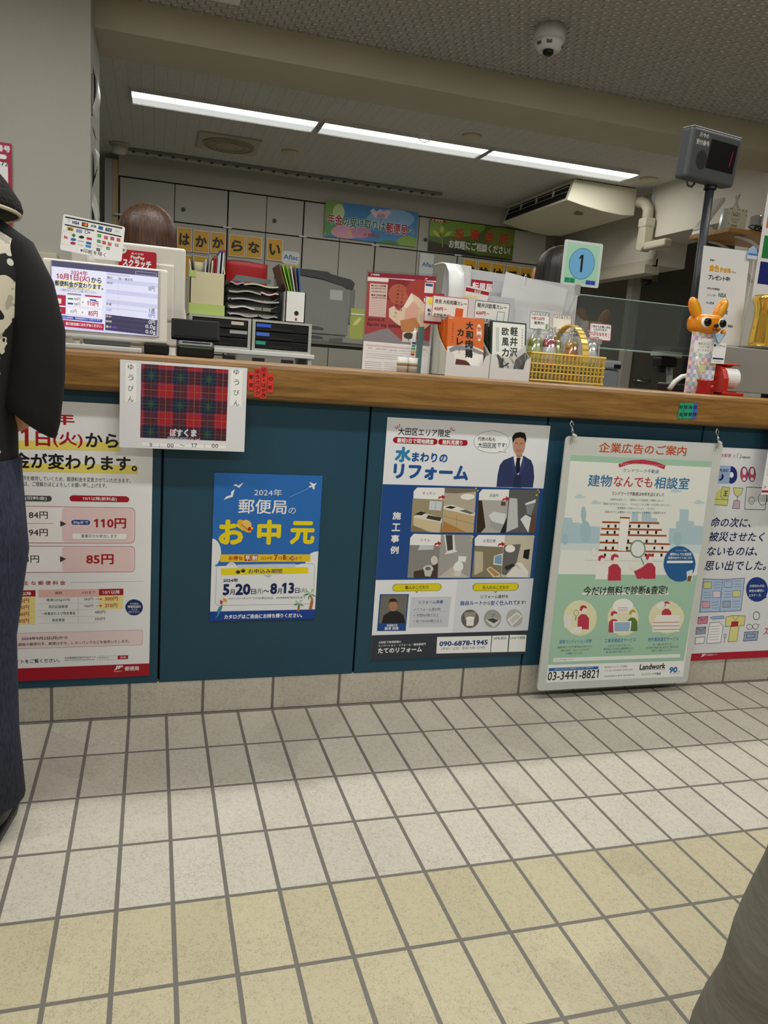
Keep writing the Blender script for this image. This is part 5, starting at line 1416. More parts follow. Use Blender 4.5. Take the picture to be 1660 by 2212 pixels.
'leaflet': ((1.191, 0.25, 1.249, 0.08, 0.035), '''
p|1|1|.2,29.3 80,29.3 80,18.9 .2,17.6
t|転居届|29.9|18.2|22.4|9.5|5|0|0|2
p|337|1|.9,7.6 47.3,9.6 46.9,2.1 .7,.2'''),
'pension': ((1.709, 5.08, 2.1365, 0.879, 0.3065), '''
p|338|1|0,13 0,306 45,306 166,302 127,156 23,25 0,8
p|339|2|211,107 207,81 193,56 169,35 138,20 104,12 69,12 38,20 12,35 0,50 0,120 6,131 30,152 60,167 94,175 129,175 160,167 186,152 204,131
p|340|1|879,0 683,0 680,8 684,30 699,51 724,69 756,83 792,90 829,91 862,85 879,78
p|341|2|713,0 502,0 502,0 527,13 559,23 595,30 631,31 664,28 690,21 708,10
p|342|1|847,242 838,213 807,184 757,157 692,137 621,124 549,120 484,126 432,140 398,161 385,187 394,216 424,245 473,271 536,291 607,304 641,306 710,306 745,304 798,290 834,269
p|343|3|368,80 361,59 340,39 307,21 265,8 222,0 139,0 128,1 93,11 70,26 62,44 68,64 89,84 121,102 163,116 210,124 257,127 300,123 336,113 359,98
p|344|3|178,222 176,199 170,177 159,160 145,147 128,142 111,143 96,152 82,167 74,186 70,209 71,232 77,253 88,271 102,283 119,289 136,287 152,279 165,264 174,244
p|345|4|441,81 438,64 425,48 404,35 377,24 347,18 317,17 289,22 267,30 252,43 246,58 250,74 263,90 284,104 310,114 340,120 370,121 398,117 420,108 436,96
p|346|5|253,54 252,50 250,45 245,41 239,38 232,37 225,37 218,38 213,41 210,45 208,49 209,54 212,58 217,62 223,65 230,67 237,67 243,66 248,63 252,59
p|347|2|415,266 443,292 478,266 508,295 543,274 583,294 618,276 572,217 465,212
p|348|3|564,239 562,232 557,226 548,220 536,215 523,213 510,212 497,214 488,217 481,222 479,228 480,235 486,242 495,248 506,252 520,255 533,255 545,254 555,250 561,245
l|349|4|3|523,211 516,82 465,-16
t|年金|21.8|105.8|142.6|95.9|5|0.09|0|4
t|年金|23.4|108|139.5|91.5|350|0.03|0|5
t|の受け取りは|168|101.9|402.6|91.1|5|0.09|0|5
t|の受け取りは|169.6|104.2|399.3|86.6|351|0.03|0|6
t|郵便局|574.6|86.2|210.2|104.4|5|0.09|0|2
t|郵便局|576.3|88.5|206.9|99.9|350|0.03|0|3
t|へ|789.6|104.1|68.1|71.5|5|0.09|0|2
t|へ|791.3|106.4|64.7|67|351|0.03|0|3
t|JP 郵便局|366.1|36.8|151.7|33.1|350|0.02|0|5'''),
'fund': ((2.709, 5.08, 2.119, 0.872, 0.2915), '''
p|352|1|556,292 562,282 552,252 516,221 460,194 388,172 307,158 226,154 152,159 93,173 54,194 39,221 49,251 83,281 105,292
p|353|2|125,231 123,202 113,175 96,152 73,136 47,129 20,130 0,139 0,292 94,292 104,283 118,259
p|354|1|872,148 866,144 816,125 761,114 705,113 653,120 611,137 583,160 571,188 577,218 600,248 637,273 684,292 864,292 872,288
p|355|1|3,0 0,37 0,77 139,77 317,50 499,14 680,17 868,10 869,0
p|356|2|0,37 0,92 104,81 247,42 145,7 2,15
p|357|3|21,191 77,179 122,125 63,143
p|357|2|142,140 181,188 229,196 193,153
p|358|4|145,202 145,192 143,182 139,174 134,168 127,166 121,167 114,171 109,178 106,187 104,198 104,208 106,218 110,226 115,231 121,234 128,233 134,229 139,222 143,213
l|359|5|8|126,184 142,46
p|360|3|2,292 135,292 170,267 6,266
t|JP 郵便局|16.9|266.8|112.3|21.4|5|0.02|0|4
t|投|256.8|136.7|95.1|96|361|0.03|0|2
t|資|411.6|144.8|96.3|96.6|361|0.03|0|2
t|信|557.9|148.6|97.4|97.1|361|0.03|0|2
t|託|715.9|144|98.6|97.7|361|0.03|0|2
t|お気軽にご相談ください!|205|46.6|635.8|78.5|362|0.03|0|3'''),
'letA0': ((0.4305, 5.085, 1.8745, 0.124, 0.1915), '''
p|363|1|6,6 118,6 118,185.5 6,185.5
t|は|17|46|89|100|364|0.05|0|3'''),
'letA1': ((0.5645, 5.085, 1.8745, 0.137, 0.1865), '''
p|363|1|6,6 131,6 131,180.5 6,180.5
t|か|19|45|99|97|364|0.05|0|3'''),
'letA2': ((0.7085, 5.085, 1.8855, 0.1345, 0.177), '''
p|363|1|6,6 128.5,6 128.5,171 6,171
t|か|19|42|97|92|364|0.05|0|3'''),
'letA3': ((0.8705, 5.085, 1.8745, 0.141, 0.1845), '''
p|363|1|6,6 135,6 135,178.5 6,178.5
t|ら|20|44|102|96|364|0.05|0|3'''),
'letA4': ((1.0175, 5.085, 1.8765, 0.1395, 0.185), '''
p|363|1|6,6 133.5,6 133.5,179 6,179
t|な|20|44|100|96|364|0.05|0|3'''),
'letA5': ((1.203, 5.085, 1.876, 0.1405, 0.188), '''
p|363|1|6,6 134.5,6 134.5,182 6,182
t|い|20|45|101|98|364|0.05|0|3'''),
'letB0': ((0.435, 5.085, 1.649, 0.1335, 0.195), '''
p|363|1|6,6 127.5,6 127.5,189 6,189'''),
'letB1': ((0.5705, 5.085, 1.652, 0.135, 0.1965), '''
p|363|1|6,6 129,6 129,190.5 6,190.5'''),
'letB2': ((1.341, 5.085, 1.66, 0.147, 0.1985), '''
p|363|1|6,6 141,6 141,192.5 6,192.5
t|ろ|21|48|106|103|364|0.05|0|3'''),
'letC0': ((3.08, 5.085, 1.8805, 0.1365, 0.205), '''
p|363|1|6,6 130.5,6 130.5,199 6,199
t|検|19|49|98|107|364|0.05|0|3'''),
'letC1': ((3.2295, 5.085, 1.876, 0.1385, 0.206), '''
p|363|1|6,6 132.5,6 132.5,200 6,200
t|診|19|49|100|107|364|0.05|0|3'''),
'letC2': ((3.3735, 5.085, 1.8715, 0.14, 0.207), '''
p|363|1|6,6 134,6 134,201 6,201
t|は|20|50|101|108|364|0.05|0|3'''),
'letC3': ((3.5325, 5.085, 1.8665, 0.1415, 0.209), '''
p|363|1|6,6 135.5,6 135.5,203 6,203
t|受|20|50|102|109|364|0.05|0|3'''),
'letC4': ((3.68, 5.085, 1.862, 0.1435, 0.2095), '''
p|363|1|6,6 137.5,6 137.5,203.5 6,203.5
t|診|20|50|103|109|364|0.05|0|3'''),
'insA': ((1.3455, 5.086, 1.8615, 0.1515, 0.11), '''
t|Aflac|9.2|39.5|132.4|41.6|365|0.02|0|1
l|366|1|3|33.7,19.9 124.7,20'''),
'insB': ((2.638, 5.086, 1.888, 0.139, 0.2035), '''
t|Aflac|25|83.5|118.1|40.5|365|0.02|0|1'''),
'call': ((2.133, 0.5, 1.795, 0.23, 0.158), '''
t|只今の|22.2|129.7|45.8|15.7|367|0.02|0|1
t|受付番号|11.5|103.2|65|17.9|367|0.02|0|1
p|368|1|84,132.8 223.4,131.4 220,30.9 78.1,31.3
p|369|2|202.7,107.2 204.8,107.7 197.6,52.3 195.5,51.8'''),
'offer': ((2.201, 0.42, 1.191, 0.198, 0.345), '''
t|陶器の|29.4|295.9|22|7.8|2|0.02|0|1
t|金色|29.5|259.4|44.3|25.3|370|0.06|0|1
t|貯金箱|76.7|260|47.9|18.5|370|0.05|0|1
t|(20cm)|126.8|261.3|21.7|7.8|2|0|0|1
t|プレゼント中!|30.4|228.7|95.1|19.2|2|0.05|0|1
t|お申込み対象商品|28.7|193.3|56.6|8.5|2|0.03|0|1
t|ゆうちょ銀行|34.1|169.5|38|8|130|0|0|1
t|NISA|82.5|169.6|34.4|16.1|371|0.03|0|1
t|かんぽ生命|33.4|140.7|34.4|9.3|372|0.04|0|1
t|保険|93.5|108.1|39|18.5|373|0.03|0|1
t|ご成約一様進呈|110.8|62.9|50.9|9.2|2|0.03|0|1'''),
'panel': ((1.944, 0.1, 0.997, 0.108, 0.202), '''
p|374|1|0,12 12,12 12,13.5 0,13.5
p|375|1|0,13.5 12,13.5 12,26.9 0,26.9
p|376|1|0,26.9 12,26.9 12,40.4 0,40.4
p|377|1|0,40.4 12,40.4 12,53.9 0,53.9
p|378|1|0,53.9 12,53.9 12,67.3 0,67.3
p|379|1|0,67.3 12,67.3 12,80.8 0,80.8
p|380|1|0,80.8 12,80.8 12,94.3 0,94.3
p|381|1|0,94.3 12,94.3 12,107.7 0,107.7
p|382|1|0,107.7 12,107.7 12,121.2 0,121.2
p|383|1|0,121.2 12,121.2 12,134.7 0,134.7
p|384|1|0,134.7 12,134.7 12,148.1 0,148.1
p|385|1|0,148.1 12,148.1 12,161.6 0,161.6
p|386|1|0,161.6 12,161.6 12,175.1 0,175.1
p|387|1|0,175.1 12,175.1 12,188.5 0,188.5
p|374|1|0,188.5 12,188.5 12,202 0,202
p|388|1|12,12 24,12 24,13.5 12,13.5
p|389|1|12,13.5 24,13.5 24,26.9 12,26.9
p|390|1|12,26.9 24,26.9 24,40.4 12,40.4
p|391|1|12,40.4 24,40.4 24,53.9 12,53.9
p|392|1|12,53.9 24,53.9 24,67.3 12,67.3
p|393|1|12,67.3 24,67.3 24,80.8 12,80.8
p|394|1|12,80.8 24,80.8 24,94.3 12,94.3
p|395|1|12,94.3 24,94.3 24,107.7 12,107.7
p|396|1|12,107.7 24,107.7 24,121.2 12,121.2
p|397|1|12,121.2 24,121.2 24,134.7 12,134.7
p|398|1|12,134.7 24,134.7 24,148.1 12,148.1
p|399|1|12,148.1 24,148.1 24,161.6 12,161.6
p|400|1|12,161.6 24,161.6 24,175.1 12,175.1
p|401|1|12,175.1 24,175.1 24,188.5 12,188.5
p|388|1|12,188.5 24,188.5 24,202 12,202
p|402|1|24,12 36,12 36,13.5 24,13.5
p|403|1|24,13.5 36,13.5 36,26.9 24,26.9
p|404|1|24,26.9 36,26.9 36,40.4 24,40.4
p|405|1|24,40.4 36,40.4 36,53.9 24,53.9
p|406|1|24,53.9 36,53.9 36,67.3 24,67.3
p|407|1|24,67.3 36,67.3 36,80.8 24,80.8
p|408|1|24,80.8 36,80.8 36,94.3 24,94.3
p|409|1|24,94.3 36,94.3 36,107.7 24,107.7
p|410|1|24,107.7 36,107.7 36,121.2 24,121.2
p|411|1|24,121.2 36,121.2 36,134.7 24,134.7
p|412|1|24,134.7 36,134.7 36,148.1 24,148.1
p|413|1|24,148.1 36,148.1 36,161.6 24,161.6
p|414|1|24,161.6 36,161.6 36,175.1 24,175.1
p|415|1|24,175.1 36,175.1 36,188.5 24,188.5
p|402|1|24,188.5 36,188.5 36,202 24,202
p|416|1|36,12 48,12 48,13.5 36,13.5
p|417|1|36,13.5 48,13.5 48,26.9 36,26.9
p|418|1|36,26.9 48,26.9 48,40.4 36,40.4
p|419|1|36,40.4 48,40.4 48,53.9 36,53.9
p|420|1|36,53.9 48,53.9 48,67.3 36,67.3
p|421|1|36,67.3 48,67.3 48,80.8 36,80.8
p|422|1|36,80.8 48,80.8 48,94.3 36,94.3
p|423|1|36,94.3 48,94.3 48,107.7 36,107.7
p|424|1|36,107.7 48,107.7 48,121.2 36,121.2
p|425|1|36,121.2 48,121.2 48,134.7 36,134.7
p|426|1|36,134.7 48,134.7 48,148.1 36,148.1
p|427|1|36,148.1 48,148.1 48,161.6 36,161.6
p|428|1|36,161.6 48,161.6 48,175.1 36,175.1
p|429|1|36,175.1 48,175.1 48,188.5 36,188.5
p|416|1|36,188.5 48,188.5 48,202 36,202
p|430|1|48,12 60,12 60,13.5 48,13.5
p|431|1|48,13.5 60,13.5 60,26.9 48,26.9
p|432|1|48,26.9 60,26.9 60,40.4 48,40.4
p|433|1|48,40.4 60,40.4 60,53.9 48,53.9
p|434|1|48,53.9 60,53.9 60,67.3 48,67.3
p|435|1|48,67.3 60,67.3 60,80.8 48,80.8
p|436|1|48,80.8 60,80.8 60,94.3 48,94.3
p|437|1|48,94.3 60,94.3 60,107.7 48,107.7
p|438|1|48,107.7 60,107.7 60,121.2 48,121.2
p|439|1|48,121.2 60,121.2 60,134.7 48,134.7
p|440|1|48,134.7 60,134.7 60,148.1 48,148.1
p|441|1|48,148.1 60,148.1 60,161.6 48,161.6
p|442|1|48,161.6 60,161.6 60,175.1 48,175.1
p|443|1|48,175.1 60,175.1 60,188.5 48,188.5
p|430|1|48,188.5 60,188.5 60,202 48,202
p|381|1|60,12 72,12 72,13.5 60,13.5
p|382|1|60,13.5 72,13.5 72,26.9 60,26.9
p|383|1|60,26.9 72,26.9 72,40.4 60,40.4
p|384|1|60,40.4 72,40.4 72,53.9 60,53.9
p|385|1|60,53.9 72,53.9 72,67.3 60,67.3
p|386|1|60,67.3 72,67.3 72,80.8 60,80.8
p|387|1|60,80.8 72,80.8 72,94.3 60,94.3
p|374|1|60,94.3 72,94.3 72,107.7 60,107.7
p|375|1|60,107.7 72,107.7 72,121.2 60,121.2
p|376|1|60,121.2 72,121.2 72,134.7 60,134.7
p|377|1|60,134.7 72,134.7 72,148.1 60,148.1
p|378|1|60,148.1 72,148.1 72,161.6 60,161.6
p|379|1|60,161.6 72,161.6 72,175.1 60,175.1
p|380|1|60,175.1 72,175.1 72,188.5 60,188.5
p|381|1|60,188.5 72,188.5 72,202 60,202
p|395|1|72,12 84,12 84,13.5 72,13.5
p|396|1|72,13.5 84,13.5 84,26.9 72,26.9
p|397|1|72,26.9 84,26.9 84,40.4 72,40.4
p|398|1|72,40.4 84,40.4 84,53.9 72,53.9
p|399|1|72,53.9 84,53.9 84,67.3 72,67.3
p|400|1|72,67.3 84,67.3 84,80.8 72,80.8
p|401|1|72,80.8 84,80.8 84,94.3 72,94.3
p|388|1|72,94.3 84,94.3 84,107.7 72,107.7
p|389|1|72,107.7 84,107.7 84,121.2 72,121.2
p|390|1|72,121.2 84,121.2 84,134.7 72,134.7
p|391|1|72,134.7 84,134.7 84,148.1 72,148.1
p|392|1|72,148.1 84,148.1 84,161.6 72,161.6
p|393|1|72,161.6 84,161.6 84,175.1 72,175.1
p|394|1|72,175.1 84,175.1 84,188.5 72,188.5
p|395|1|72,188.5 84,188.5 84,202 72,202
p|409|1|84,12 96,12 96,13.5 84,13.5
p|410|1|84,13.5 96,13.5 96,26.9 84,26.9
p|411|1|84,26.9 96,26.9 96,40.4 84,40.4
p|412|1|84,40.4 96,40.4 96,53.9 84,53.9
p|413|1|84,53.9 96,53.9 96,67.3 84,67.3
p|414|1|84,67.3 96,67.3 96,80.8 84,80.8
p|415|1|84,80.8 96,80.8 96,94.3 84,94.3
p|402|1|84,94.3 96,94.3 96,107.7 84,107.7
p|403|1|84,107.7 96,107.7 96,121.2 84,121.2
p|404|1|84,121.2 96,121.2 96,134.7 84,134.7
p|405|1|84,134.7 96,134.7 96,148.1 84,148.1
p|406|1|84,148.1 96,148.1 96,161.6 84,161.6
p|407|1|84,161.6 96,161.6 96,175.1 84,175.1
p|408|1|84,175.1 96,175.1 96,188.5 84,188.5
p|409|1|84,188.5 96,188.5 96,202 84,202
p|423|1|96,12 108,12 108,13.5 96,13.5
p|424|1|96,13.5 108,13.5 108,26.9 96,26.9
p|425|1|96,26.9 108,26.9 108,40.4 96,40.4
p|426|1|96,40.4 108,40.4 108,53.9 96,53.9
p|427|1|96,53.9 108,53.9 108,67.3 96,67.3
p|428|1|96,67.3 108,67.3 108,80.8 96,80.8
p|429|1|96,80.8 108,80.8 108,94.3 96,94.3
p|416|1|96,94.3 108,94.3 108,107.7 96,107.7
p|417|1|96,107.7 108,107.7 108,121.2 96,121.2
p|418|1|96,121.2 108,121.2 108,134.7 96,134.7
p|419|1|96,134.7 108,134.7 108,148.1 96,148.1
p|420|1|96,148.1 108,148.1 108,161.6 96,161.6
p|421|1|96,161.6 108,161.6 108,175.1 96,175.1
p|422|1|96,175.1 108,175.1 108,188.5 96,188.5
p|423|1|96,188.5 108,188.5 108,202 96,202
p|444|2|50.8,157.9 50.7,151.6 48.7,145.8 45,141.1 40,138 34.1,136.7 27.9,137.4 22.1,140 17.2,144.3 13.6,149.9 11.8,156.1 11.9,162.4 13.9,168.2 17.7,172.9 22.7,176 28.6,177.3 34.8,176.5 40.6,173.9 45.5,169.6 49,164.1
p|444|3|70,169.6 69.6,165 67.2,160.7 63.1,157.2 57.6,154.9 51.3,153.8 44.8,154.3 38.7,156.1 33.7,159.2 30.2,163.2 28.5,167.7 28.9,172.4 31.3,176.7 35.5,180.1 41,182.5 47.3,183.5 53.8,183 59.9,181.1 64.9,178.1 68.4,174.1
p|444|4|90.2,162.4 90.1,155.7 88,149.6 84.1,144.7 78.8,141.3 72.6,140 66.1,140.7 59.9,143.5 54.7,148 50.9,153.9 49,160.5 49.2,167.2 51.3,173.4 55.2,178.3 60.6,181.6 66.8,182.9 73.3,182.1 79.4,179.3 84.6,174.8 88.3,168.9
p|444|5|79.7,148.4 79,143.8 75.7,139.5 70,135.9 62.7,133.4 54.2,132.3 45.6,132.6 37.6,134.3 31,137.3 26.4,141.2 24.5,145.8 25.2,150.4 28.6,154.8 34.3,158.4 41.8,160.8 50.2,161.9 58.9,161.6 66.8,159.8 73.3,156.8 77.8,152.9
t|毎月コンコ|27.5|161.6|41.6|8.1|2|0|0|6
t|つみたて投|28.3|151.2|42.8|8.1|2|0|0|6
t|はじめませ|28|140.9|43.9|8.1|2|0|0|6
p|445|2|34.8,99.9 72.5,99.4 69.3,72 35.7,72.6
l|10|3|1|34.8,99.9 72.5,99.4 69.3,72 35.7,72.6 34.8,99.9
t|JP|5|3.2|7.7|3.8|56|0.03|0|2
t|郵便局|13.9|3|11|3.6|2|0|0|2'''),
'tag': ((2.021, 0.085, 1.102, 0.05, 0.068), '''
t|すこやかんぽ|9.2|55.1|37.2|5.9|42|0.02|0|1
p|42|1|.4,62.6 7.5,62.5 7.6,54 .8,54
p|42|1|2.8,18.1 46.1,18.4 45.8,13.8 2.6,13.4
t|JP かんぽ生命|9.6|4.7|26.6|4.7|42|0|0|1'''),
'wallnum': ((-0.481, 1.8, 1.5095, 0.128, 0.3365), '''
p|446|1|0,0 128,0 128,336.5 0,336.5
p|447|2|16,20 112,20 112,257.4 16,257.4
p|448|2|98.7,269.2 102.3,269.9 105.3,271.9 107.3,274.9 108,278.5 108,278.5 107.3,282 105.3,285 102.3,287 98.7,287.7 29.3,287.7 25.7,287 22.7,285 20.7,282 20,278.5 20,278.5 20.7,274.9 22.7,271.9 25.7,269.9 29.3,269.2
t|受付番号|9.8|298.6|112.9|27.4|449|0.04|0|2
t|572|68|241|46.4|18.7|261|0.02|0|3'''),
'notice': ((2.183, -0.05, 0.687, 0.21, 0.266), '''
p|1|1|0,7.4 210,7.4 210,14.4 0,14.4
t|JP|7.4|20.4|8.5|8.7|1|0.03|0|1
l|14|1|1|11.3,186.2 53.7,187.3
l|14|1|1|13,125.4 55.4,126.8
l|147|1|0.8|10.7,64.7 57.1,64.7 57.1,96.9 10.7,96.9 10.7,64.7'''),
'wifi': ((3.661, 2.2, 2.044, 0.135, 0.14), '''
l|450|1|2|22.3,112.1 73.7,113.8 81.8,98.9 78.5,71.1 22.3,69 18.2,82.7 22.3,112.1
t|Wi-Fi|28.9|90.4|40.5|16.8|451|0.04|0|2
t|つかえます|31.8|75.5|36.4|7.3|452|0|0|2
t|SoftBank|30.7|52.6|43|10.6|453|0|0|1
p|454|1|.3,134.9 12,135.6 12.7,128.4 1,127.4
p|454|1|12.8,136.1 24.6,136.8 25.2,129.7 13.5,128.6
p|454|1|66.3,135.7 78.3,136.4 79,129.2 67.1,128.1
p|454|1|92.5,134.6 104.6,135.3 105.4,128.1 93.3,127
p|454|1|118.9,133.6 131.2,134.3 132,127 119.8,125.9
p|454|1|125.6,108 135,108.5 135,100.9 126.5,100.2
p|454|1|0,108 7.6,108.5 8.2,101.3 0,100.5
p|454|1|0,46.8 10.1,47.2 10.7,39.8 0,39
p|454|1|104.3,10.7 116.8,11.2 117.7,3.5 105.2,2.6
p|454|1|30.5,0 29.9,6.2 42.1,6.6 42.7,0
p|455|1|22,41.9 70.1,41.4 70.1,27.4 22,27.2'''),
'scratch': ((0.149, 0.34, 1.241, 0.105, 0.05), '''
t|PayPay|33.3|23.2|38.7|12|5|0.04|0|1
t|スクラッチ|11.3|3.8|79.2|20.8|5|0.06|0|2
t|最大全額|34.4|38|34|5.6|5|0|0|1'''),
}
PALETTE = [(240,224,112), (168,20,40), (26,26,26), (34,34,34), (74,74,74), (244,244,244), (251,245,245), (239,210,212), (61,132,69), (31,69,144), (119,119,119), (60,60,60), (253,253,253), (187,119,119),
(153,153,153), (237,191,185), (247,228,151), (204,170,170), (187,187,187), (170,170,170), (19,48,111), (241,220,221), (170,85,85), (238,240,244), (201,212,238), (18,67,154), (242,217,15), (237,180,69),
(243,199,102), (181,138,58), (192,32,32), (243,208,48), (169,205,238), (240,201,42), (179,35,26), (138,42,30), (108,122,160), (240,220,24), (29,42,85), (34,42,42), (136,170,153), (185,196,222),
(20,31,90), (184,112,58), (62,154,78), (47,127,69), (140,192,138), (169,203,160), (47,138,74), (243,233,220), (200,72,90), (224,162,60), (47,143,168), (31,76,144), (221,225,234), (53,58,69),
(168,20,42), (47,134,180), (34,85,154), (246,247,250), (47,59,102), (237,237,240), (20,26,56), (57,70,122), (36,46,84), (176,128,104), (192,144,120), (23,18,15), (42,26,20), (138,64,56),
(160,106,84), (163,151,121), (211,218,226), (140,140,136), (138,122,92), (214,198,162), (230,224,208), (43,39,36), (62,58,52), (185,176,162), (125,114,96), (246,243,234), (201,174,132), (236,232,222),
(180,132,70), (38,34,31), (107,106,104), (122,106,80), (38,52,94), (184,181,176), (58,42,32), (228,228,230), (169,169,172), (85,80,76), (42,36,32), (95,96,100), (201,202,204), (233,234,236),
(233,234,238), (140,143,148), (106,74,60), (136,136,136), (143,140,136), (74,58,48), (217,215,210), (111,109,105), (201,199,194), (201,211,218), (168,166,163), (230,230,228), (67,66,63), (238,238,236),
(201,194,184), (242,242,242), (218,218,216), (139,128,104), (201,191,166), (234,234,230), (127,163,204), (224,207,174), (185,143,102), (207,200,180), (106,106,104), (250,248,238), (233,232,228), (27,27,27),
(241,239,230), (46,46,48), (184,26,40), (232,216,74), (51,51,51), (229,214,31), (116,113,106), (31,31,36), (176,128,100), (42,33,28), (122,58,48), (207,211,220), (68,68,85), (153,153,170),
(109,101,92), (155,151,145), (237,237,235), (245,245,244), (167,165,162), (223,222,219), (74,72,69), (85,85,85), (185,183,181), (236,235,233), (205,203,200), (29,62,128), (59,143,69), (237,239,234),
(168,205,182), (194,68,18), (181,208,221), (213,228,232), (169,200,214), (198,218,226), (190,54,80), (51,101,143), (47,116,172), (244,243,240), (168,85,44), (247,246,244), (138,138,136), (242,241,238),
(122,158,142), (238,243,239), (242,240,236), (243,235,228), (36,97,159), (220,230,238), (122,90,42), (28,28,28), (233,230,190), (240,240,236), (240,237,232), (247,247,244), (94,122,58), (185,169,58),
(242,242,240), (157,185,214), (240,240,238), (241,239,234), (239,243,239), (244,245,244), (42,111,184), (17,17,17), (111,165,200), (31,106,174), (168,36,58), (179,18,47), (27,47,120), (242,242,244),
(157,182,222), (192,80,106), (233,228,232), (214,216,128), (214,214,144), (201,176,192), (179,201,232), (216,218,144), (228,216,228), (224,168,184), (159,176,200), (26,58,134), (217,138,160), (160,166,184),
(244,244,246), (246,246,248), (226,223,144), (176,40,64), (159,176,208), (168,28,38), (85,32,46), (78,28,44), (22,40,60), (29,70,56), (122,106,58), (86,112,154), (160,136,120), (62,86,134),
(233,201,212), (213,220,238), (251,251,251), (42,12,12), (12,42,42), (217,220,244), (74,71,102), (168,40,72), (237,232,168), (233,234,246), (230,220,203), (119,119,136), (43,74,143), (36,56,168),
(211,215,242), (191,196,230), (169,174,214), (138,144,192), (185,180,208), (201,201,224), (58,72,192), (36,51,176), (58,56,86), (122,58,192), (106,104,138), (47,47,47), (42,36,48), (200,50,46),
(224,154,42), (42,102,176), (58,74,106), (227,227,230), (201,165,42), (138,156,192), (31,47,106), (184,32,48), (60,122,58), (42,42,42), (200,54,74), (47,107,174), (176,48,80), (74,134,192),
(60,154,74), (240,240,240), (200,70,74), (168,48,48), (200,58,58), (74,138,90), (200,48,64), (200,80,96), (192,152,152), (106,160,128), (163,211,184), (51,98,138), (111,174,221), (16,24,32),
(42,158,116), (12,42,34), (58,88,196), (12,26,58), (142,26,52), (168,70,74), (142,42,48), (184,96,74), (168,64,58), (232,208,184), (227,176,160), (243,234,220), (201,138,88), (217,200,176),
(143,138,146), (239,232,230), (227,201,194), (58,26,26), (160,128,128), (58,26,30), (44,20,22), (60,28,32), (237,233,234), (176,32,58), (58,58,112), (217,212,204), (74,68,64), (232,201,204),
(170,153,153), (138,138,144), (106,106,112), (179,58,74), (217,100,42), (74,90,82), (233,233,230), (58,106,90), (122,160,96), (201,138,74), (176,58,90), (217,208,212), (233,228,220), (140,140,146),
(90,42,24), (246,243,238), (20,16,12), (243,227,208), (176,42,26), (122,58,16), (239,239,234), (201,201,196), (74,74,72), (90,90,86), (143,143,136), (111,111,106), (37,53,44), (201,204,198),
(240,220,40), (233,217,160), (127,168,74), (90,154,90), (138,176,74), (78,138,68), (138,184,224), (217,160,184), (200,216,154), (201,138,168), (224,184,96), (234,208,220), (200,154,176), (74,106,58),
(168,32,62), (18,106,72), (122,154,58), (138,168,74), (111,127,48), (44,34,24), (60,48,32), (185,196,74), (200,200,96), (154,170,58), (158,26,46), (196,52,32), (230,230,224), (218,166,44),
(26,26,22), (23,103,154), (136,170,170), (216,216,212), (5,4,6), (192,16,40), (214,158,30), (26,90,52), (28,58,128), (29,92,160), (215,181,165), (250,199,215), (191,182,184), (253,220,211),
(187,174,196), (251,222,236), (198,164,191), (254,215,196), (212,168,182), (227,216,218), (214,185,178), (221,206,232), (213,187,199), (234,195,226), (227,228,218), (188,179,200), (199,229,239), (190,196,196),
(194,219,254), (189,198,218), (207,208,247), (191,192,184), (222,212,237), (167,193,202), (225,232,232), (163,185,215), (224,234,255), (174,175,209), (216,204,187), (250,226,241), (192,205,206), (254,246,237),
(187,197,218), (252,248,255), (199,187,213), (255,241,222), (212,191,204), (227,242,243), (215,208,200), (222,233,255), (213,210,221), (235,222,251), (235,239,198), (195,189,184), (207,240,220), (198,207,180),
(202,231,234), (196,208,201), (215,220,228), (199,202,167), (231,224,218), (175,203,185), (234,244,213), (170,195,198), (232,246,238), (182,185,193), (207,189,182), (240,208,234), (183,189,200), (243,228,230),
(178,181,213), (241,230,255), (189,172,207), (244,223,215), (203,175,198), (216,224,237), (206,193,195), (211,215,251), (204,195,216), (224,204,245), (242,242,238), (214,218,154), (158,20,56), (228,227,230),
(233,233,234), (233,228,230), (74,58,52), (74,64,56), (106,90,82), (138,122,114), (142,138,120), (160,154,136)]


# ================================================================== THE SETTING
WALLC = M('#A6A49B', 0.8, var=0.03, vscale=3, bump=0.08, bscale=220, name='painted_wall')
struct('floor', B((-3.2, -4.6, -0.05), (5.6, 5.6, 0.0)), tile_mat('floor_tiles', 'xy'))
struct('ceiling', B((-3.2, -4.6, 2.6), (5.6, 2.05, 2.66)), ceiling_mat('embossed_ceiling', '#CCCAC4', 0.05, 1.0))
struct('ceiling_rear', B((-3.2, 2.42, 2.6), (5.6, 5.6, 2.66)), ceiling_mat('ribbed_ceiling', '#CBC9C2', 0.05, 0.5, stripe=True))
struct('trim_1', B((-3.2, 2.05, 2.455), (5.6, 2.42, 2.66)), M('#BCB8A6', 0.8, var=0.03, vscale=4, name='beam_paint'))
struct('wall_left', B((-3.2, 1.81, 0), (-0.033, 2.42, 2.6)), WALLC)
struct('wall_rear', B((-3.2, 5.45, 0), (5.6, 5.6, 2.6)), M('#BEB9AC', 0.8, var=0.03, name='office_wall'))
struct('wall_front', B((-3.2, -4.7, 0), (5.6, -4.6, 2.6)), WALLC)
struct('wall_west', B((-3.3, -4.6, 0), (-3.2, 5.6, 2.6)), WALLC)
BULK = M('#D2CEC1', 0.75, var=0.02, name='bulkhead_paint')
struct('wall_right', MB().box((4.12, 1.9, 2.2), (4.5, 3.66, 2.6)).box((4.12, 1.9, 0), (4.3, 2.62, 2.2)).box((4.22, 3.66, 2.0), (4.5, 5.45, 2.6)), BULK)
struct('wall_east', B((5.5, -4.6, 0), (5.6, 5.6, 2.6)), M('#8d887c', 0.8, name='side_room_wall'))
struct('trim_2', MB().box((4.105, 3.64, 2.19), (4.125, 3.665, 2.6)), M('#C9CACB', 0.5))
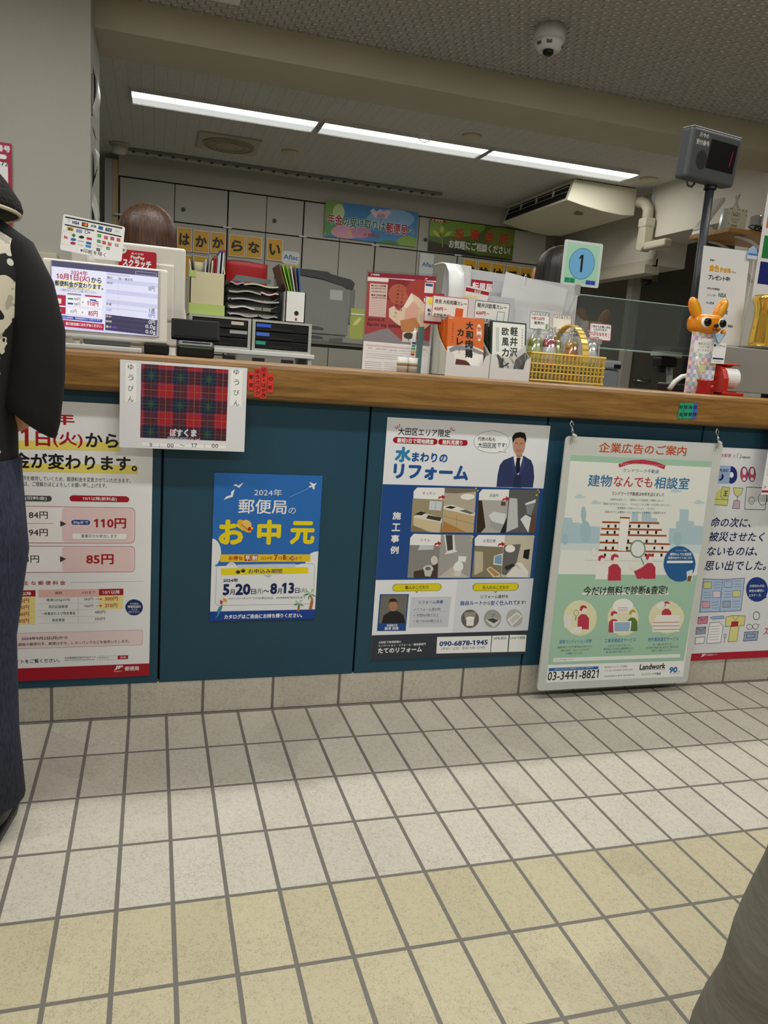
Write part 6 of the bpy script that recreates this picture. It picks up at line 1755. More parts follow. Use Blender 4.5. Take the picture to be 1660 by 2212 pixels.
struct('trim_3', MB().box((4.12, 3.66, 1.93), (4.26, 5.4, 2.0)).box((4.19, 3.66, 1.99), (4.235, 5.4, 2.05)), M('#BDB7A6', 0.7))
struct('trim_4', B((-0.16, 5.13, 0), (-0.10, 5.2, 2.55)), M('#B9BDC4', 0.5))
struct('trim_5', B((-0.098, 5.13, 0), (-0.052, 5.19, 2.55)), M('#C9B98C', 0.6))
struct('door_1', MB().box((4.46, 4.2, 0.02), (5.3, 4.24, 1.95)), M('#5a574f', 0.6)).location = (0, 0, 0)
struct('trim_6', B((4.36, 4.17, 0), (4.45, 4.25, 2.0)), M('#A7A39A', 0.5))

# ceiling fittings
def office_light(x0, x1, i):
    t = thing('ceiling_light', ('long white ceiling light, leftmost of the three', 'long white ceiling light in the middle of the row of three', 'long white ceiling light nearest the air conditioner')[i], 'light', ((x0 + x1) / 2, 3.37, 2.6), group='tube lights over the office')
    build('housing', MB().box((x0, 3.325, 2.592), (x1, 3.595, 2.6)).box((x0, 3.325, 2.575), (x1, 3.332, 2.592)).box((x0, 3.588, 2.575), (x1, 3.595, 2.592)).box((x0, 3.332, 2.575), (x0 + 0.006, 3.588, 2.592)).box((x1 - 0.006, 3.332, 2.575), (x1, 3.588, 2.592)), M('#D0D0CE', 0.4), t)
    build('diffuser', B((x0 + 0.008, 3.335, 2.580), (x1 - 0.008, 3.455, 2.590)), M('#FFFDF6', 0.5, emit=OFFICE_GLOW), t)
    build('reflector_glow', B((x0 + 0.008, 3.456, 2.581), (x1 - 0.008, 3.586, 2.590)), M('#DDE0DE', 0.5, emit=0.55), t)  # reflector half; its bounced light is put in as a faint glow
office_light(0.09, 1.28, 0); office_light(1.315, 2.51, 1); office_light(2.54, 3.75, 2)

t = thing('air_vent', 'square beige ceiling vent with round slatted rings', 'vent', (0.775, 4.29, 2.6))
build('plate', B((0.545, 4.06, 2.585), (1.0, 4.52, 2.6)), M('#B5AF9C', 0.6), t, bevel=0.004)
mb = MB()
for r0, r1 in ((0.195, 0.185), (0.15, 0.135), (0.1, 0.07), (0.05, 0.0)): mb.lathe([(r0, 2.572), (r0, 2.586), (max(r1, 0.001), 2.586), (max(r1, 0.001), 2.572), (r0, 2.572)], (0.775, 4.29, 0), 32)
for k in range(44):
    a = 2 * pi * k / 44; mb.T = Matrix.Translation((0.775, 4.29, 0)) @ Matrix.Rotation(a, 4, 'Z'); mb.box((0.05, -0.004, 2.574), (0.19, 0.004, 2.584))
build('grille', mb, M('#A9A28E', 0.6), t); mb = MB().lathe([(0.19, 2.5845), (0.19, 2.5848), (0.0, 2.5848)], (0.775, 4.29, 0), 32)
build('backing', mb, M('#25221d', 0.8), t)
for (x, y), lab in zip(((1.24, 4.26), (2.303, 3.158), (3.927, 3.467)), ('round ceiling cap beside the square vent', 'round cream ceiling cap between the light row and the beam', 'round ceiling cap just past the last tube light')):
    tag(build('blanking_disc', MB().lathe([(0.0, 2.582), (0.06, 2.583), (0.068, 2.59), (0.068, 2.6)], (x, y, 0), 24), M('#C9C1A4', 0.6), smooth=True), lab, 'ceiling cap', 'round blanking caps on the office ceiling')
tag(build('ceiling_hook', MB().tube([(2.0 + 0.05 * cos(a), 3.27, 2.59 - 0.05 * sin(a)) for a in [pi * k / 10 for k in range(11)]], 0.004, 6), M('#C5C2BA', 0.5)), 'small pale wire loop hanging from the ceiling beside the middle tube light', 'hook')
t = thing('smoke_detector', 'round cream fire detector in the ceiling corner above the wall cupboards', 'detector', (-0.033, 4.795, 2.6))
build('base', MB().lathe([(0.075, 2.585), (0.08, 2.6), (0, 2.6)], (-0.033, 4.795, 0), 24), M('#B9B19A', 0.6), t, smooth=True)
build('head', MB().lathe([(0.0, 2.52), (0.045, 2.525), (0.055, 2.55), (0.055, 2.586)], (-0.033, 4.795, 0), 24), M('#D6D2C6', 0.4), t, smooth=True)
t = thing('ceiling_track', 'long grey rail fixed along the ceiling in front of the cupboards', 'rail', (1.38, 4.88, 2.6))
build('rail', MB().box((0.03, 4.865, 2.575), (2.734, 4.895, 2.598)), M('#8d8b84', 0.5), t, bevel=0.003)
for k in range(26): build('clip', B((0.06 + k * 0.103, 4.86, 2.57), (0.085 + k * 0.103, 4.9, 2.577)), M('#3f3d39', 0.6), t)
t = thing('security_camera', 'white dome camera with a dark lens on the patterned ceiling', 'camera', (1.975, 1.445, 2.6))
build('mount', MB().lathe([(0.07, 2.6), (0.072, 2.545), (0.068, 2.54)], (1.975, 1.445, 0), 32), M('#CFCFCC', 0.4), t, smooth=True)
build('dome', MB().lathe([(0.068, 2.54), (0.066, 2.52), (0.05, 2.498), (0.03, 2.492), (0.0, 2.492)], (1.975, 1.445, 0), 32), M('#D6D6D3', 0.35), t, smooth=True)
build('lens', MB().lathe([(0.026, 2.493), (0.024, 2.48), (0.014, 2.472), (0.0, 2.47)], (1.968, 1.43, 0), 20), M('#070708', 0.08), t, smooth=True)
for a in (200, 245, 330):
    mb = MB(); mb.T = Matrix.Translation((1.975, 1.445, 2.517)) @ Matrix.Rotation(radians(a), 4, 'Z'); mb.box((0.055, -0.012, -0.006), (0.066, 0.012, 0.008))
    build('infrared_window', mb, M('#5d5d5c', 0.3), t)
t = thing('ceiling_notice', 'white printed card fixed flat under the customer ceiling by the beam', 'notice', (0.48, 1.73, 2.6))
build('card', B((0.36, 1.62, 2.58), (0.6, 1.835, 2.584)), M('#E6E6E6', 0.5), t); build('holder', B((0.37, 1.63, 2.584), (0.59, 1.825, 2.6)), M('#9a9790', 0.5), t)

# air conditioner on the ceiling
t = thing('air_conditioner', 'cream ceiling air conditioner with a long dark louvred outlet', 'air conditioner', (3.72, 4.3, 2.6))
ac = [(3.45, 2.598), (4.03, 2.598), (4.03, 2.385), (3.9, 2.375), (3.72, 2.385), (3.55, 2.405), (3.40, 2.43)]
build('casing', MB().prism(ac, 'y', 3.77, 4.98), M('#DDD9C4', 0.45), t, bevel=0.006)
build('outlet', MB().prism([(3.4435, 2.575), (3.4525, 2.575), (3.4115, 2.45), (3.4015, 2.45)], 'y', 3.81, 4.94), M('#0d0d0d', 0.6), t)
for k, (x, z) in enumerate(((3.43, 2.545), (3.412, 2.50))):
    build('louver', MB().prism([(x - 0.008, z), (x + 0.012, z + 0.005), (x + 0.013, z + 0.001), (x - 0.007, z - 0.004)], 'y', 3.82, 4.93), M('#8f8c80' if k else '#C9C6B8', 0.4), t)
for k in range(3): build('louver_bracket', B((3.412, 4.05 + k * 0.3, 2.492), (3.44, 4.058 + k * 0.3, 2.55)), M('#B9B5A4', 0.5), t)
build('intake_grille', B((3.60, 3.95, 2.378), (3.66, 4.0, 2.395)), M('#807d72', 0.6), t)
mb = MB()
for k in range(26): mb.box((3.47 + k * 0.021, 3.768, 2.592), (3.482 + k * 0.021, 3.776, 2.6))
build('top_seal', mb, M('#2b2925', 0.7), t)
t = thing('pipe_cover', 'cream plastic pipe cover bending down from the air conditioner', 'pipe cover', (4.05, 3.66, 2.1))
build('elbow', MB().tube([(4.05, 3.765, 2.49), (4.053, 3.72, 2.488), (4.055, 3.66, 2.46), (4.055, 3.62, 2.41), (4.055, 3.615, 2.33)], 0.042, 14), M('#CBC5B0', 0.45), t, smooth=True)
build('coupling', MB().box((4.005, 3.565, 2.27), (4.105, 3.665, 2.345)), M('#CBC5B0', 0.45), t, bevel=0.012)
build('duct', MB().prism([(3.57, 2.28), (3.66, 2.28), (3.67, 2.10), (3.60, 2.08), (3.56, 2.12)], 'x', 4.012, 4.098), M('#C5BFAA', 0.45), t, bevel=0.01)
build('branch', MB().box((4.02, 3.30, 2.09), (4.095, 3.58, 2.15)), M('#C5BFAA', 0.45), t, bevel=0.015)
t = thing('security_camera', 'dark ball camera in the shadow beneath the side room ceiling', 'camera', (4.6, 3.9, 2.0))
build('mount', MB().lathe([(0.05, 2.02), (0.05, 1.95), (0, 1.95)], (4.38, 4.0, -0.02), 16), M('#8f8b80', 0.5), t)
build('dome', MB().ball((4.38, 4.0, 1.93), 0.05), M('#0d0d0e', 0.15), t, smooth=True)
mt = thing('door_lever', 'chrome lever handle on the dark side door', 'door handle', (4.53, 4.2, 1.06))
build('lever', MB().tube([(4.53, 4.2, 1.06), (4.53, 4.15, 1.06), (4.58, 4.145, 1.06), (4.66, 4.145, 1.06)], 0.012, 10), M('#B9BABA', 0.2, 1.0), mt, smooth=True)
build('rose', MB().lathe([(0.028, 4.19), (0.028, 4.2)], (4.53, 0, 1.06), 16, axis='y'), M('#9a9a9a', 0.25, 1.0), mt)

# ------------------------------------------------------------------ wall cupboards at the back
CAB = M('#B7B3A8', 0.5, var=0.025, vscale=2, name='cupboard_grey'); GAP = M('#151412', 0.8)
struct('trim_7', MB().box((-0.05, 5.11, 2.425), (4.0, 5.45, 2.6)), M('#B3AFA3', 0.6))
def cupboard(x0, x1, labels):
    xm = (x0 + x1) / 2
    t = thing('wall_cupboard', labels, 'cupboard', (xm, 5.25, 0), group='grey steel cupboards along the back wall')
    build('carcass', B((x0, 5.12, 0.0), (x1, 5.42, 2.42)), GAP, t)
    for z0, z1 in ((2.113, 2.412), (1.02, 2.103), (0.08, 1.01)):
        for a, b in ((x0 + 0.006, xm - 0.003), (xm + 0.003, x1 - 0.006)):
            d = build('door', B((a, 5.1, z0), (b, 5.12, z1)), CAB, t, bevel=0.002)
            if z0 > 2 and a > xm - 0.01: build('lock', MB().lathe([(0.018, 5.094), (0.018, 5.1)], (a + 0.07, 0, 2.215), 16, axis='y'), M('#221f1c', 0.4), d)
    h = MB().box((x0 - 0.035, 5.085, 2.105), (x0 + 0.035, 5.1, 2.118))
    build('hinge_cap', h, M('#D5D5D2', 0.35), t)
for (a, b), l in zip(((-0.044, 0.853), (0.853, 1.521), (1.521, 2.2), (2.2, 3.02), (3.02, 3.94)), ('grey cupboard behind the brown-haired clerk, at the wall end', 'grey cupboard with the yellow letter cards ending in a lone one', 'plain grey cupboard behind the printer', 'grey cupboard under the blue flower banner', 'grey cupboard under the green seedling banner, nearest the air conditioner')): cupboard(a, b, l)
sheet('pension', 'banner', 'blue banner with pink cosmos flowers and red and green lettering', 'banner', '#3B86C4', 0.003, rough=0.35)
sheet('fund', 'banner', 'olive green banner with a sprouting seedling in soil', 'banner', '#55682A', 0.003, rough=0.35)
NM = ('yellow letter card は beside the brown hair', 'yellow letter card か to the right of は', 'yellow letter card か next to the cupboard seam', 'yellow letter card ら above the red folder', 'yellow letter card な above the red folder', 'yellow letter card い beside the white cut-out sign')
for k in range(6): sheet('letA%d' % k, 'letter_card', NM[k], 'letter card', '#E2E0D6', 0.001, group='yellow letter cards on the cupboards', rough=0.3)
for k, l in enumerate(('yellow card of the lower row behind the terminal screen', 'yellow card of the lower row behind the file box', 'yellow card of the lower row behind the green files')): sheet('letB%d' % k, 'letter_card', l, 'letter card', '#E2E0D6', 0.001, group='yellow letter cards on the cupboards', rough=0.3)
for k, l in enumerate(('yellow letter card 検 behind the white rack', 'yellow letter card 診 left of は', 'yellow letter card は below the seedling banner', 'yellow letter card 受 below the seedling banner', 'yellow letter card 診 after 受, at the row end')): sheet('letC%d' % k, 'letter_card', l, 'letter card', '#E2E0D6', 0.001, group='yellow letter cards on the cupboards', rough=0.3)
sheet('insA', 'cutout_sign', 'white cut-out sign beside the card い', 'sign', '#DDE1E2', 0.002, corner=0.02)
sheet('insB', 'paper_sign', 'white sign on the cupboard behind the white rack', 'sign', '#DDE1E2', 0.001)

# things on the pillar
sheet('wallnum', 'wall_poster', 'crimson and white number poster on the pillar beside the straw hat', 'poster', '#D9C9D0', 0.002)
tag(build('switch_box', B((-0.27, 1.765, 1.36), (-0.17, 1.81, 1.405)), M('#B9B29C', 0.5), bevel=0.004), 'small beige box on the pillar behind the price display', 'box')
mb = MB().grid(lambda u, v: (-0.026 + 0.012 * sin(v * 6), 1.95 + 0.20 * u + 0.02 * sin(v * 4), 2.26 - 0.27 * v), 4, 10)
tag(build('paper_strip', mb, M('#DAD9D6', 0.4), smooth=True, solid=0.001), 'curled white paper strip on the pillar edge, high up', 'paper strip', 'papers taped on the pillar edge')
mb = MB().grid(lambda u, v: (-0.022 + 0.014 * sin(v * 9 + u * 2), 1.90 + 0.16 * u, 1.90 - 0.42 * v), 4, 14)
tag(build('paper_strip', mb, M('#C9C8C2', 0.5, var=0.2, vscale=25), smooth=True, solid=0.001), 'crumpled white paper strip on the pillar edge, above the card logo plate', 'paper strip', 'papers taped on the pillar edge')
tag(build('door_slot', B((-0.033, 1.86, 2.03), (-0.027, 1.885, 2.2)), M('#6e5f55', 0.5)), 'thin brown metal slot on the pillar edge', 'slot')

# ================================================================== COUNTER
cn = thing('service_counter', 'long service counter of dark blue panels with a thick oak top', 'counter', (1.0, 0.2, 0))
prof = [(-0.040, 0.915), (-0.040, 0.985), (-0.036, 0.994), (-0.027, 0.999), (-0.015, 1.0), (0.50, 1.0), (0.50, 0.9), (-0.02, 0.9), (-0.034, 0.905)]
build('counter_top', MB().prism(prof, 'x', -2.2, 3.4), wood_mat('oak', '#553819', '#8A642F', '#B0884A'), cn, smooth=False)
PAN = M('#22485C', 0.42, spec=0.35, var=0.05, vscale=5, name='blue_panel')
for a, b in ((-1.97, -1.41), (-1.41, -0.848), (-0.848, -0.285), (-0.285, 0.277), (0.277, 0.84), (0.84, 1.40), (1.40, 1.963), (1.963, 2.525), (2.525, 3.09)):
    build('front_panel', B((a + 0.0025, 0.003, 0.1), (b - 0.0025, 0.03, 0.9)), PAN, cn, bevel=0.0025)
build('body', B((-2.2, 0.031, 0.1), (3.4, 0.48, 0.9)), M('#0c1a22', 0.7), cn)
build('skirting_tiles', B((-2.2, 0.005, 0.0), (3.4, 0.45, 0.1)), tile_mat('skirting', 'xz'), cn)
# clerks' desk behind it
dk = thing('clerk_desk', 'grey clerk desk hidden behind the counter', 'desk', (1.0, 1.05, 0))
build('desk_top', MB().box((-0.6, 0.52, 0.70), (2.9, 0.72, 0.73)).box((0.40, 0.72, 0.70), (1.05, 1.55, 0.73)).box((2.3, 0.72, 0.70), (2.9, 1.3, 0.73)), M('#8f8d88', 0.5), dk)
for x, y in ((-0.55, 0.6), (0.41, 1.48), (1.0, 1.48), (2.34, 1.24), (2.84, 1.24)): build('leg', B((x, y, 0), (x + 0.05, y + 0.05, 0.70)), M('#77756f', 0.5), dk)

# posters on the counter front
sheet('price', 'price_poster', 'large white postage price poster with red numbers, beside the customer', 'poster', '#F2F2F4')
sheet('gift', 'gift_poster', 'small blue summer gift poster with yellow title', 'poster', '#2A6FC0')
sheet('reform', 'renovation_poster', 'white and blue renovation poster with a suited man and four room photos', 'poster', '#EDEFF5')
o = sheet('memory', 'storage_poster', 'white poster of navy keepsake drawings half behind the hanging board', 'poster', '#E4E5EA')
mb = MB()
for i in range(24):
    for j in range(17): mb.put([(0.018 + i * 0.021, -0.0002, 0.45 + j * 0.016), (0.0195 + i * 0.021, -0.0002, 0.45 + j * 0.016), (0.0195 + i * 0.021, -0.0002, 0.4515 + j * 0.016), (0.018 + i * 0.021, -0.0002, 0.4515 + j * 0.016)], [(0, 1, 2, 3)])
tag(build('dot_pattern', mb, M('#B9BDC9'), o, world=False), kind='stuff')
o = sheet('board', 'hanging_board', 'pale framed advertisement board hanging on two hooks from the counter', 'board', '#CFD2CF', 0.006, corner=0.012)
for k, (x, l) in enumerate(((1.4545, 'steel hook holding the board at its phone number side'), (1.979, 'steel hook holding the board beside the keepsake poster'))):
    pts = [(x, -0.052, 0.838), (x, -0.052, 0.856), (x + 0.004, -0.052, 0.862), (x, -0.052, 0.868), (x - 0.004, -0.052, 0.862), (x, -0.051, 0.858), (x + 0.001, -0.046, 0.874), (x - 0.006, -0.043, 0.882), (x - 0.002, -0.041, 0.893), (x + 0.006, -0.041, 0.888), (x + 0.006, -0.042, 0.880)]
    h = build('hanging_hook', MB().tube(pts, 0.0018, 7), M('#C5C6C6', 0.25, 1.0), smooth=True); tag(h, l, 'hook', 'hooks of the hanging board')
    build('clip_ring', MB().tube([(x + 0.004 * cos(a), -0.053, 0.834 + 0.006 * sin(a)) for a in [2 * pi * q / 12 for q in range(13)]], 0.0013, 6), M('#C5C6C6', 0.25, 1.0), h)
    build('wing_clip', MB().prism([(x, 0.852), (x + 0.014, 0.846), (x + 0.015, 0.852), (x + 0.004, 0.858)], 'y', -0.056, -0.05), M('#D9D9D6', 0.4), h)
sheet('hours', 'hours_sheet', 'laminated opening hours sheet with a red tartan picture', 'notice', '#E9E9EE', 0.001, rough=0.25, pad=0.0)
SL = ('short red 郵便 sticker next to the hours sheet', 'long red ゆうパック sticker beside 郵便', 'longest red sticker, reading 切手・はがき', 'short red 印紙 sticker, last of the red ones')
for k in range(4): sheet('stkL%d' % k, 'word_sticker', SL[k], 'sticker', '#DE3F38', 0.0006, group='red word stickers on the oak edge', rough=0.3, pad=0.001)
SR = ('green 貯金 sticker, first of the four', 'second green sticker 振替 beside 貯金', 'green 為替 sticker beside the blue one', 'blue 保険 sticker on the oak edge')
for k in range(4): sheet('stkR%d' % k, 'word_sticker', SR[k], 'sticker', '#2F9E7C' if k < 3 else '#4A66BE', 0.0006, group='green and blue word stickers on the oak edge', rough=0.3, pad=0.0005)
sheet('notice', 'paper_notice', 'white paper notice with a red foot on the counter edge at the picture border', 'notice', '#EDEDF2', 0.001)

# ================================================================== ON THE COUNTER, FROM THE PILLAR SIDE
WHP = M('#DAD9D2', 0.38, name='white_plastic'); BLK = M('#0E0F11', 0.35, name='black_plastic'); GRY = M('#9C9D99', 0.45, name='grey_plastic')
STEEL = M('#C4C6C6', 0.22, 1.0, name='steel'); CLR = film_mat('clear_plastic', '#F3F6F6', 0.10); CLRW = film_mat('milky_plastic', '#F0F3F3', 0.10, white=0.25)

# customer price display: a leaning screen on a foot
t = thing('price_display', 'white customer price display showing yen amounts on a lilac screen', 'display', (0.13, 0.13, 1.0))
mb = MB(); mb.T = Matrix.Translation((0.128, 0.1, 1.030)) @ Matrix.Rotation(radians(-6), 4, 'X')
mb.box((-0.156, 0.003, 0.0), (0.156, 0.04, 0.197)); build('housing', mb, WHP, t, bevel=0.007, seg=3)
mb = MB(); mb.T = Matrix.Translation((0.128, 0.1, 1.030)) @ Matrix.Rotation(radians(-6), 4, 'X')
mb.box((-0.135, 0.0005, 0.017), (0.136, 0.004, 0.192)); build('bezel', mb, M('#B9B8B2', 0.4), t, bevel=0.001)
s = build('screen', MB().box((0, -0.0015, 0), (0.263, 0.0, 0.172)), M('#C9CCEE', 0.2, emit=0.3), t, world=False)
s.location = (-0.1345, -0.0302 + 0.0008, 0.0475); s.rotation_euler = (radians(-6), 0, 0)
add_print('screen', s, name='screen_text', local=(0, -0.0016, 0), emit=0.3)
build('neck', B((0.07, 0.125, 1.015), (0.19, 0.17, 1.07)), M('#8d9091', 0.4), t, bevel=0.005)
build('foot', MB().box((0.03, 0.06, 1.0), (0.22, 0.20, 1.014)), M('#C9CCCB', 0.4), t, bevel=0.004)
build('scale_base', MB().box((0.225, 0.10, 1.0), (0.29, 0.21, 1.03)), BLK, t, bevel=0.005)

# card logo plate on a stem behind it
o = sheet('pay', 'payment_plate', 'small white plate of payment logos standing above the price display', 'sign', '#F2F2F2', 0.002, rot=(0, radians(5.5), 0), corner=0.005, pad=0.002)
t = build('stem', MB().tube([(0.076, 0.003, 0.004), (0.076, 0.006, -0.02), (0.070, 0.04, -0.2440)], 0.005, 8), M('#D9DADA', 0.3), o, world=False)
build('socket', MB().lathe([(0.0, -0.03), (0.009, -0.028), (0.009, -0.008), (0.006, 0.0)], (0.076, 0.006, 0), 14), WHP, o, world=False, smooth=True)
build('clip_bar', MB().box((0.03, -0.001, -0.034), (0.115, 0.02, -0.026)), film_mat('clip_clear', '#E4E8E8', 0.2), o, world=False)
build('foot', MB().box((0.02, 0.022, -0.2455), (0.12, 0.08, -0.2415)), CLR, o, world=False)

# clerk's white monitor seen from behind
t = thing('register_monitor', 'white back of the clerk monitor with a red scratch card taped on', 'monitor', (0.2, 0.4, 1.0))
mb = MB(); mb.T = Matrix.Translation((0, 0.352, 1.025)) @ Matrix.Rotation(radians(-3), 4, 'X')
mb.box((0.02, 0, 0.0), (0.338, 0.035, 0.29)); build('back_shell', mb, M('#D5D3CB', 0.4), t, bevel=0.008, seg=3)
mb = MB(); mb.T = Matrix.Translation((0, 0.345, 1.025)) @ Matrix.Rotation(radians(-3), 4, 'X')
mb.box((0.06, 0, 0.075), (0.306, 0.012, 0.24)); build('rear_cover', mb, M('#D9D7CF', 0.4), t, bevel=0.006)
build('stand', B((0.12, 0.36, 1.0), (0.24, 0.46, 1.04)), M('#BDBBB4', 0.45), t, bevel=0.005)
o = sheet('scratch', 'scratch_card', 'red scratch campaign card stuck on the white monitor back', 'card', '#B3152A', 0.001, corner=0.006)
tag(build('round_sticker', MB().lathe([(0.011, 0.337), (0.011, 0.338)], (0.160, 0, 1.289), 20, axis='y'), M('#E6E6E2', 0.4)), 'small round white sticker beside the red scratch card', 'sticker')
build('emblem', MB().prism([(0.153, 1.288), (0.158, 1.292), (0.167, 1.290), (0.165, 1.286), (0.156, 1.284)], 'y', 0.3364, 0.337), M('#6a7a20', 0.4), bpy.data.objects['round_sticker'])

# black card terminal
t = thing('card_terminal', 'black card payment terminal with a tilted screen', 'card terminal', (0.36, 0.16, 1.0))
build('base', MB().prism([(0.13, 1.0), (0.30, 1.0), (0.30, 1.02), (0.24, 1.055), (0.16, 1.052), (0.13, 1.03)], 'x', 0.312, 0.412), BLK, t, bevel=0.005)
mb = MB(); mb.T = Matrix.Translation((0.362, 0.15, 1.05)) @ Matrix.Rotation(radians(-28), 4, 'X')
mb.box((-0.066, 0, 0.0), (0.066, 0.014, 0.062)); build('screen_unit', mb, M('#15171A', 0.55, spec=0.2), t, bevel=0.004)
mb = MB(); mb.T = Matrix.Translation((0.362, 0.149, 1.05)) @ Matrix.Rotation(radians(-28), 4, 'X')
mb.box((-0.058, -0.0005, 0.007), (0.058, 0.001, 0.056)); build('screen', mb, M('#07080A', 0.5, spec=0.15), t)
build('green_edge', B((0.318, 0.1285, 1.025), (0.406, 0.131, 1.0275)), M('#4f7a3a', 0.4), t)
build('card_slot', B((0.325, 0.1285, 1.037), (0.40, 0.133, 1.041)), M('#2c2e30', 0.3), t)

# drawers, trays, file boxes on the rack by the clerk
def rackstand():
    t = thing('white_rack', 'white low rack under the two black drawer cases', 'rack', (0.64, 1.3, 0.73))
    build('rack_top', B((0.36, 1.13, 1.022), (0.895, 1.45, 1.04)), M('#CFCFCB', 0.45), t, bevel=0.003)
    for x in (0.37, 0.87): build('side_panel', B((x, 1.14, 0.73), (x + 0.015, 1.45, 1.022)), M('#CFCFCB', 0.45), t)
    build('shelf', B((0.385, 1.15, 0.985), (0.87, 1.45, 0.992)), M('#B9B9B5', 0.45), t)
    mb = MB()
    for k in range(4): mb.box((0.40 + k * 0.12, 1.146, 0.996), (0.45 + k * 0.12, 1.16, 1.012))
    build('label_plate_print', mb, M('#2b2b2b', 0.4), t)
rackstand()
def drawers(x0, lab, tags):
    t = thing('drawer_case', lab, 'drawer case', (x0 + 0.12, 1.3, 1.04), group='black drawer cases by the clerk')
    w = 0.245
    mb = MB().box((x0, 1.15, 1.04), (x0 + w, 1.44, 1.05)).box((x0, 1.15, 1.157), (x0 + w, 1.44, 1.166)).box((x0, 1.15, 1.05), (x0 + 0.012, 1.44, 1.157)).box((x0 + w - 0.012, 1.15, 1.05), (x0 + w, 1.44, 1.157)).box((x0 + 0.012, 1.42, 1.05), (x0 + w - 0.012, 1.44, 1.157))
    build('case', mb, M('#A9A9A0', 0.45), t)
    for k in range(3):
        z = 1.052 + k * 0.035
        d = build('drawer', B((x0 + 0.014, 1.152, z), (x0 + w - 0.014, 1.40, z + 0.032)), M('#17181A', 0.3), t, bevel=0.002)
        build('handle', B((x0 + 0.07, 1.147, z + 0.004), (x0 + 0.165, 1.152, z + 0.012)), M('#26282B', 0.3), d)
        c, a, b = tags[k]
        if c: build('label', B((x0 + a, 1.1495, z + 0.015), (x0 + b, 1.1515, z + 0.028)), M(c, 0.5), d)
drawers(0.385, 'black three-drawer case half behind the card terminal', ((None, 0, 0), ('#9EA09C', 0.16, 0.23), ('#C4BBA8', 0.165, 0.215)))
drawers(0.636, 'black three-drawer case with blue and green labels', (('#2E9A86', 0.016, 0.055), ('#3E6FD0', 0.016, 0.07), ('#3358C8', 0.016, 0.075)))
def filebox(name, lab, x0, x1, y, z0, z1, hx, dep=0.22, band=None, rise=0.06):
    t = thing(name, lab, 'file box', ((x0 + x1) / 2, y + dep / 2, z0))
    mb = MB().box((x0, y, z0), (x1, y + 0.004, z1)).prism([(y, z0), (y + dep, z0), (y + dep, z1 + rise), (y + dep * 0.7, z1 + rise), (y, z1)], 'x', x0, x0 + 0.004).prism([(y, z0), (y + dep, z0), (y + dep, z1 + rise), (y + dep * 0.7, z1 + rise), (y, z1)], 'x', x1 - 0.004, x1).box((x0, y + dep - 0.004, z0), (x1, y + dep, z1 + rise)).box((x0, y, z0), (x1, y + dep, z0 + 0.004))
    build('box', mb, M(hx, 0.6, var=0.04), t)
    if band:
        build('tape', B((x0 - 0.002, y - 0.001, z0), (x1 + 0.001, y + 0.01, z0 + 0.042)), M(band, 0.5), t)
        build('tape', B((x0 - 0.003, y - 0.0015, z1 - 0.022), (x0 + 0.022, y + 0.012, z1 + 0.003)), M(band, 0.5), t)
    return t
filebox('file_box', 'beige upright file box with pale green tape', 0.385, 0.523, 1.18, 1.168, 1.333, '#C4BB98', band='#A7BC6A')
FO = (('#7c7a68', 0.425, -8, 0.10, 'dark olive folder leaning at the box edge'), ('#B4B4B4', 0.437, 2, 0.075, 'grey folder in the beige box next to the olive one'), ('#8E8B84', 0.448, 3, 0.10, 'taupe folder standing in the beige file box'), ('#C9C3B4', 0.459, 3, 0.07, 'thin cream folder standing in the beige file box'), ('#9A1E1E', 0.466, 3, 0.10, 'first dark red folder in the beige file box'), ('#86201C', 0.474, 3, 0.09, 'second dark red folder, next to a grey one'), ('#A2A3A6', 0.4815, 3, 0.105, 'grey folder after the dark red ones'), ('#B9BCC4', 0.487, 3, 0.135, 'tall pale folder with a blue clip edge'), ('#C2C4C8', 0.500, 3, 0.138, 'tall pale folder with a red clip edge'))
for hx, x, a, hh, l in FO:
    mb = MB(); mb.T = Matrix.Translation((x, 1.20, 1.175)) @ Matrix.Rotation(radians(a), 4, 'Y'); mb.box((0, 0, 0), (0.005, 0.18, 0.165 + hh * 0.62))
    o = tag(build('folder', mb, M(hx, 0.5)), l, 'folder', 'folders in the beige file box')
    if hh > 0.13:
        mb = MB(); mb.T = Matrix.Translation((x, 1.199, 1.175)) @ Matrix.Rotation(radians(a), 4, 'Y'); mb.box((-0.0005, 0, 0.158 + hh * 0.62), (0.009, 0.182, 0.168 + hh * 0.62)); build('clip_edge', mb, M('#26418f' if hh < 0.137 else '#A01A24', 0.4), o)
t = thing('letter_tray_rack', 'black stacked letter trays filled with papers', 'letter tray', (0.65, 1.3, 1.166))
for k in range(5):
    z = 1.17 + k * 0.031
    build('tray', MB().box((0.535, 1.2, z), (0.75, 1.44, z + 0.003)).box((0.535, 1.2, z), (0.538, 1.44, z + 0.026)).box((0.747, 1.2, z), (0.75, 1.44, z + 0.026)), M('#14201F', 0.35), t)
PP = (('#B4A0A0', 0.545, 0.66, 0), ('#8E8F92', 0.665, 0.742, 0), ('#C9C7C4', 0.545, 0.645, 1), ('#A9A7A4', 0.55, 0.745, 2), ('#D9A9AE', 0.67, 0.742, 3), ('#9EA48E', 0.54, 0.67, 3), ('#B9BA9E', 0.60, 0.74, 4), ('#8f949c', 0.545, 0.60, 4))
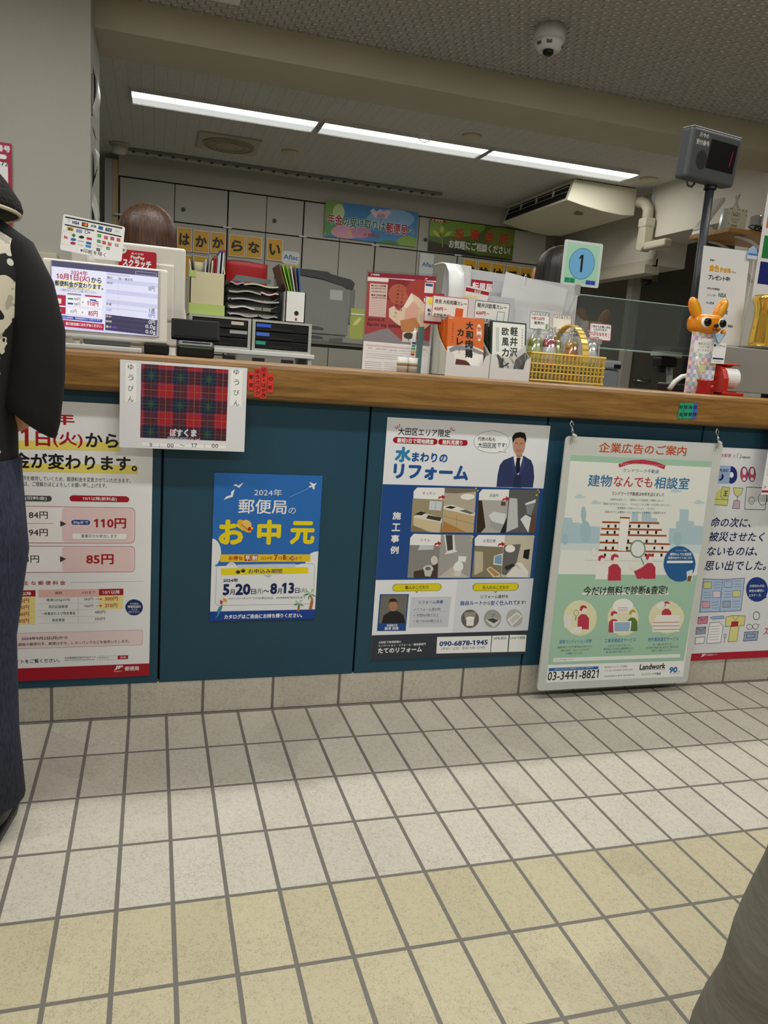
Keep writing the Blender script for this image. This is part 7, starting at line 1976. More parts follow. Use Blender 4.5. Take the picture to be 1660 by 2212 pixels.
for i, (hx, a, b, lv) in enumerate(PP):
    z = 1.174 + lv * 0.031
    mb = MB().grid(lambda u, v: (a + (b - a) * u, 1.19 + 0.2 * v, z + 0.006 + 0.004 * sin(u * 7 + i * 2)), 8, 2)
    tag(build('paper_stack', mb, M(hx, 0.6), solid=0.006), 'papers in the black trays: ' + ('a mauve pile in the lowest tray, file box end', 'a grey bundle in the lowest tray, white box end', 'a white pile in the second tray, file box end', 'a long wavy grey sheaf in the middle', 'a pink sheaf at the white box end', 'a greenish sheaf beside the file box', 'a yellowish sheaf at the top', 'a short blue-grey sheaf at the top')[i], 'paper', 'papers in the letter trays')
mb = MB().grid(lambda u, v: (0.542 + 0.178 * u, 1.40 - 0.012 * sin(u * 3), 1.325 + 0.09 * v + 0.003 * sin(u * 5)), 8, 4)
tag(build('clear_folder', mb, film_mat('red_film', '#E9A6AA', 0.03, 0.5), solid=0.002, smooth=True), 'translucent red folder standing on the letter trays', 'folder')
tag(build('red_sheet', B((0.545, 1.405, 1.322), (0.715, 1.407, 1.412)), M('#CC6068', 0.6)), 'red sheet inside the folder on top of the trays', 'paper')
tag(build('grey_folder', MB().prism([(0.56, 1.322), (0.72, 1.322), (0.725, 1.34), (0.58, 1.348)], 'y', 1.30, 1.303), M('#5d6668', 0.4)), 'low dark grey folder lying in front of the red folder', 'folder')
filebox('white_file_box', 'white upright file box with a round black hole', 0.768, 0.851, 1.16, 1.166, 1.290, '#DCDBD5', rise=0.002)
tag(build('finger_hole', MB().lathe([(0.009, 1.1585), (0.009, 1.16)], (0.815, 0, 1.205), 20, axis='y'), M('#0c0c0c', 0.5), bpy.data.objects['white_file_box']))
build('red_mark', B((0.810, 1.1588, 1.176), (0.819, 1.16, 1.185)), M('#9c2a30', 0.5), bpy.data.objects['white_file_box'])
for i, (hx, x, a, l) in enumerate((('#5f4a3c', 0.797, -20, 'brown folder leaning beside the white file box'), ('#8DB84A', 0.802, -18, 'green folder leaning out of the white file box'), ('#6fa52e', 0.807, -15, 'bright green folder with a notch, beside the white box'), ('#B9B8B2', 0.812, -12, 'pale grey folder between green and brown ones'), ('#6b5a55', 0.817, -9, 'thin brown folder next to the blue one'), ('#2C5FA8', 0.822, -6, 'blue binder edge at the end of the white file box'))):
    mb = MB(); mb.T = Matrix.Translation((x + 0.02, 1.19, 1.175)) @ Matrix.Rotation(radians(a), 4, 'Y'); mb.box((0, 0, 0), (0.0045, 0.18, 0.235 - i * 0.004)); tag(build('folder', mb, M(hx, 0.5)), l, 'folder', 'folders in the white file box')

# laser printer on the low rear cabinet
t = thing('low_cabinet', 'grey low cabinet with a dark top edge under the printer', 'cabinet', (1.6, 3.3, 0))
build('carcass', B((0.75, 3.02, 0.0), (2.5, 3.6, 1.115)), M('#A39F95', 0.5), t)
build('cabinet_top', B((0.74, 3.0, 1.13), (2.51, 3.62, 1.155)), M('#7d7a72', 0.45), t, bevel=0.003); build('shadow_gap', B((0.75, 3.01, 1.115), (2.5, 3.6, 1.13)), M('#1a1917', 0.7), t)
for a, b in ((0.76, 1.355), (1.36, 1.93), (1.935, 2.49)): build('door', B((a, 3.0, 0.08), (b, 3.02, 1.112)), M('#A8A499', 0.5, var=0.02), t, bevel=0.002)
t = thing('laser_printer', 'large grey laser printer with a dark curved top', 'printer', (1.3, 3.2, 1.155))
y0, y1 = 3.06, 3.5
build('casing', MB().prism([(1.05, 1.20), (1.495, 1.20), (1.505, 1.50), (1.47, 1.515), (1.30, 1.548), (1.15, 1.56), (1.05, 1.56)], 'y', y0, y1), M('#9E9F9B', 0.45, var=0.02), t, bevel=0.006)
build('cover', MB().prism([(1.05, 1.562), (1.15, 1.562), (1.30, 1.550), (1.44, 1.519), (1.475, 1.50), (1.515, 1.505), (1.525, 1.545), (1.50, 1.565), (1.36, 1.588), (1.34, 1.60), (1.22, 1.603), (1.05, 1.60)], 'y', y0 - 0.004, y1), M('#4E5150', 0.45), t, bevel=0.003)
build('front_door', B((1.498, y0 + 0.01, 1.28), (1.535, y1, 1.51)), M('#8f918e', 0.45), t, bevel=0.008)
build('paper_tray', B((1.05, y0 + 0.002, 1.156), (1.485, y1, 1.197)), M('#989995', 0.45), t, bevel=0.003)
build('handle_recess', MB().prism([(1.16, 1.225), (1.33, 1.225), (1.33, 1.238), (1.29, 1.246), (1.16, 1.248)], 'y', y0 - 0.003, y0), M('#5d5f5d', 0.5), t)
build('tray_recess', MB().prism([(1.18, 1.168), (1.33, 1.168), (1.33, 1.178), (1.29, 1.186), (1.18, 1.186)], 'y', y0 - 0.002, y0 + 0.002), M('#5d5f5d', 0.5), t)
build('paper_label', B((1.36, y0 - 0.0035, 1.425), (1.445, y0 - 0.003, 1.49)), M('#DADADB', 0.5), t)
tag(build('green_folder', MB().box((1.30, 2.2, 1.155), (1.385, 2.204, 1.322)), M('#A9B05A', 0.45)), 'olive yellow folder standing between the printer and the peach poster', 'folder')
build('paper_strip', B((1.303, 2.197, 1.287), (1.38, 2.2, 1.294)), M('#E6E6DE', 0.5), bpy.data.objects['green_folder']); build('leaf_picture', MB().prism([(1.315, 1.225), (1.34, 1.235), (1.365, 1.27), (1.35, 1.275), (1.325, 1.25)], 'y', 2.198, 2.2), M('#DDD98A', 0.5), bpy.data.objects['green_folder'])
st = thing('side_shelf', 'grey stand in the office holding the olive folder', 'stand', (1.4, 2.3, 0)); build('board', B((1.25, 2.15, 1.13), (1.7, 2.5, 1.155)), M('#8d8a82', 0.5), st); build('post', B((1.45, 2.3, 0), (1.5, 2.35, 1.13)), M('#6d6a64', 0.5), st)
tag(build('power_cord', MB().tube([(1.50, 3.1, 1.165), (1.55, 3.08, 1.195), (1.60, 3.06, 1.205), (1.66, 3.05, 1.20), (1.72, 3.05, 1.16)], 0.005, 6), BLK, smooth=True), 'black cord looping on the low cabinet beside the printer', 'cord')

# peach advertisement in a clear stand, pen holder, teal folder
PY = -22
o = sheet('peach', 'peach_flyer', 'crimson peach advertisement in a clear upright stand', 'flyer', '#E8E6EA', 0.001, rot=(0, 0, radians(PY)), rough=0.2)
cs = thing('acrylic_stand', 'clear acrylic stand behind the peach advertisement', 'stand', (PRINTS['peach'][0][0], 0.272, 1.0), rot=(0, 0, radians(PY)))
build('plate', MB().box((-0.004, 0.002, 0.0), (0.214, 0.005, 0.3)), CLR, cs, world=False); build('foot', MB().box((0.0, 0.005, 0.0), (0.21, 0.08, 0.003)), CLR, cs, world=False)
t = thing('pen_holder', 'white double pen holder with a brown band in front of the peach advertisement', 'pen holder', (0.985, 0.15, 1.0))
for x in (0.97, 1.001): build('cup', MB().lathe([(0.0, 1.0), (0.016, 1.0), (0.0165, 1.045), (0.0145, 1.045), (0.014, 1.005), (0, 1.004)], (x, 0.15, 0), 20), M('#DAD9D4', 0.35), t, smooth=True)
for x in (0.97, 1.001): build('band', MB().lathe([(0.0168, 1.02), (0.0168, 1.0285)], (x, 0.15, 0), 20), M('#A08A66', 0.5), t, smooth=True)
def pen(x, y, z0, lx, hx, label, extra=()):
    o = tag(build('ballpoint_pen', MB().tube([(x, y, z0), (x + lx * 0.9, y, z0 + 0.095), (x + lx * 0.95, y, z0 + 0.105)], [0.005, 0.0055, 0.004], 12), M(hx, 0.3), smooth=True), label, 'pen')
    build('push_button', MB().tube([(x + lx * 0.95, y, z0 + 0.105), (x + lx, y, z0 + 0.113)], 0.003, 8), M('#E4E4E2', 0.3), o)
    build('pocket_clip', MB().tube([(x + lx * 0.9 - 0.002, y - 0.006, z0 + 0.1), (x + lx * 0.6 - 0.009, y - 0.007, z0 + 0.075), (x + lx * 0.4 - 0.008, y - 0.006, z0 + 0.06)], 0.0018, 6), M('#EDEDEB', 0.3), o)
    for k, (c, q) in enumerate(extra): build('colour_band', MB().tube([(x + lx * q, y - 0.0006, z0 + 0.1 * q), (x + lx * (q + 0.05), y - 0.0006, z0 + 0.1 * (q + 0.05))], 0.0057, 10), M(c, 0.4), o)
pen(0.998, 0.15, 1.02, 0.004, '#E9E9E6', 'white four-colour pen standing in the white pen holder', (('#1c2a6a', 0.66), ('#2C8AA0', 0.58), ('#3aa04a', 0.49), ('#C8A02a', 0.40), ('#A01a2a', 0.32)))
tag(build('teal_folder', MB().prism([(1.028, 1.0), (1.07, 1.0), (1.060, 1.143), (1.030, 1.14)], 'y', 0.2, 0.215), M('#5F8283', 0.4)), 'teal folder standing between the pen holder and the curry boxes', 'folder')
tag(build('blue_folder', B((1.0725, 0.285, 1.0), (1.0775, 0.42, 1.17)), M('#2F55B0', 0.4)), 'thin blue folder edge behind the teal folder', 'folder')

# curry boxes
def carton(x0, x1, lab):
    t = thing('curry_carton', lab, 'carton', ((x0 + x1) / 2, 0.13, 1.0), group='white display cartons of curry')
    y0, y1 = 0.07, 0.206
    side = [(y0, 1.0), (y1, 1.0), (y1, 1.172), (y1 - 0.012, 1.168), (y0 + 0.07, 1.11), (y0 + 0.02, 1.078), (y0, 1.069)]
    for a in (x0, x1 - 0.002): build('side_wall', MB().prism(side, 'x', a, a + 0.002), M('#C3C6BD', 0.55), t)
    w = x1 - x0
    fr = [(x0, 1.0), (x1, 1.0), (x1, 1.069), (x1 - w * 0.09, 1.066), (x1 - w * 0.13, 1.055), (x1 - w * 0.16, 1.034), (x0 + w * 0.22, 1.034), (x0 + w * 0.19, 1.055), (x0 + w * 0.15, 1.066), (x0, 1.072)]
    build('front_wall', MB().prism(fr, 'y', y0 - 0.001, y0 + 0.001), M('#DEDFE0', 0.5), t)
    build('back_wall', B((x0, y1 - 0.002, 1.0), (x1, y1, 1.17)), M('#C9CBC6', 0.55), t); build('bottom', B((x0, y0, 1.0), (x1, y1, 1.002)), M('#C9CBC6', 0.55), t)
carton(1.078, 1.219, 'white carton holding the orange curry packs'); carton(1.221, 1.354, 'white carton holding the green and white curry packs')
def packs(key, x0, n, col, labs, grp, lean=-9):
    for k in range(n):
        y = 0.083 + k * 0.022
        o = build('curry_pack', MB().box((0, 0.0, 0), (0.118, 0.018, 0.15)), M(col, 0.35), bevel=0.001)
        o.location = (x0 + (0.0 if k == 0 else -0.001), y, 1.004 + (0.022 if k == 0 else 0.014)); o.rotation_euler = (radians(lean), 0, 0)
        tag(o, labs[k], 'curry pack', grp)
        if k == 0: add_print(key, o)
packs('packA', 1.087, 4, '#D9650E', ('orange curry pack with big black lettering, front of its carton', 'second orange pack, edge just behind the front pack', 'third orange pack in the white carton', 'rearmost orange pack in the white carton'), 'orange curry packs')
packs('packB', 1.228, 3, '#18352A', ('white and dark green curry pack, front of its carton', 'second dark green pack behind the front one', 'rearmost dark green pack in the carton'), 'dark green curry packs')
def cardstand(key, name, lab, base, zfoot, tilt=-6, corner=0.005, grp='price cards', back=0.003):
    o = sheet(key, name, lab, 'price card', base, 0.001, rot=(radians(tilt), 0, 0), corner=corner, group=grp)
    x, Y, z, w, h = PRINTS[key][0]
    build('clear_holder', MB().tube([(w / 2, 0.003, 0.012), (w / 2, back, 0.008), (w / 2, back + 0.001, -(z - zfoot) * 0.6), (w / 2, back + 0.003, -(z - zfoot))], 0.003, 8), CLRW, o, world=False)
    build('clip', MB().box((w / 2 - 0.006, -0.003, -0.012), (w / 2 + 0.006, 0.005, 0.004)), film_mat('clip_clear2', '#DDE4E4', 0.25, white=0.2), o, world=False)
    return o
cardstand('card0', 'price_card', 'pinkish price card of the orange curry, 430 yen', '#F0E8E3', 1.003, tilt=0, back=0.1)
cardstand('card1', 'price_card', 'price card of the green curry, 620 yen', '#E9E9E6', 1.003, tilt=0, back=0.1)
cardstand('card2', 'price_card', 'green edged kabosu price card clipped on the basket', '#EFEFEC', 1.05)
cardstand('card3', 'price_card', 'orange edged mikan price card behind the gold handle', '#EFEDE6', 1.02)
cardstand('card4', 'price_card', 'pink edged peach price card above the basket end', '#EFEAEA', 1.05)
sheet('houseL', 'house_card', 'house shaped red and white card half hidden by the curry price card', 'card', '#E8E6E6', 0.001)
build('roof', MB().prism([(-0.004, 0.08), (0.062, 0.08), (0.058, 0.092), (0.003, 0.086)], 'y', 0, 0.001), M('#A8142A', 0.5), bpy.data.objects['house_card'], world=False)
build('prop', MB().box((0.025, 0.001, -0.15), (0.03, 0.004, 0.02)), CLRW, bpy.data.objects['house_card'], world=False)

# white leaflet rack behind the curry
t = thing('leaflet_rack', 'white plastic leaflet rack with an arched side behind the curry boxes', 'rack', (1.38, 0.36, 1.0))
build('back_panel', MB().prism([(1.17, 1.0), (1.70, 1.0), (1.70, 1.345), (1.30, 1.36), (1.19, 1.362)], 'y', 0.44, 0.443), M('#CDCED2', 0.4), t)
arch = [(0.28, 1.0), (0.28, 1.27), (0.295, 1.325), (0.33, 1.352), (0.37, 1.36), (0.44, 1.36)]
mb = MB()
for (a, b), (c, d) in zip(arch, arch[1:]): mb.put([(1.148, a, b), (1.20, a, b), (1.20, c, d), (1.148, c, d)], [(0, 1, 2, 3)])
build('arched_side', mb, M('#DCDDDC', 0.35), t, solid=0.003, smooth=True)
build('base_shelf', B((1.15, 0.27, 1.0), (1.70, 0.44, 1.008)), M('#CDCED2', 0.4), t)
build('front_lip', B((1.15, 0.27, 1.008), (1.70, 0.273, 1.16)), CLRW, t)
def paper(x0, z0, w, h, y, a, hx, lab, tilt=-4, grp='white papers in the leaflet rack', nm='leaflet'):
    o = tag(build(nm, MB().box((0, 0, 0), (w, 0.001, h)), M(hx, 0.5)), lab, 'leaflet', grp); o.location = (x0, y, z0); o.rotation_euler = (radians(tilt), radians(a), 0); return o
paper(1.205, 1.07, 0.06, 0.30, 0.40, 2, '#DDDDDA', 'tall white leaflet standing at the arched side of the rack')
o = paper(1.345, 1.07, 0.24, 0.29, 0.36, 8, '#DADBDE', 'white sheet with a paper clip leaning in the rack')
build('paper_clip', MB().tube([(0.07, -0.002, 0.25), (0.07, -0.002, 0.292), (0.074, -0.002, 0.298), (0.078, -0.002, 0.292), (0.078, -0.002, 0.262)], 0.001, 6), STEEL, o, world=False)
paper(1.40, 1.06, 0.23, 0.28, 0.375, 8, '#D0D2D6', 'second white sheet just behind the clipped one')
paper(1.27, 1.05, 0.14, 0.22, 0.33, 0, '#C9CBD0', 'pale sheet behind the red moving notice sign')
sheet('movesign', 'moving_sign', 'red moving notice sign with white lettering', 'sign', '#A6142C', 0.001)
build('prop', MB().box((0.03, 0.001, -0.28), (0.036, 0.004, 0.02)), CLRW, bpy.data.objects['moving_sign'], world=False)
o = sheet('leaflet', 'striped_leaflet', 'white leaflet with a red stripe below the red moving sign', 'leaflet', '#E6E4E2', 0.001, rot=(0, radians(6), 0)); build('lower_sheet', MB().box((0.002, 0.0005, -0.22), (0.078, 0.0012, 0.0)), M('#D5D2D0', 0.5), o, world=False)
t = thing('pink_carton', 'small pink patterned carton behind the green curry price card', 'carton', (1.36, 0.25, 1.0))
build('carton', B((1.325, 0.235, 1.0), (1.40, 0.264, 1.165)), M('#D98AA8', 0.5), t, bevel=0.001); build('picture', MB().box((1.332, 0.234, 1.09), (1.36, 0.2348, 1.15)).box((1.365, 0.234, 1.09), (1.393, 0.2348, 1.15)), M('#E9BACD', 0.5), t)

# gold basket with bagged drinks
GOLD = M('#E6C76C', 0.3, 0.45, name='gilt_wicker')
t = thing('gold_basket', 'gold painted wicker basket with an arched handle', 'basket', (1.5, 0.16, 1.0))
bx0, bx1, by0, by1, bz = 1.364, 1.622, 0.085, 0.235, 1.003
mb = MB(); n = 19
for k in range(n):
    x = bx0 + (bx1 - bx0) * (k + 0.5) / n
    for y in (by0, by1): mb.box((x - 0.0024, y - 0.0022, bz), (x + 0.0024, y + 0.0022, 1.088))
for k in range(12):
    y = by0 + (by1 - by0) * (k + 0.5) / 12
    for x in (bx0, bx1): mb.box((x - 0.0025, y - 0.003, bz), (x + 0.0025, y + 0.003, 1.088))
build('lattice', mb, GOLD, t)
for z in (1.006, 1.030, 1.056, 1.088):
    build('rail_trim', MB().tube([(bx0, by0, z), (bx1, by0, z), (bx1, by1, z), (bx0, by1, z), (bx0, by0, z)], 0.0035 if z in (1.006, 1.088) else 0.0025, 8), GOLD, t)
mb = MB()
for r, z in enumerate((1.018, 1.043, 1.072)):
    for k in range(n):
        x = bx0 + (bx1 - bx0) * (k + (r % 2) * 0.5 + 0.25) / n; mb.box((x - 0.002, by0 - 0.0045, z - 0.002), (x + 0.004, by0 + 0.002, z + 0.002))
build('weave_rib', mb, GOLD, t)
build('bottom', B((bx0, by0, 1.003), (bx1, by1, 1.0045)), M('#8a6a2a', 0.5), t)
hp = [(1.53 + 0.02 * cos(a), 0.16 - 0.075 * cos(a) * 1.0, 1.07 + 0.115 * sin(a)) for a in [pi * k / 18 for k in range(19)]]
mb = MB()
for p, q in zip(hp, hp[1:]):
    mb.put([(p[0] - 0.011, p[1], p[2]), (p[0] + 0.011, p[1], p[2]), (q[0] + 0.011, q[1], q[2]), (q[0] - 0.011, q[1], q[2])], [(0, 1, 2, 3)])
build('handle', mb, GOLD, t, solid=0.004)
mb = MB()
for p in hp[1:-1]: mb.box((p[0] - 0.012, p[1] - 0.003, p[2] - 0.003), (p[0] + 0.012, p[1] + 0.003, p[2] + 0.003))
build('handle_rib', mb, GOLD, t)
BAG = film_mat('bag_film', '#F6F7F7', 0.16, 0.12)
for i, (x, y, lid, hx, l) in enumerate(((1.397, 0.14, '#A9B05A', '#C9CF8A', 'bagged jar with a pale green lid at the curry end of the basket'), (1.443, 0.13, '#B03A4A', '#D9DDE6', 'bagged white jar with a pink-red lid'), (1.484, 0.17, '#9EA84E', '#BFC66A', 'bagged jar with a green lid beside the handle'), (1.548, 0.175, '#D9A01E', '#D98A4A', 'bagged jar with a yellow picture behind the handle'), (1.588, 0.127, '#C9CDD2', '#D5D9DF', 'bagged white jar at the far end of the basket'))):
    t = thing('drink_jar', l, 'jar', (x, y, 1.0065), group='bagged jars in the gold basket')
    build('body', MB().lathe([(0, 1.006), (0.022, 1.006), (0.024, 1.012), (0.024, 1.095), (0.02, 1.108), (0.018, 1.112)], (x, y, 0), 18), M(hx, 0.35), t, smooth=True)
    build('lid', MB().lathe([(0.0195, 1.110), (0.0205, 1.113), (0.0205, 1.128), (0.018, 1.132), (0, 1.132)], (x, y, 0), 18), M(lid, 0.35), t, smooth=True)
    build('picture', MB().lathe([(0.0243, 1.03), (0.0243, 1.072)], (x, y, 0), 18), M('#8A9A4A' if i != 1 else '#C98A8A', 0.5, var=0.5, vscale=60), t, smooth=True)
    build('bag', MB().lathe([(0.026, 1.008), (0.028, 1.06), (0.027, 1.12), (0.016, 1.142), (0.006, 1.150), (0.014, 1.165), (0.018, 1.172)], (x, y, 0), 18, wob=lambda a, z: 0.10 * sin(5 * a + z * 90) * (1 if z > 1.1 else 0.4)), BAG, t, smooth=True)

# number 1 sign
o = sheet('number', 'number_sign', 'square green sign with number 1 in a blue circle on a clear stem', 'sign', '#C9D5D2', 0.003, corner=0.006, pad=0.003, rough=0.2)
build('stem', MB().tube([(0.06, 0.005, 0.0), (0.06, 0.007, -0.03), (0.06, 0.057, -0.1), (0.06, 0.057, -0.316)], 0.004, 8), CLRW, o, world=False); build('clamp', MB().box((0.052, -0.004, -0.034), (0.07, 0.01, 0.004)), film_mat('clamp_clear', '#D5DCDC', 0.3, white=0.25), o, world=False, bevel=0.002)
build('foot', MB().box((0.03, 0.045, -0.3165), (0.09, 0.068, -0.312)), CLRW, o, world=False)

# glass screen
t = thing('glass_screen', 'low clear glass screen with a rounded corner on the counter rear edge', 'glass screen', (1.9, 0.47, 1.0))
pts = [(1.42, 1.138), (1.42, 1.22), (1.435, 1.27), (1.47, 1.305), (1.52, 1.32), (2.30, 1.318), (2.30, 1.138)]
build('pane', MB().prism(pts, 'y', 0.468, 0.474), film_mat('green_glass', '#B4C4C0', 0.10, 0.02, white=0.05), t)  # slight white mixed into the pane stands for its grey reflection
build('edge_trim', MB().tube([(1.42, 0.471, 1.138), (2.30, 0.471, 1.138)], 0.003, 6), M('#9DB5AC', 0.15), t); build('edge_trim', MB().tube([(x, 0.471, z) for x, z in pts[1:6]], 0.0025, 6), M('#A9BFB6', 0.15), t)
for x in (1.45, 2.27): build('post', MB().tube([(x, 0.482, 1.0), (x, 0.482, 1.2)], 0.006, 8), STEEL, t)
t = thing('shredder', 'grey office machine with a black slot beyond the glass', 'shredder', (2.61, 1.7, 0))
build('body', B((2.56, 1.6, 0), (2.665, 1.95, 1.085)), M('#7E8286', 0.45), t, bevel=0.01); build('head', B((2.555, 1.59, 1.088), (2.67, 1.96, 1.135)), M('#8d9195', 0.4), t, bevel=0.012); build('slot', B((2.62, 1.586, 1.095), (2.66, 1.6, 1.115)), BLK, t)
t = thing('document_camera', 'document camera with a pale arm and black head beside the call pole', 'document camera', (2.5, 0.9, 0.73))
build('arm', MB().tube([(2.515, 0.95, 0.73), (2.50, 0.93, 1.0), (2.455, 0.9, 1.14)], 0.014, 10), M('#BDBEBB', 0.35), t, smooth=True); build('head', B((2.385, 0.86, 1.10), (2.47, 0.93, 1.145)), BLK, t, bevel=0.008); build('top_plate', MB().box((2.38, 0.85, 1.147), (2.53, 0.94, 1.168)), M('#A9ADA0', 0.35), t, bevel=0.004)
build('lens_hood', MB().lathe([(0.02, 1.075), (0.022, 1.1)], (2.41, 0.89, 0), 14), BLK, t)
t = thing('desk_phone', 'dark desk telephone with a pale handset arch by the checked panel', 'telephone', (2.25, 0.42, 1.0))
build('base', B((2.09, 0.35, 1.0), (2.185, 0.46, 1.03)), M('#1c1e20', 0.35), t, bevel=0.006); build('handset', MB().tube([(2.055, 0.33, 1.008), (2.08, 0.34, 1.035), (2.11, 0.345, 1.055), (2.15, 0.35, 1.062)], 0.009, 10), M('#C9CBCB', 0.3), t, smooth=True)

# queue number display on a pole
px_, py_ = 2.286, 0.565
t = thing('queue_display', 'grey queue number display box with a red digit on a tall pole', 'display', (px_, py_, 1.0))
A8 = radians(9); x0, Y, z0, w, h = PRINTS['call'][0]
b = build('box', MB().box((-0.012, 0.0, -0.014), (w + 0.012, 0.062, h + 0.004)), M('#4A4D50', 0.45), t, bevel=0.012, seg=3, world=False)
b.location = (x0 - px_, Y - py_, z0 - 1.0); b.rotation_euler = (radians(4), 0, A8)
build('top_cover', MB().box((-0.009, 0.003, h + 0.003), (w + 0.009, 0.059, h + 0.0055)), M('#B9BBBC', 0.4), b, world=False, bevel=0.001)
add_print('call', b, name='lettering', glow=((192, 16, 40),), local=(0, 0.0001, 0))
mb = MB()
for k in range(11):
    x = 0.028 + k * 0.0048; c = 0.0265; q = sqrt(max(0, c * c - (x - 0.052) ** 2)); mb.box((x - 0.0011, -0.0008, 0.054 - q * 1.25), (x + 0.0011, 0.002, 0.054 + q * 1.25))
build('speaker_grille', mb, M('#0b0b0c', 0.6), b, world=False)
build('pole', MB().tube([(px_, py_, 1.0), (px_, py_, z0 - 0.012)], 0.0165, 20), M('#33363A', 0.4), t, smooth=True)
build('collar', MB().lathe([(0.024, z0 - 0.026), (0.024, z0 - 0.010)], (px_, py_, 0), 20), M('#222427', 0.4), t)
build('pole_base', MB().lathe([(0.06, 1.0), (0.06, 1.006), (0.03, 1.012)], (px_, py_, 0), 24), M('#222427', 0.4), t)
build('cable', MB().tube([(x0 + 0.02, 0.53, z0 - 0.02), (x0 + 0.028, 0.53, z0 - 0.034), (x0 + 0.045, 0.53, z0 - 0.036), (x0 + 0.055, 0.53, z0 - 0.022)], 0.004, 8), M('#1a1b1c', 0.4), t, smooth=True)
o = sheet('offer', 'offer_sign', 'tall white sign with gold lettering in a clear stand beside the pole', 'sign', '#DDDEDF', 0.002, rough=0.25, rot=(radians(-3), 0, radians(-2)), pad=0.003)
build('acrylic_plate', MB().box((-0.006, 0.004, -0.19), (0.206, 0.007, 0.352)), CLR, o, world=False); build('foot', MB().box((0.0, -0.02, -0.19), (0.2, 0.05, -0.186)), CLR, o, world=False)

# orange animal money box on a checked panel
t = sheet('panel', 'checked_panel', 'tall pastel checked cardboard panel below the orange animal head', 'panel', '#E6E2DC', 0.003, rough=0.4)
build('support', MB().box((0.05, 0.003, 0.003), (0.08, 0.05, 0.12)), M('#C9C2B8', 0.6), t, world=False)
ORG = M('#E08A1A', 0.18, spec=0.6, name='orange_glaze')
t = thing('animal_balloon', 'glossy orange long-eared animal head with dark glasses-like eyes', 'balloon', (2.005, 0.11, 1.235))
def headfn(d):
    q = (abs(d.x) ** 3 + abs(d.z) ** 3 + abs(d.y) ** 3) ** (1 / 3)
    return 0.93 / q - 0.10 * max(0, d.z) ** 2
build('head', MB().ball((2.002, 0.122, 1.229), 0.057, 0.048, 0.037, fn=headfn, n=32, h=22), ORG, t, smooth=True)
for ex, ez, an in ((1.966, 1.248, -31), (2.038, 1.252, 27)):
    mb = MB(); mb.T = Matrix.Translation((ex, 0.115, ez)) @ Matrix.Rotation(radians(an), 4, 'Y')
    mb.ball((0, 0, 0.030), 0.0215, 0.012, 0.044, fn=lambda d: 1 - 0.12 * max(0, d.z) ** 2, n=18, h=14); e = build('ear', mb, ORG, t, smooth=True)
    mb = MB(); mb.T = Matrix.Translation((ex, 0.1075, ez)) @ Matrix.Rotation(radians(an), 4, 'Y'); mb.ball((0, 0, 0.032), 0.0105, 0.006, 0.03, n=14, h=10); build('inner_ear', mb, M('#DDA62A', 0.25), e, smooth=True)
for x, k in ((1.977, 0.92), (2.036, 0.86)):
    e = build('eye', MB().ball((x, 0.083, 1.230), 0.0215 * k, 0.008, 0.019 * k, n=22, h=12), M('#E9E6DE', 0.2), t, smooth=True); build('pupil', MB().ball((x + 0.0015, 0.0785, 1.231), 0.0165 * k, 0.007, 0.0155 * k, n=20, h=10), M('#0b0b0c', 0.12), e, smooth=True)
build('nose', MB().ball((2.007, 0.069, 1.222), 0.0085, 0.006, 0.007), M('#120c0a', 0.2), t, smooth=True)
build('mouth', MB().tube([(1.996, 0.0705, 1.209), (2.001, 0.069, 1.2055), (2.0065, 0.0685, 1.209), (2.007, 0.068, 1.217), (2.0075, 0.0685, 1.209), (2.013, 0.069, 1.2055), (2.018, 0.0705, 1.2095)], 0.0018, 8), M('#120c0a', 0.3), t, smooth=True)
build('brow_line', MB().tube([(1.960, 0.077, 1.244), (1.972, 0.073, 1.252), (1.990, 0.0715, 1.250), (2.006, 0.0715, 1.254), (2.022, 0.0725, 1.251), (2.046, 0.077, 1.246)], 0.0008, 6), M('#F0D9B4', 0.3), t, smooth=True)
build('paw', MB().ball((2.056, 0.092, 1.203), 0.009, 0.008, 0.011), ORG, t, smooth=True)
build('scarf', MB().prism([(2.008, 1.196), (2.054, 1.198), (2.031, 1.168)], 'y', 0.080, 0.084), M('#A9C4D6', 0.4), t); build('lanyard', MB().tube([(2.010, 0.0785, 1.197), (2.032, 0.077, 1.164), (2.054, 0.0785, 1.197)], 0.0012, 6), M('#3D74A8', 0.4), t)
sheet('tag', 'hang_tag', 'white scalloped tag hanging from the orange animal head', 'tag', '#EDEDEC', 0.001)
t = thing('pen_pot', 'small glossy red pot holding a white pen', 'pen pot', (1.983, 0.05, 1.0))
RC = M('#A30F16', 0.15, spec=0.7, name='red_glaze')
build('pot', MB().lathe([(0, 1.0), (0.027, 1.0), (0.0285, 1.004), (0.026, 1.02), (0.0255, 1.034), (0.029, 1.04), (0.029, 1.0455), (0.025, 1.0465), (0.022, 1.03), (0.022, 1.006), (0, 1.006)], (1.983, 0.05, 0), 26), RC, t, smooth=True)
build('relief', MB().ball((1.992, 0.026, 1.022), 0.012, 0.006, 0.009), RC, t, smooth=True)
pen(1.976, 0.052, 1.012, -0.042, '#E9E9E7', 'white ballpoint pen leaning in the red pot')
t = thing('tape_dispenser', 'red tape dispenser with a white paper roll', 'tape dispenser', (2.09, 0.09, 1.0))
RP = M('#B8281E', 0.35, name='red_plastic')
cheek = [(0.06, 1.0), (0.16, 1.0), (0.16, 1.05), (0.145, 1.088), (0.12, 1.1), (0.095, 1.097), (0.075, 1.083), (0.06, 1.055)]
build('side_cheek', MB().prism(cheek, 'x', 2.062, 2.082), RP, t, bevel=0.004, seg=3)
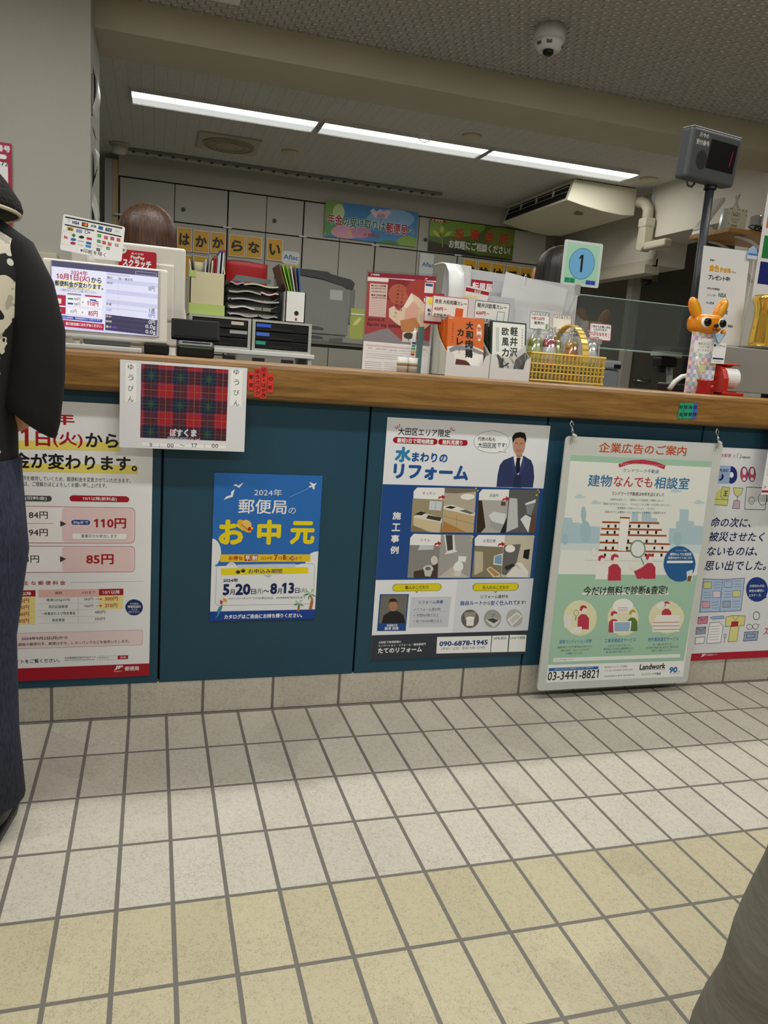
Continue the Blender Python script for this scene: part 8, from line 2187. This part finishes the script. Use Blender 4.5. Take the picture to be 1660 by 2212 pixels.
build('base', B((2.062, 0.055, 1.0), (2.146, 0.165, 1.012)), RP, t, bevel=0.004); build('back_wall', MB().prism([(0.148, 1.0), (0.165, 1.0), (0.165, 1.07), (0.15, 1.1), (0.12, 1.108), (0.085, 1.104), (0.085, 1.1), (0.118, 1.1), (0.142, 1.09)], 'x', 2.064, 2.142), RP, t, bevel=0.002)
build('roll', MB().lathe([(0.012, 2.084), (0.034, 2.084), (0.0345, 2.086), (0.0345, 2.134), (0.034, 2.136), (0.012, 2.136)], (0, 0.105, 1.058), 28, axis='x'), M('#E9E8E6', 0.6), t, smooth=False)
build('boss', MB().lathe([(0.012, 2.058), (0.012, 2.063)], (0, 0.11, 1.06), 18, axis='x'), RP, t)

# grey box with gold pot at the border
t = thing('grey_unit', 'grey metal box on small feet at the picture border', 'box', (2.34, 0.33, 1.0))
build('shell', B((2.205, 0.25, 1.014), (2.55, 0.375, 1.172)), M('#8E8D89', 0.4, var=0.02), t, bevel=0.003)
for x in (2.24, 2.50): build('foot', B((x, 0.26, 1.0), (x + 0.05, 0.37, 1.014)), M('#3F5358', 0.5), t)
t = thing('gold_pot', 'gold money pot with a flared rim on a wavy dish', 'pot', (2.43, 0.34, 1.19))
GD = M('#F0C558', 0.16, 0.85, name='gold_mirror')
build('pot', MB().lathe([(0, 1.186), (0.046, 1.186), (0.049, 1.20), (0.043, 1.29), (0.044, 1.33), (0.053, 1.35), (0.056, 1.362), (0.05, 1.372), (0.045, 1.362), (0, 1.355)], (2.432, 0.33, 0), 30), GD, t, smooth=True)
t = thing('glass_dish', 'wavy edged clear dish beneath the gold pot', 'dish', (2.41, 0.335, 1.172)); build('dish', MB().lathe([(0.02, 1.1725), (0.045, 1.176), (0.068, 1.184), (0.07, 1.186), (0.045, 1.18), (0, 1.178)], (2.42, 0.335, 0), 30, wob=lambda a, z: 0.05 * sin(8 * a)), film_mat('dish_glass', '#CFC7B0', 0.3, 0.08, white=0.2), t, smooth=True)
t = thing('colour_poster', 'white poster with orange, green and navy blocks cut by the picture border', 'poster', (2.45, 0.45, 1.37))
build('sheet', B((2.458, 0.45, 1.369), (2.76, 0.452, 1.79)), M('#DFE0E2', 0.45), t)
for hx, a, b in (('#D9691A', 1.635, 1.76), ('#1E7A44', 1.525, 1.607), ('#16246E', 1.43, 1.512)): build('colour_block', B((2.472, 0.4492, a), (2.75, 0.4498, b)), M(hx, 0.45), t)
build('stand', MB().box((2.49, 0.4525, 1.0), (2.72, 0.456, 1.75)), CLR, t)
t = thing('badge_clip', 'pale blue arch-topped badge clipped at the colour poster corner', 'badge', (2.41, 0.42, 1.44))
bz = 1.51
build('plate', MB().prism([(2.385, bz), (2.425, bz), (2.425, bz + 0.02), (2.42, bz + 0.038), (2.405, bz + 0.048), (2.39, bz + 0.038), (2.385, bz + 0.02)], 'y', 0.42, 0.423), M('#9DB8DA', 0.4), t); build('strip', B((2.383, 0.4185, bz + 0.014), (2.427, 0.4198, bz + 0.02)), M('#4A78C0', 0.4), t); build('foot_plate', B((2.384, 0.4186, bz), (2.426, 0.4199, bz + 0.013)), M('#C9D2E4', 0.4), t)
build('stem', MB().tube([(2.42, 0.425, bz + 0.005), (2.42, 0.43, 1.175)], 0.003, 8), CLRW, t)

# shelf on the far wall
t = thing('wall_shelf', 'brown wooden shelf on white brackets high on the far wall', 'shelf', (3.85, 2.25, 1.97))
build('board', B((3.6, 2.06, 1.975), (4.12, 2.43, 2.0)), wood_mat('shelf_wood', '#7a5228', '#a87842', '#bb8c54', stretch=(2, 10, 10)), t, bevel=0.002)
for y in (2.12, 2.36): 
    pts = [(3.70 + 0.38 * (k / 12), y, 1.967 - 0.22 * (k / 12) ** 2.2) for k in range(13)]
    build('bracket', MB().tube(pts, 0.011, 8), M('#C4C2BA', 0.4), t, smooth=True)
    build('bracket_plate', B((4.105, y - 0.012, 1.72), (4.12, y + 0.012, 1.975)), M('#C4C2BA', 0.4), t)
sheet('wifi', 'router_box', 'cream wireless router box with a speech bubble on the wall shelf', 'box', '#D5D0BC', 0.05, rough=0.5, loc=(3.665, 2.16, 2.0004))
build('side_film', MB().prism([(-0.045, 0.0), (-0.002, 0.0), (-0.002, 0.135), (-0.03, 0.13)], 'y', 0.01, 0.03), film_mat('green_film', '#BFD3BC', 0.1, 0.1, white=0.45), bpy.data.objects['router_box'], world=False)
for (a, b) in (((3.72, 2.21, 2.13), (3.765, 2.21, 2.235)), ((3.775, 2.21, 2.13), (3.735, 2.21, 2.225))): tag(build('aerial', MB().tube([a, b], 0.006, 8), M('#B9B9B5', 0.4), smooth=True), 'pale aerial rod behind the router box, leaning ' + ('outward' if a[0] < 3.75 else 'inward'), 'aerial', 'aerials on the wall shelf')
t = thing('tilted_machine', 'white tilted plastic machine beside the router box', 'machine', (3.64, 2.33, 2.0))
mb = MB(); mb.T = Matrix.Translation((3.60, 2.33, 2.03)) @ Matrix.Rotation(radians(34), 4, 'Y'); mb.box((0, 0, 0), (0.03, 0.09, 0.26)); build('panel', mb, M('#C9C6BA', 0.35), t, bevel=0.012, seg=3)
build('base', MB().prism([(3.60, 2.0), (3.70, 2.0), (3.71, 2.03), (3.62, 2.06)], 'y', 2.31, 2.42), M('#D5D3CB', 0.4), t, bevel=0.006)
t = thing('modem', 'slim grey upright modem on the shelf beside black cables', 'modem', (3.93, 2.2, 2.0)); build('body', B((3.91, 2.18, 2.0), (3.935, 2.26, 2.13)), M('#8f8f8a', 0.35), t, bevel=0.003); build('lamp', B((3.915, 2.178, 2.122), (3.925, 2.18, 2.126)), M('#E9E9E6', 0.4, emit=1.0), t)
pts = [(3.80 + 0.12 * k / 40 + 0.03 * sin(k * 0.9), 2.10 + 0.02 * cos(k * 1.3), 2.006 + 0.035 * abs(sin(k * 0.45))) for k in range(41)]
tag(build('cable_tangle', MB().tube(pts, 0.003, 6), BLK, smooth=True), 'tangle of black cable on the wall shelf in front of the modem', 'cable')

# ================================================================== PEOPLE
SKIN = M('#C08E70', 0.5, var=0.04, vscale=20, name='skin')
def skin_body(name, N, Ed, root, mat, parent, sub=2):
    keys = list(N); idx = {k: i for i, k in enumerate(keys)}
    me = bpy.data.meshes.new(name); me.from_pydata([N[k][:3] for k in keys], [(idx[a], idx[b]) for a, b in Ed], [])
    me.materials.append(mat); o = bpy.data.objects.new(name, me); COL.objects.link(o); o.parent = parent
    md = o.modifiers.new('skin', 'SKIN'); md.use_smooth_shade = True; md.branch_smoothing = 0.6
    for k, i in idx.items():
        sv = me.skin_vertices[0].data[i]; r = N[k][3]; sv.radius = (r, N[k][4] if len(N[k]) > 4 else r); sv.use_root = (k == root)
    m2 = o.modifiers.new('sub', 'SUBSURF'); m2.levels = sub; m2.render_levels = sub
    return o
def hand(N, Ed, s, wrist, d, side):
    """palm and five fingers from the wrist along D, the thumb towards SIDE, gently curled downward"""
    d = Vector(d).normalized(); sd = Vector(side).normalized(); dn = d.cross(sd).normalized()
    if dn.z > 0: dn = -dn
    w = Vector(N[wrist][:3]); P = lambda k, v, r: N.__setitem__(k, (v.x, v.y, v.z, r))
    P(s + 'palm', w + d * 0.045, 0.024); Ed.append((wrist, s + 'palm'))
    for f, (off, ln) in enumerate(((0.027, 0.066), (0.010, 0.074), (-0.008, 0.068), (-0.026, 0.052))):
        b = w + d * 0.08 + sd * off; P('%sf%da' % (s, f), b, 0.0095)
        P('%sf%db' % (s, f), b + d * ln * 0.55 + dn * 0.008, 0.0085); P('%sf%dc' % (s, f), b + d * ln * 0.9 + dn * 0.03, 0.0075)
        Ed += [(s + 'palm', '%sf%da' % (s, f)), ('%sf%da' % (s, f), '%sf%db' % (s, f)), ('%sf%db' % (s, f), '%sf%dc' % (s, f))]
    b = w + d * 0.035 + sd * 0.03; P(s + 't0', b, 0.012); P(s + 't1', b + d * 0.035 + sd * 0.02 + dn * 0.006, 0.0095); P(s + 't2', b + d * 0.06 + sd * 0.018 + dn * 0.014, 0.008)
    Ed += [(s + 'palm', s + 't0'), (s + 't0', s + 't1'), (s + 't1', s + 't2')]
def loft(rings, n=28):
    """elliptic rings (cx, cy, z, rx, ry), closed at both ends"""
    mb = MB(); vs = []; fs = []
    for cx, cy, z, rx, ry in rings: vs += [(cx + rx * cos(2 * pi * k / n), cy + ry * sin(2 * pi * k / n), z) for k in range(n)]
    for i in range(len(rings) - 1): fs += [(i * n + k, i * n + (k + 1) % n, (i + 1) * n + (k + 1) % n, (i + 1) * n + k) for k in range(n)]
    fs += [tuple(range(n - 1, -1, -1)), tuple((len(rings) - 1) * n + k for k in range(n))]
    return mb.put(vs, fs)
def base_body(h, arms, legs, lean=0.0, hx=0.0):
    """nodes and edges of a standing figure of height H facing +y; ARMS and LEGS give elbow, wrist, knee, ankle, toe per side"""
    k = h / 1.6; N = {}; E_ = []
    def P(n, x, y, z, r, r2=None): N[n] = (x * k, y * k + lean * max(0, z - 0.85) * k, z * k, r * k) + ((r2 * k,) if r2 else ())
    P('pelvis', 0, 0, 0.86, 0.135, 0.105); P('waist', 0, 0, 1.02, 0.115, 0.09); P('chest', 0, 0, 1.2, 0.135, 0.10); P('collar', 0, -0.005, 1.33, 0.06); P('neck', 0, 0.0, 1.385, 0.046)
    P('jaw', 0, 0.035, 1.435, 0.052, 0.06); P('skull', 0, 0.015, 1.50, 0.076, 0.088); P('crown', 0, 0.005, 1.565, 0.05); P('nose', 0, 0.118, 1.475, 0.010)
    E_ += [('pelvis', 'waist'), ('waist', 'chest'), ('chest', 'collar'), ('collar', 'neck'), ('neck', 'jaw'), ('jaw', 'skull'), ('skull', 'crown'), ('skull', 'nose')]
    for n in ('jaw', 'skull', 'crown', 'nose'): N[n] = (N[n][0] + hx,) + N[n][1:]
    for s, q in (('L', -1), ('R', 1)):
        P(s + 'sh', 0.15 * q, -0.005, 1.29, 0.05); P(s + 'el', *arms[s][0], 0.038); P(s + 'wr', *arms[s][1], 0.026)
        P(s + 'hip', 0.085 * q, 0, 0.80, 0.085); P(s + 'kn', *legs[s][0], 0.055); P(s + 'an', *legs[s][1], 0.036); P(s + 'toe', *legs[s][2], 0.032)
        E_ += [('chest', s + 'sh'), (s + 'sh', s + 'el'), (s + 'el', s + 'wr'), ('pelvis', s + 'hip'), (s + 'hip', s + 'kn'), (s + 'kn', s + 'an'), (s + 'an', s + 'toe')]
        v = Vector(N[s + 'wr'][:3]) - Vector(N[s + 'el'][:3]); hand(N, E_, s, s + 'wr', v, (-q, 0.4, 0.2))
    return N, E_, k
def face(t, k, y0=0.0, hx=0.0):
    n0 = set(t.children)
    for q in (-1, 1):
        e = build('eye', MB().ball((0.031 * q * k, (0.094 + y0) * k, 1.497 * k), 0.012 * k, 0.008 * k, 0.007 * k), M('#E9E4DE', 0.3), t, world=False, smooth=True)
        build('iris', MB().ball((0.031 * q * k, (0.1005 + y0) * k, 1.497 * k), 0.006 * k, 0.003 * k, 0.006 * k), M('#1d120c', 0.2), e, world=False, smooth=True)
        build('eyebrow', MB().tube([(0.016 * q * k, (0.102 + y0) * k, 1.516 * k), (0.034 * q * k, (0.100 + y0) * k, 1.521 * k), (0.048 * q * k, (0.090 + y0) * k, 1.515 * k)], 0.0026 * k, 6), M('#2a1a12', 0.7), t, world=False)
        build('ear', MB().ball((0.083 * q * k, 0.005 * k, 1.485 * k), 0.010 * k, 0.018 * k, 0.03 * k), SKIN, t, world=False, smooth=True)
    build('mouth', MB().tube([(-0.024 * k, (0.088 + y0) * k, 1.437 * k), (0, (0.097 + y0) * k, 1.435 * k), (0.024 * k, (0.088 + y0) * k, 1.437 * k)], [0.002, 0.0042, 0.002], 8), M('#9A5348', 0.5), t, world=False, smooth=True)
    for c in t.children:
        if c not in n0: c.location.x = hx
def hair_mat(c0, c1):
    m, nt, b = node_mat('hair'); tc = nt.nodes.new('ShaderNodeTexCoord'); mp = nt.nodes.new('ShaderNodeMapping'); mp.inputs['Scale'].default_value = (60, 60, 5); nt.links.new(tc.outputs['Object'], mp.inputs[0])
    n = nd(nt, 'ShaderNodeTexNoise', Scale=3.0, Detail=6.0); nt.links.new(mp.outputs[0], n.inputs['Vector'])
    r = nt.nodes.new('ShaderNodeValToRGB'); r.color_ramp.elements[0].position = 0.35; r.color_ramp.elements[1].position = 0.68; r.color_ramp.elements[0].color = hexc(c0); r.color_ramp.elements[1].color = hexc(c1)
    nt.links.new(n.outputs['Fac'], r.inputs[0]); nt.links.new(r.outputs[0], b.inputs['Base Color']); b.inputs['Roughness'].default_value = 0.42
    bp = nt.nodes.new('ShaderNodeBump'); bp.inputs['Strength'].default_value = 0.5; bp.inputs['Distance'].default_value = 0.004; nt.links.new(n.outputs['Fac'], bp.inputs['Height']); nt.links.new(bp.outputs[0], b.inputs['Normal'])
    return m
def bob(t, cz, rx, ry, top, hem, mat, face_y, fringe):
    """a hair cap that falls to HEM, open before the face below the fringe; FACE_Y is +1 or -1"""
    vs = []; fs = []; n = 56; h = 16
    for i in range(h + 1):
        f = i / h
        for k in range(n):
            a = 2 * pi * k / n; fr = max(0.0, sin(a) * face_y)
            end = hem + (fringe - hem) * (1 if fr > 0.62 else 0)
            g = min(1.0, f / 0.5); q = sin(g * pi / 2); dome = rx * 1.0
            z = top - dome * (1 - cos(g * pi / 2)) + (min(0.0, end - top + dome) * (f - 0.5) * 2 if f > 0.5 else 0.0)
            if f > 0.5: q = 1.0 + 0.10 * (f - 0.5) * 2 * (1 if fr <= 0.62 else 0)
            st = 1 + 0.018 * sin(k * 9.7) + 0.012 * sin(k * 4.1 + f * 3)
            vs.append((rx * q * cos(a) * st, ry * q * sin(a) * st, z))
    for i in range(h): fs += [(i * n + k, i * n + (k + 1) % n, (i + 1) * n + (k + 1) % n, (i + 1) * n + k) for k in range(n)]
    return build('hair', MB().put(vs, fs), mat, t, world=False, smooth=True, solid=0.006)

LEGS = {'L': ((-0.09, 0.02, 0.46), (-0.10, -0.02, 0.08), (-0.11, 0.10, 0.035)), 'R': ((0.09, 0.02, 0.46), (0.10, -0.02, 0.08), (0.11, 0.10, 0.035))}
# the customer at the counter
t = thing('person', 'customer in a dark knitted hat, black sleeves and jeans standing at the counter', 'person', (-0.165, -0.47, 0), rot=(0, 0, radians(-4)))
ARM = {'L': ((-0.23, 0.0, 1.03), (-0.10, 0.20, 0.98)), 'R': ((0.205, 0.0, 0.945), (0.03, 0.17, 0.865))}
lg = {'L': ((-0.10, 0.03, 0.46), (-0.11, 0.02, 0.08), (-0.12, 0.14, 0.035)), 'R': ((0.085, 0.0, 0.46), (0.10, -0.02, 0.08), (0.11, 0.11, 0.035))}
N, E_, k = base_body(1.48, ARM, lg)
for s, q in (('L', -1), ('R', 1)): N[s + 'sh'] = (0.155 * q, 0.0, 1.17, 0.032); N[s + 'el'] = N[s + 'el'][:3] + (0.028,)
skin_body('body', N, E_, 'pelvis', SKIN, t); face(t, k)
m, nt, b = node_mat('printed_cloth'); tc = nt.nodes.new('ShaderNodeTexCoord'); sp = nt.nodes.new('ShaderNodeSeparateXYZ'); nt.links.new(tc.outputs['Object'], sp.inputs[0])
vo = nd(nt, 'ShaderNodeTexVoronoi', Scale=55.0, Randomness=0.35); nt.links.new(tc.outputs['Object'], vo.inputs['Vector'])
n1 = nd(nt, 'ShaderNodeTexNoise', Scale=13.0, Detail=1.0); nt.links.new(tc.outputs['Object'], n1.inputs['Vector'])
n2 = nd(nt, 'ShaderNodeTexNoise', Scale=30.0, Detail=3.0); nt.links.new(tc.outputs['Object'], n2.inputs['Vector'])
dots = mixc(nt, mth(nt, 'LESS_THAN', vo.outputs['Distance'], 0.36), hexc('#0d0c0d'), hexc('#DAD6CC'))
pale = mixc(nt, mth(nt, 'MULTIPLY', mth(nt, 'GREATER_THAN', n2.outputs['Fac'], 0.56), 0.6), hexc('#D8D0BC'), hexc('#8e8780'))
patch = mixc(nt, mth(nt, 'GREATER_THAN', n1.outputs['Fac'], 0.5), pale, dots)
edge = mth(nt, 'GREATER_THAN', mth(nt, 'ADD', sp.outputs[0], mth(nt, 'MULTIPLY', mth(nt, 'SUBTRACT', n2.outputs['Fac'], 0.5), 0.06)), mth(nt, 'ADD', 0.125, mth(nt, 'MULTIPLY', mth(nt, 'ABSOLUTE', mth(nt, 'SUBTRACT', sp.outputs[2], 0.88)), 0.28)))
low = mth(nt, 'LESS_THAN', mth(nt, 'ADD', sp.outputs[2], mth(nt, 'MULTIPLY', n1.outputs['Fac'], 0.1)), 0.76)
nt.links.new(mixc(nt, mth(nt, 'MAXIMUM', edge, low), patch, hexc('#0b0b0d')), b.inputs['Base Color']); b.inputs['Roughness'].default_value = 0.75
CLOTH = M('#0B0B0D', 0.8, bump=0.15, bscale=14, name='black_cloth')
build('tunic', loft([(0.0, 0, 0.57, 0.155, 0.135), (0.0, 0, 0.70, 0.165, 0.135), (0, 0, 0.88, 0.165, 0.125), (0, 0, 1.03, 0.186, 0.122), (0, 0, 1.13, 0.196, 0.115), (0, 0, 1.19, 0.182, 0.098), (0, 0, 1.225, 0.115, 0.08), (0, 0, 1.255, 0.07, 0.062), (0, 0, 1.262, 0.062, 0.056)]), m, t, world=False, smooth=True)
for q in (-1, 1):
    pts = [(0.085 * q, 0.0, 1.212), (0.125 * q, 0.0, 1.195), (0.16 * q, 0.0, 1.165), (0.184 * q, 0.002, 1.11), (0.200 * q, 0.002, 1.03), (0.197 * q, 0.002, 0.95), (0.187 * q, 0.004, 0.90), (0.180 * q, 0.006, 0.872)]
    mb = MB().tube(pts, [0.026, 0.036, 0.046, 0.05, 0.053, 0.055, 0.056, 0.056], 22)
    for i in range(len(mb.v) - 44, len(mb.v)):
        x, y, z = mb.v[i]; mb.v[i] = (x, y, z + (0.18 - abs(x)) * 0.55)   # the cuff is cut at a slant
    build('sleeve', mb, CLOTH, t, world=False, smooth=True)
JEANS = M('#2A2F42', 0.85, var=0.45, vscale=150, bump=0.2, bscale=120, stretch=(1.5, 1.5, 0.4), name='denim')
for q in (-1, 1):
    f = lg['R' if q > 0 else 'L']; pts = [(0.075 * q, 0, 0.78), (0.09 * q, 0.0, 0.6), (f[0][0] * k, f[0][1] * k, 0.42), ((f[0][0] * 0.4 + f[1][0] * 0.6) * k, -0.01, 0.22), (f[1][0] * k, f[1][1] * k + 0.012, 0.07)]
    build('trouser_leg', MB().tube(pts, [0.095, 0.092, 0.078, 0.074, 0.078], 22), JEANS, t, world=False, smooth=True)
    mb = MB(); cx, cy = f[1][0] * k, f[1][1] * k
    mb.prism([(cx - 0.04, cy - 0.09), (cx + 0.04, cy - 0.09), (cx + 0.052, cy + 0.06), (cx + 0.042, cy + 0.15), (cx + 0.015, cy + 0.185), (cx - 0.02, cy + 0.18), (cx - 0.044, cy + 0.12), (cx - 0.044, cy + 0.04)], 'z', 0.0, 0.022)
    s = build('shoe', mb, M('#0D0C0C', 0.35), t, world=False, bevel=0.006); build('upper', MB().ball((cx, cy + 0.05, 0.04), 0.05, 0.135, 0.05, n=18, h=12), M('#121112', 0.3), s, world=False, smooth=True)
hm = M('#1C1613', 0.9, bump=1.0, bscale=170, var=0.4, vscale=170, name='knitted_straw')
ht = build('hat', MB().lathe([(0.0, 1.452), (0.05, 1.448), (0.082, 1.43), (0.096, 1.395), (0.10, 1.345), (0.12, 1.325), (0.146, 1.295), (0.168, 1.262), (0.172, 1.248), (0.169, 1.240)], (0, 0.0, 0), 40, wob=lambda a, z: 0.02 * sin(2 * a + 1) if z < 1.33 else 0), hm, t, world=False, smooth=True, solid=0.005)
build('piping', MB().tube([(0.172 * cos(a), 0.172 * sin(a), 1.239) for a in [2 * pi * q / 48 for q in range(49)]], 0.0035, 6), M('#CFC6AE', 0.7), ht, world=False)
bob(t, 1.4, 0.088, 0.095, 1.44, 1.27, hair_mat('#1a1310', '#33261e'), 1, 1.40)

# the two clerks
def clerk(loc, h, lab, hair, top_hx, hemz, rotz=180, lean=0.10, wide=1.0, hx=0.0):
    t = thing('person', lab, 'person', loc, rot=(0, 0, radians(rotz)), group='clerks behind the counter')
    arms = {'L': ((-0.165, 0.03, 1.02), (-0.06, 0.24, 0.95)), 'R': ((0.165, 0.03, 1.02), (0.06, 0.24, 0.95))}
    N, E_, k = base_body(h, arms, LEGS, lean, hx); skin_body('body', N, E_, 'pelvis', SKIN, t); face(t, k, lean * 0.63, hx)
    dy = lean * 0.65 * k
    bb = bob(t, 1.5, 0.098 * k * wide, 0.112 * k, 1.605 * k, hemz * k, hair, 1, 1.43 * k); bb.location = (hx, dy + 0.008, 0)
    TM = M(top_hx, 0.8, bump=0.1, bscale=20)
    build('blouse', loft([(0, 0, 0.80 * k, 0.145 * k, 0.12 * k), (0, lean * 0.17 * k, 1.02 * k, 0.13 * k, 0.112 * k), (0, lean * 0.35 * k, 1.2 * k, 0.148 * k, 0.125 * k), (0, lean * 0.45 * k, 1.29 * k, 0.145 * k, 0.10 * k), (0, lean * 0.49 * k, 1.34 * k, 0.10 * k, 0.075 * k), (0, lean * 0.52 * k, 1.37 * k, 0.056 * k, 0.056 * k)]), TM, t, world=False, smooth=True)
    for q, s in ((-1, 'L'), (1, 'R')):
        a, b2, c = (Vector(N[s + x][:3]) for x in ('sh', 'el', 'wr'))
        build('sleeve', MB().tube([a * 0.9 + Vector((0, 0, 0.1 * a.z)), a.lerp(b2, 0.5), b2, b2.lerp(c, 0.8)], [0.056 * k, 0.053 * k, 0.05 * k, 0.042 * k], 18), TM, t, world=False, smooth=True)
    build('skirt', loft([(0, 0, 0.42 * k, 0.17 * k, 0.14 * k), (0, 0, 0.7 * k, 0.16 * k, 0.13 * k), (0, 0, 0.9 * k, 0.145 * k, 0.115 * k)]), M('#23252c', 0.8), t, world=False, smooth=True)
    return t
clerk((0.172, 0.99, 0), 1.515, 'clerk with a brown bob whose hair shows above the white monitor', hair_mat('#2A170C', '#54351F'), '#C9C6BE', 1.30, wide=1.06, hx=-0.05)
clerk((1.97, 1.18, 0), 1.585, 'clerk in a pink blouse with dark hair behind the number 1 sign', hair_mat('#120E0C', '#2E231D'), '#D9BFCB', 1.33, lean=0.12)

# the passer-by at the picture border
t = thing('person', 'person in loose dark olive trousers, only one trouser leg in the picture', 'person', (1.298, -1.45, 0), rot=(0, 0, radians(-90)))
lg = {'L': ((-0.07, -0.09, 0.46), (-0.07, -0.205, 0.08), (-0.07, -0.09, 0.035)), 'R': ((0.10, 0.05, 0.46), (0.11, 0.10, 0.08), (0.11, 0.22, 0.035))}
N, E_, k = base_body(1.62, {'L': ((-0.21, -0.03, 1.03), (-0.19, 0.07, 0.80)), 'R': ((0.22, -0.03, 1.03), (0.2, 0.07, 0.80))}, lg); skin_body('body', N, E_, 'pelvis', SKIN, t); face(t, k)
OLV = M('#6C695F', 0.8, var=0.10, vscale=10, bump=0.5, bscale=16, stretch=(1, 1, 2.6), name='olive_cotton')
for q, s in ((-1, 'L'), (1, 'R')):
    hp, kn, an = (Vector(N[s + x][:3]) for x in ('hip', 'kn', 'an')); n = 26; vs = []; fs = []; mb = MB(); path = []
    for i in range(29):
        f = i / 28; path.append(hp.lerp(kn, f * 2) if f < 0.5 else kn.lerp(an - Vector((0, 0, 0.045)), f * 2 - 1))
    for i, p in enumerate(path):
        r = 0.108 - 0.012 * (i / 28)
        for c in range(n):
            a = 2 * pi * c / n; w = 1 + 0.035 * sin(i * 1.1 + 3 * sin(a)) * (0.4 + i / 28) + 0.03 * sin(a * 2 + i * 0.5); vs.append((p.x + r * w * cos(a), p.y + r * w * sin(a), p.z))
    for i in range(28): fs += [(i * n + c, i * n + (c + 1) % n, (i + 1) * n + (c + 1) % n, (i + 1) * n + c) for c in range(n)]
    build('trouser_leg', mb.put(vs, fs), OLV, t, world=False, smooth=True)
    cx, cy = an.x, an.y
    sh = build('shoe', MB().prism([(cx - 0.04, cy - 0.07), (cx + 0.04, cy - 0.07), (cx + 0.05, cy + 0.08), (cx + 0.03, cy + 0.18), (cx - 0.02, cy + 0.18), (cx - 0.048, cy + 0.08)], 'z', 0, 0.025), M('#0e0e0f', 0.4), t, world=False, bevel=0.006); build('upper', MB().ball((cx, cy + 0.05, 0.035), 0.044, 0.12, 0.05), M('#141415', 0.4), sh, world=False, smooth=True)
build('seat', loft([(0, 0, 0.74, 0.16, 0.13), (0, 0, 0.86, 0.165, 0.135), (0, 0, 0.98, 0.14, 0.11)]), OLV, t, world=False, smooth=True)
SH = M('#2B2D31', 0.8)
build('jacket', loft([(0, 0, 0.90, 0.17, 0.135), (0, 0, 1.05, 0.15, 0.12), (0, 0, 1.22, 0.17, 0.125), (0, 0, 1.31, 0.16, 0.10), (0, 0, 1.36, 0.09, 0.075), (0, 0, 1.39, 0.055, 0.055)]), SH, t, world=False, smooth=True)
for s in ('L', 'R'):
    a, b2, c = (Vector(N[s + x][:3]) for x in ('sh', 'el', 'wr')); build('sleeve', MB().tube([a * 0.92 + Vector((0, 0, 0.08 * a.z)), a.lerp(b2, 0.5), b2, c], [0.06, 0.058, 0.05, 0.042], 18), SH, t, world=False, smooth=True)
bob(t, 1.5, 0.09, 0.102, 1.63, 1.46, hair_mat('#120E0C', '#2a211c'), 1, 1.56)
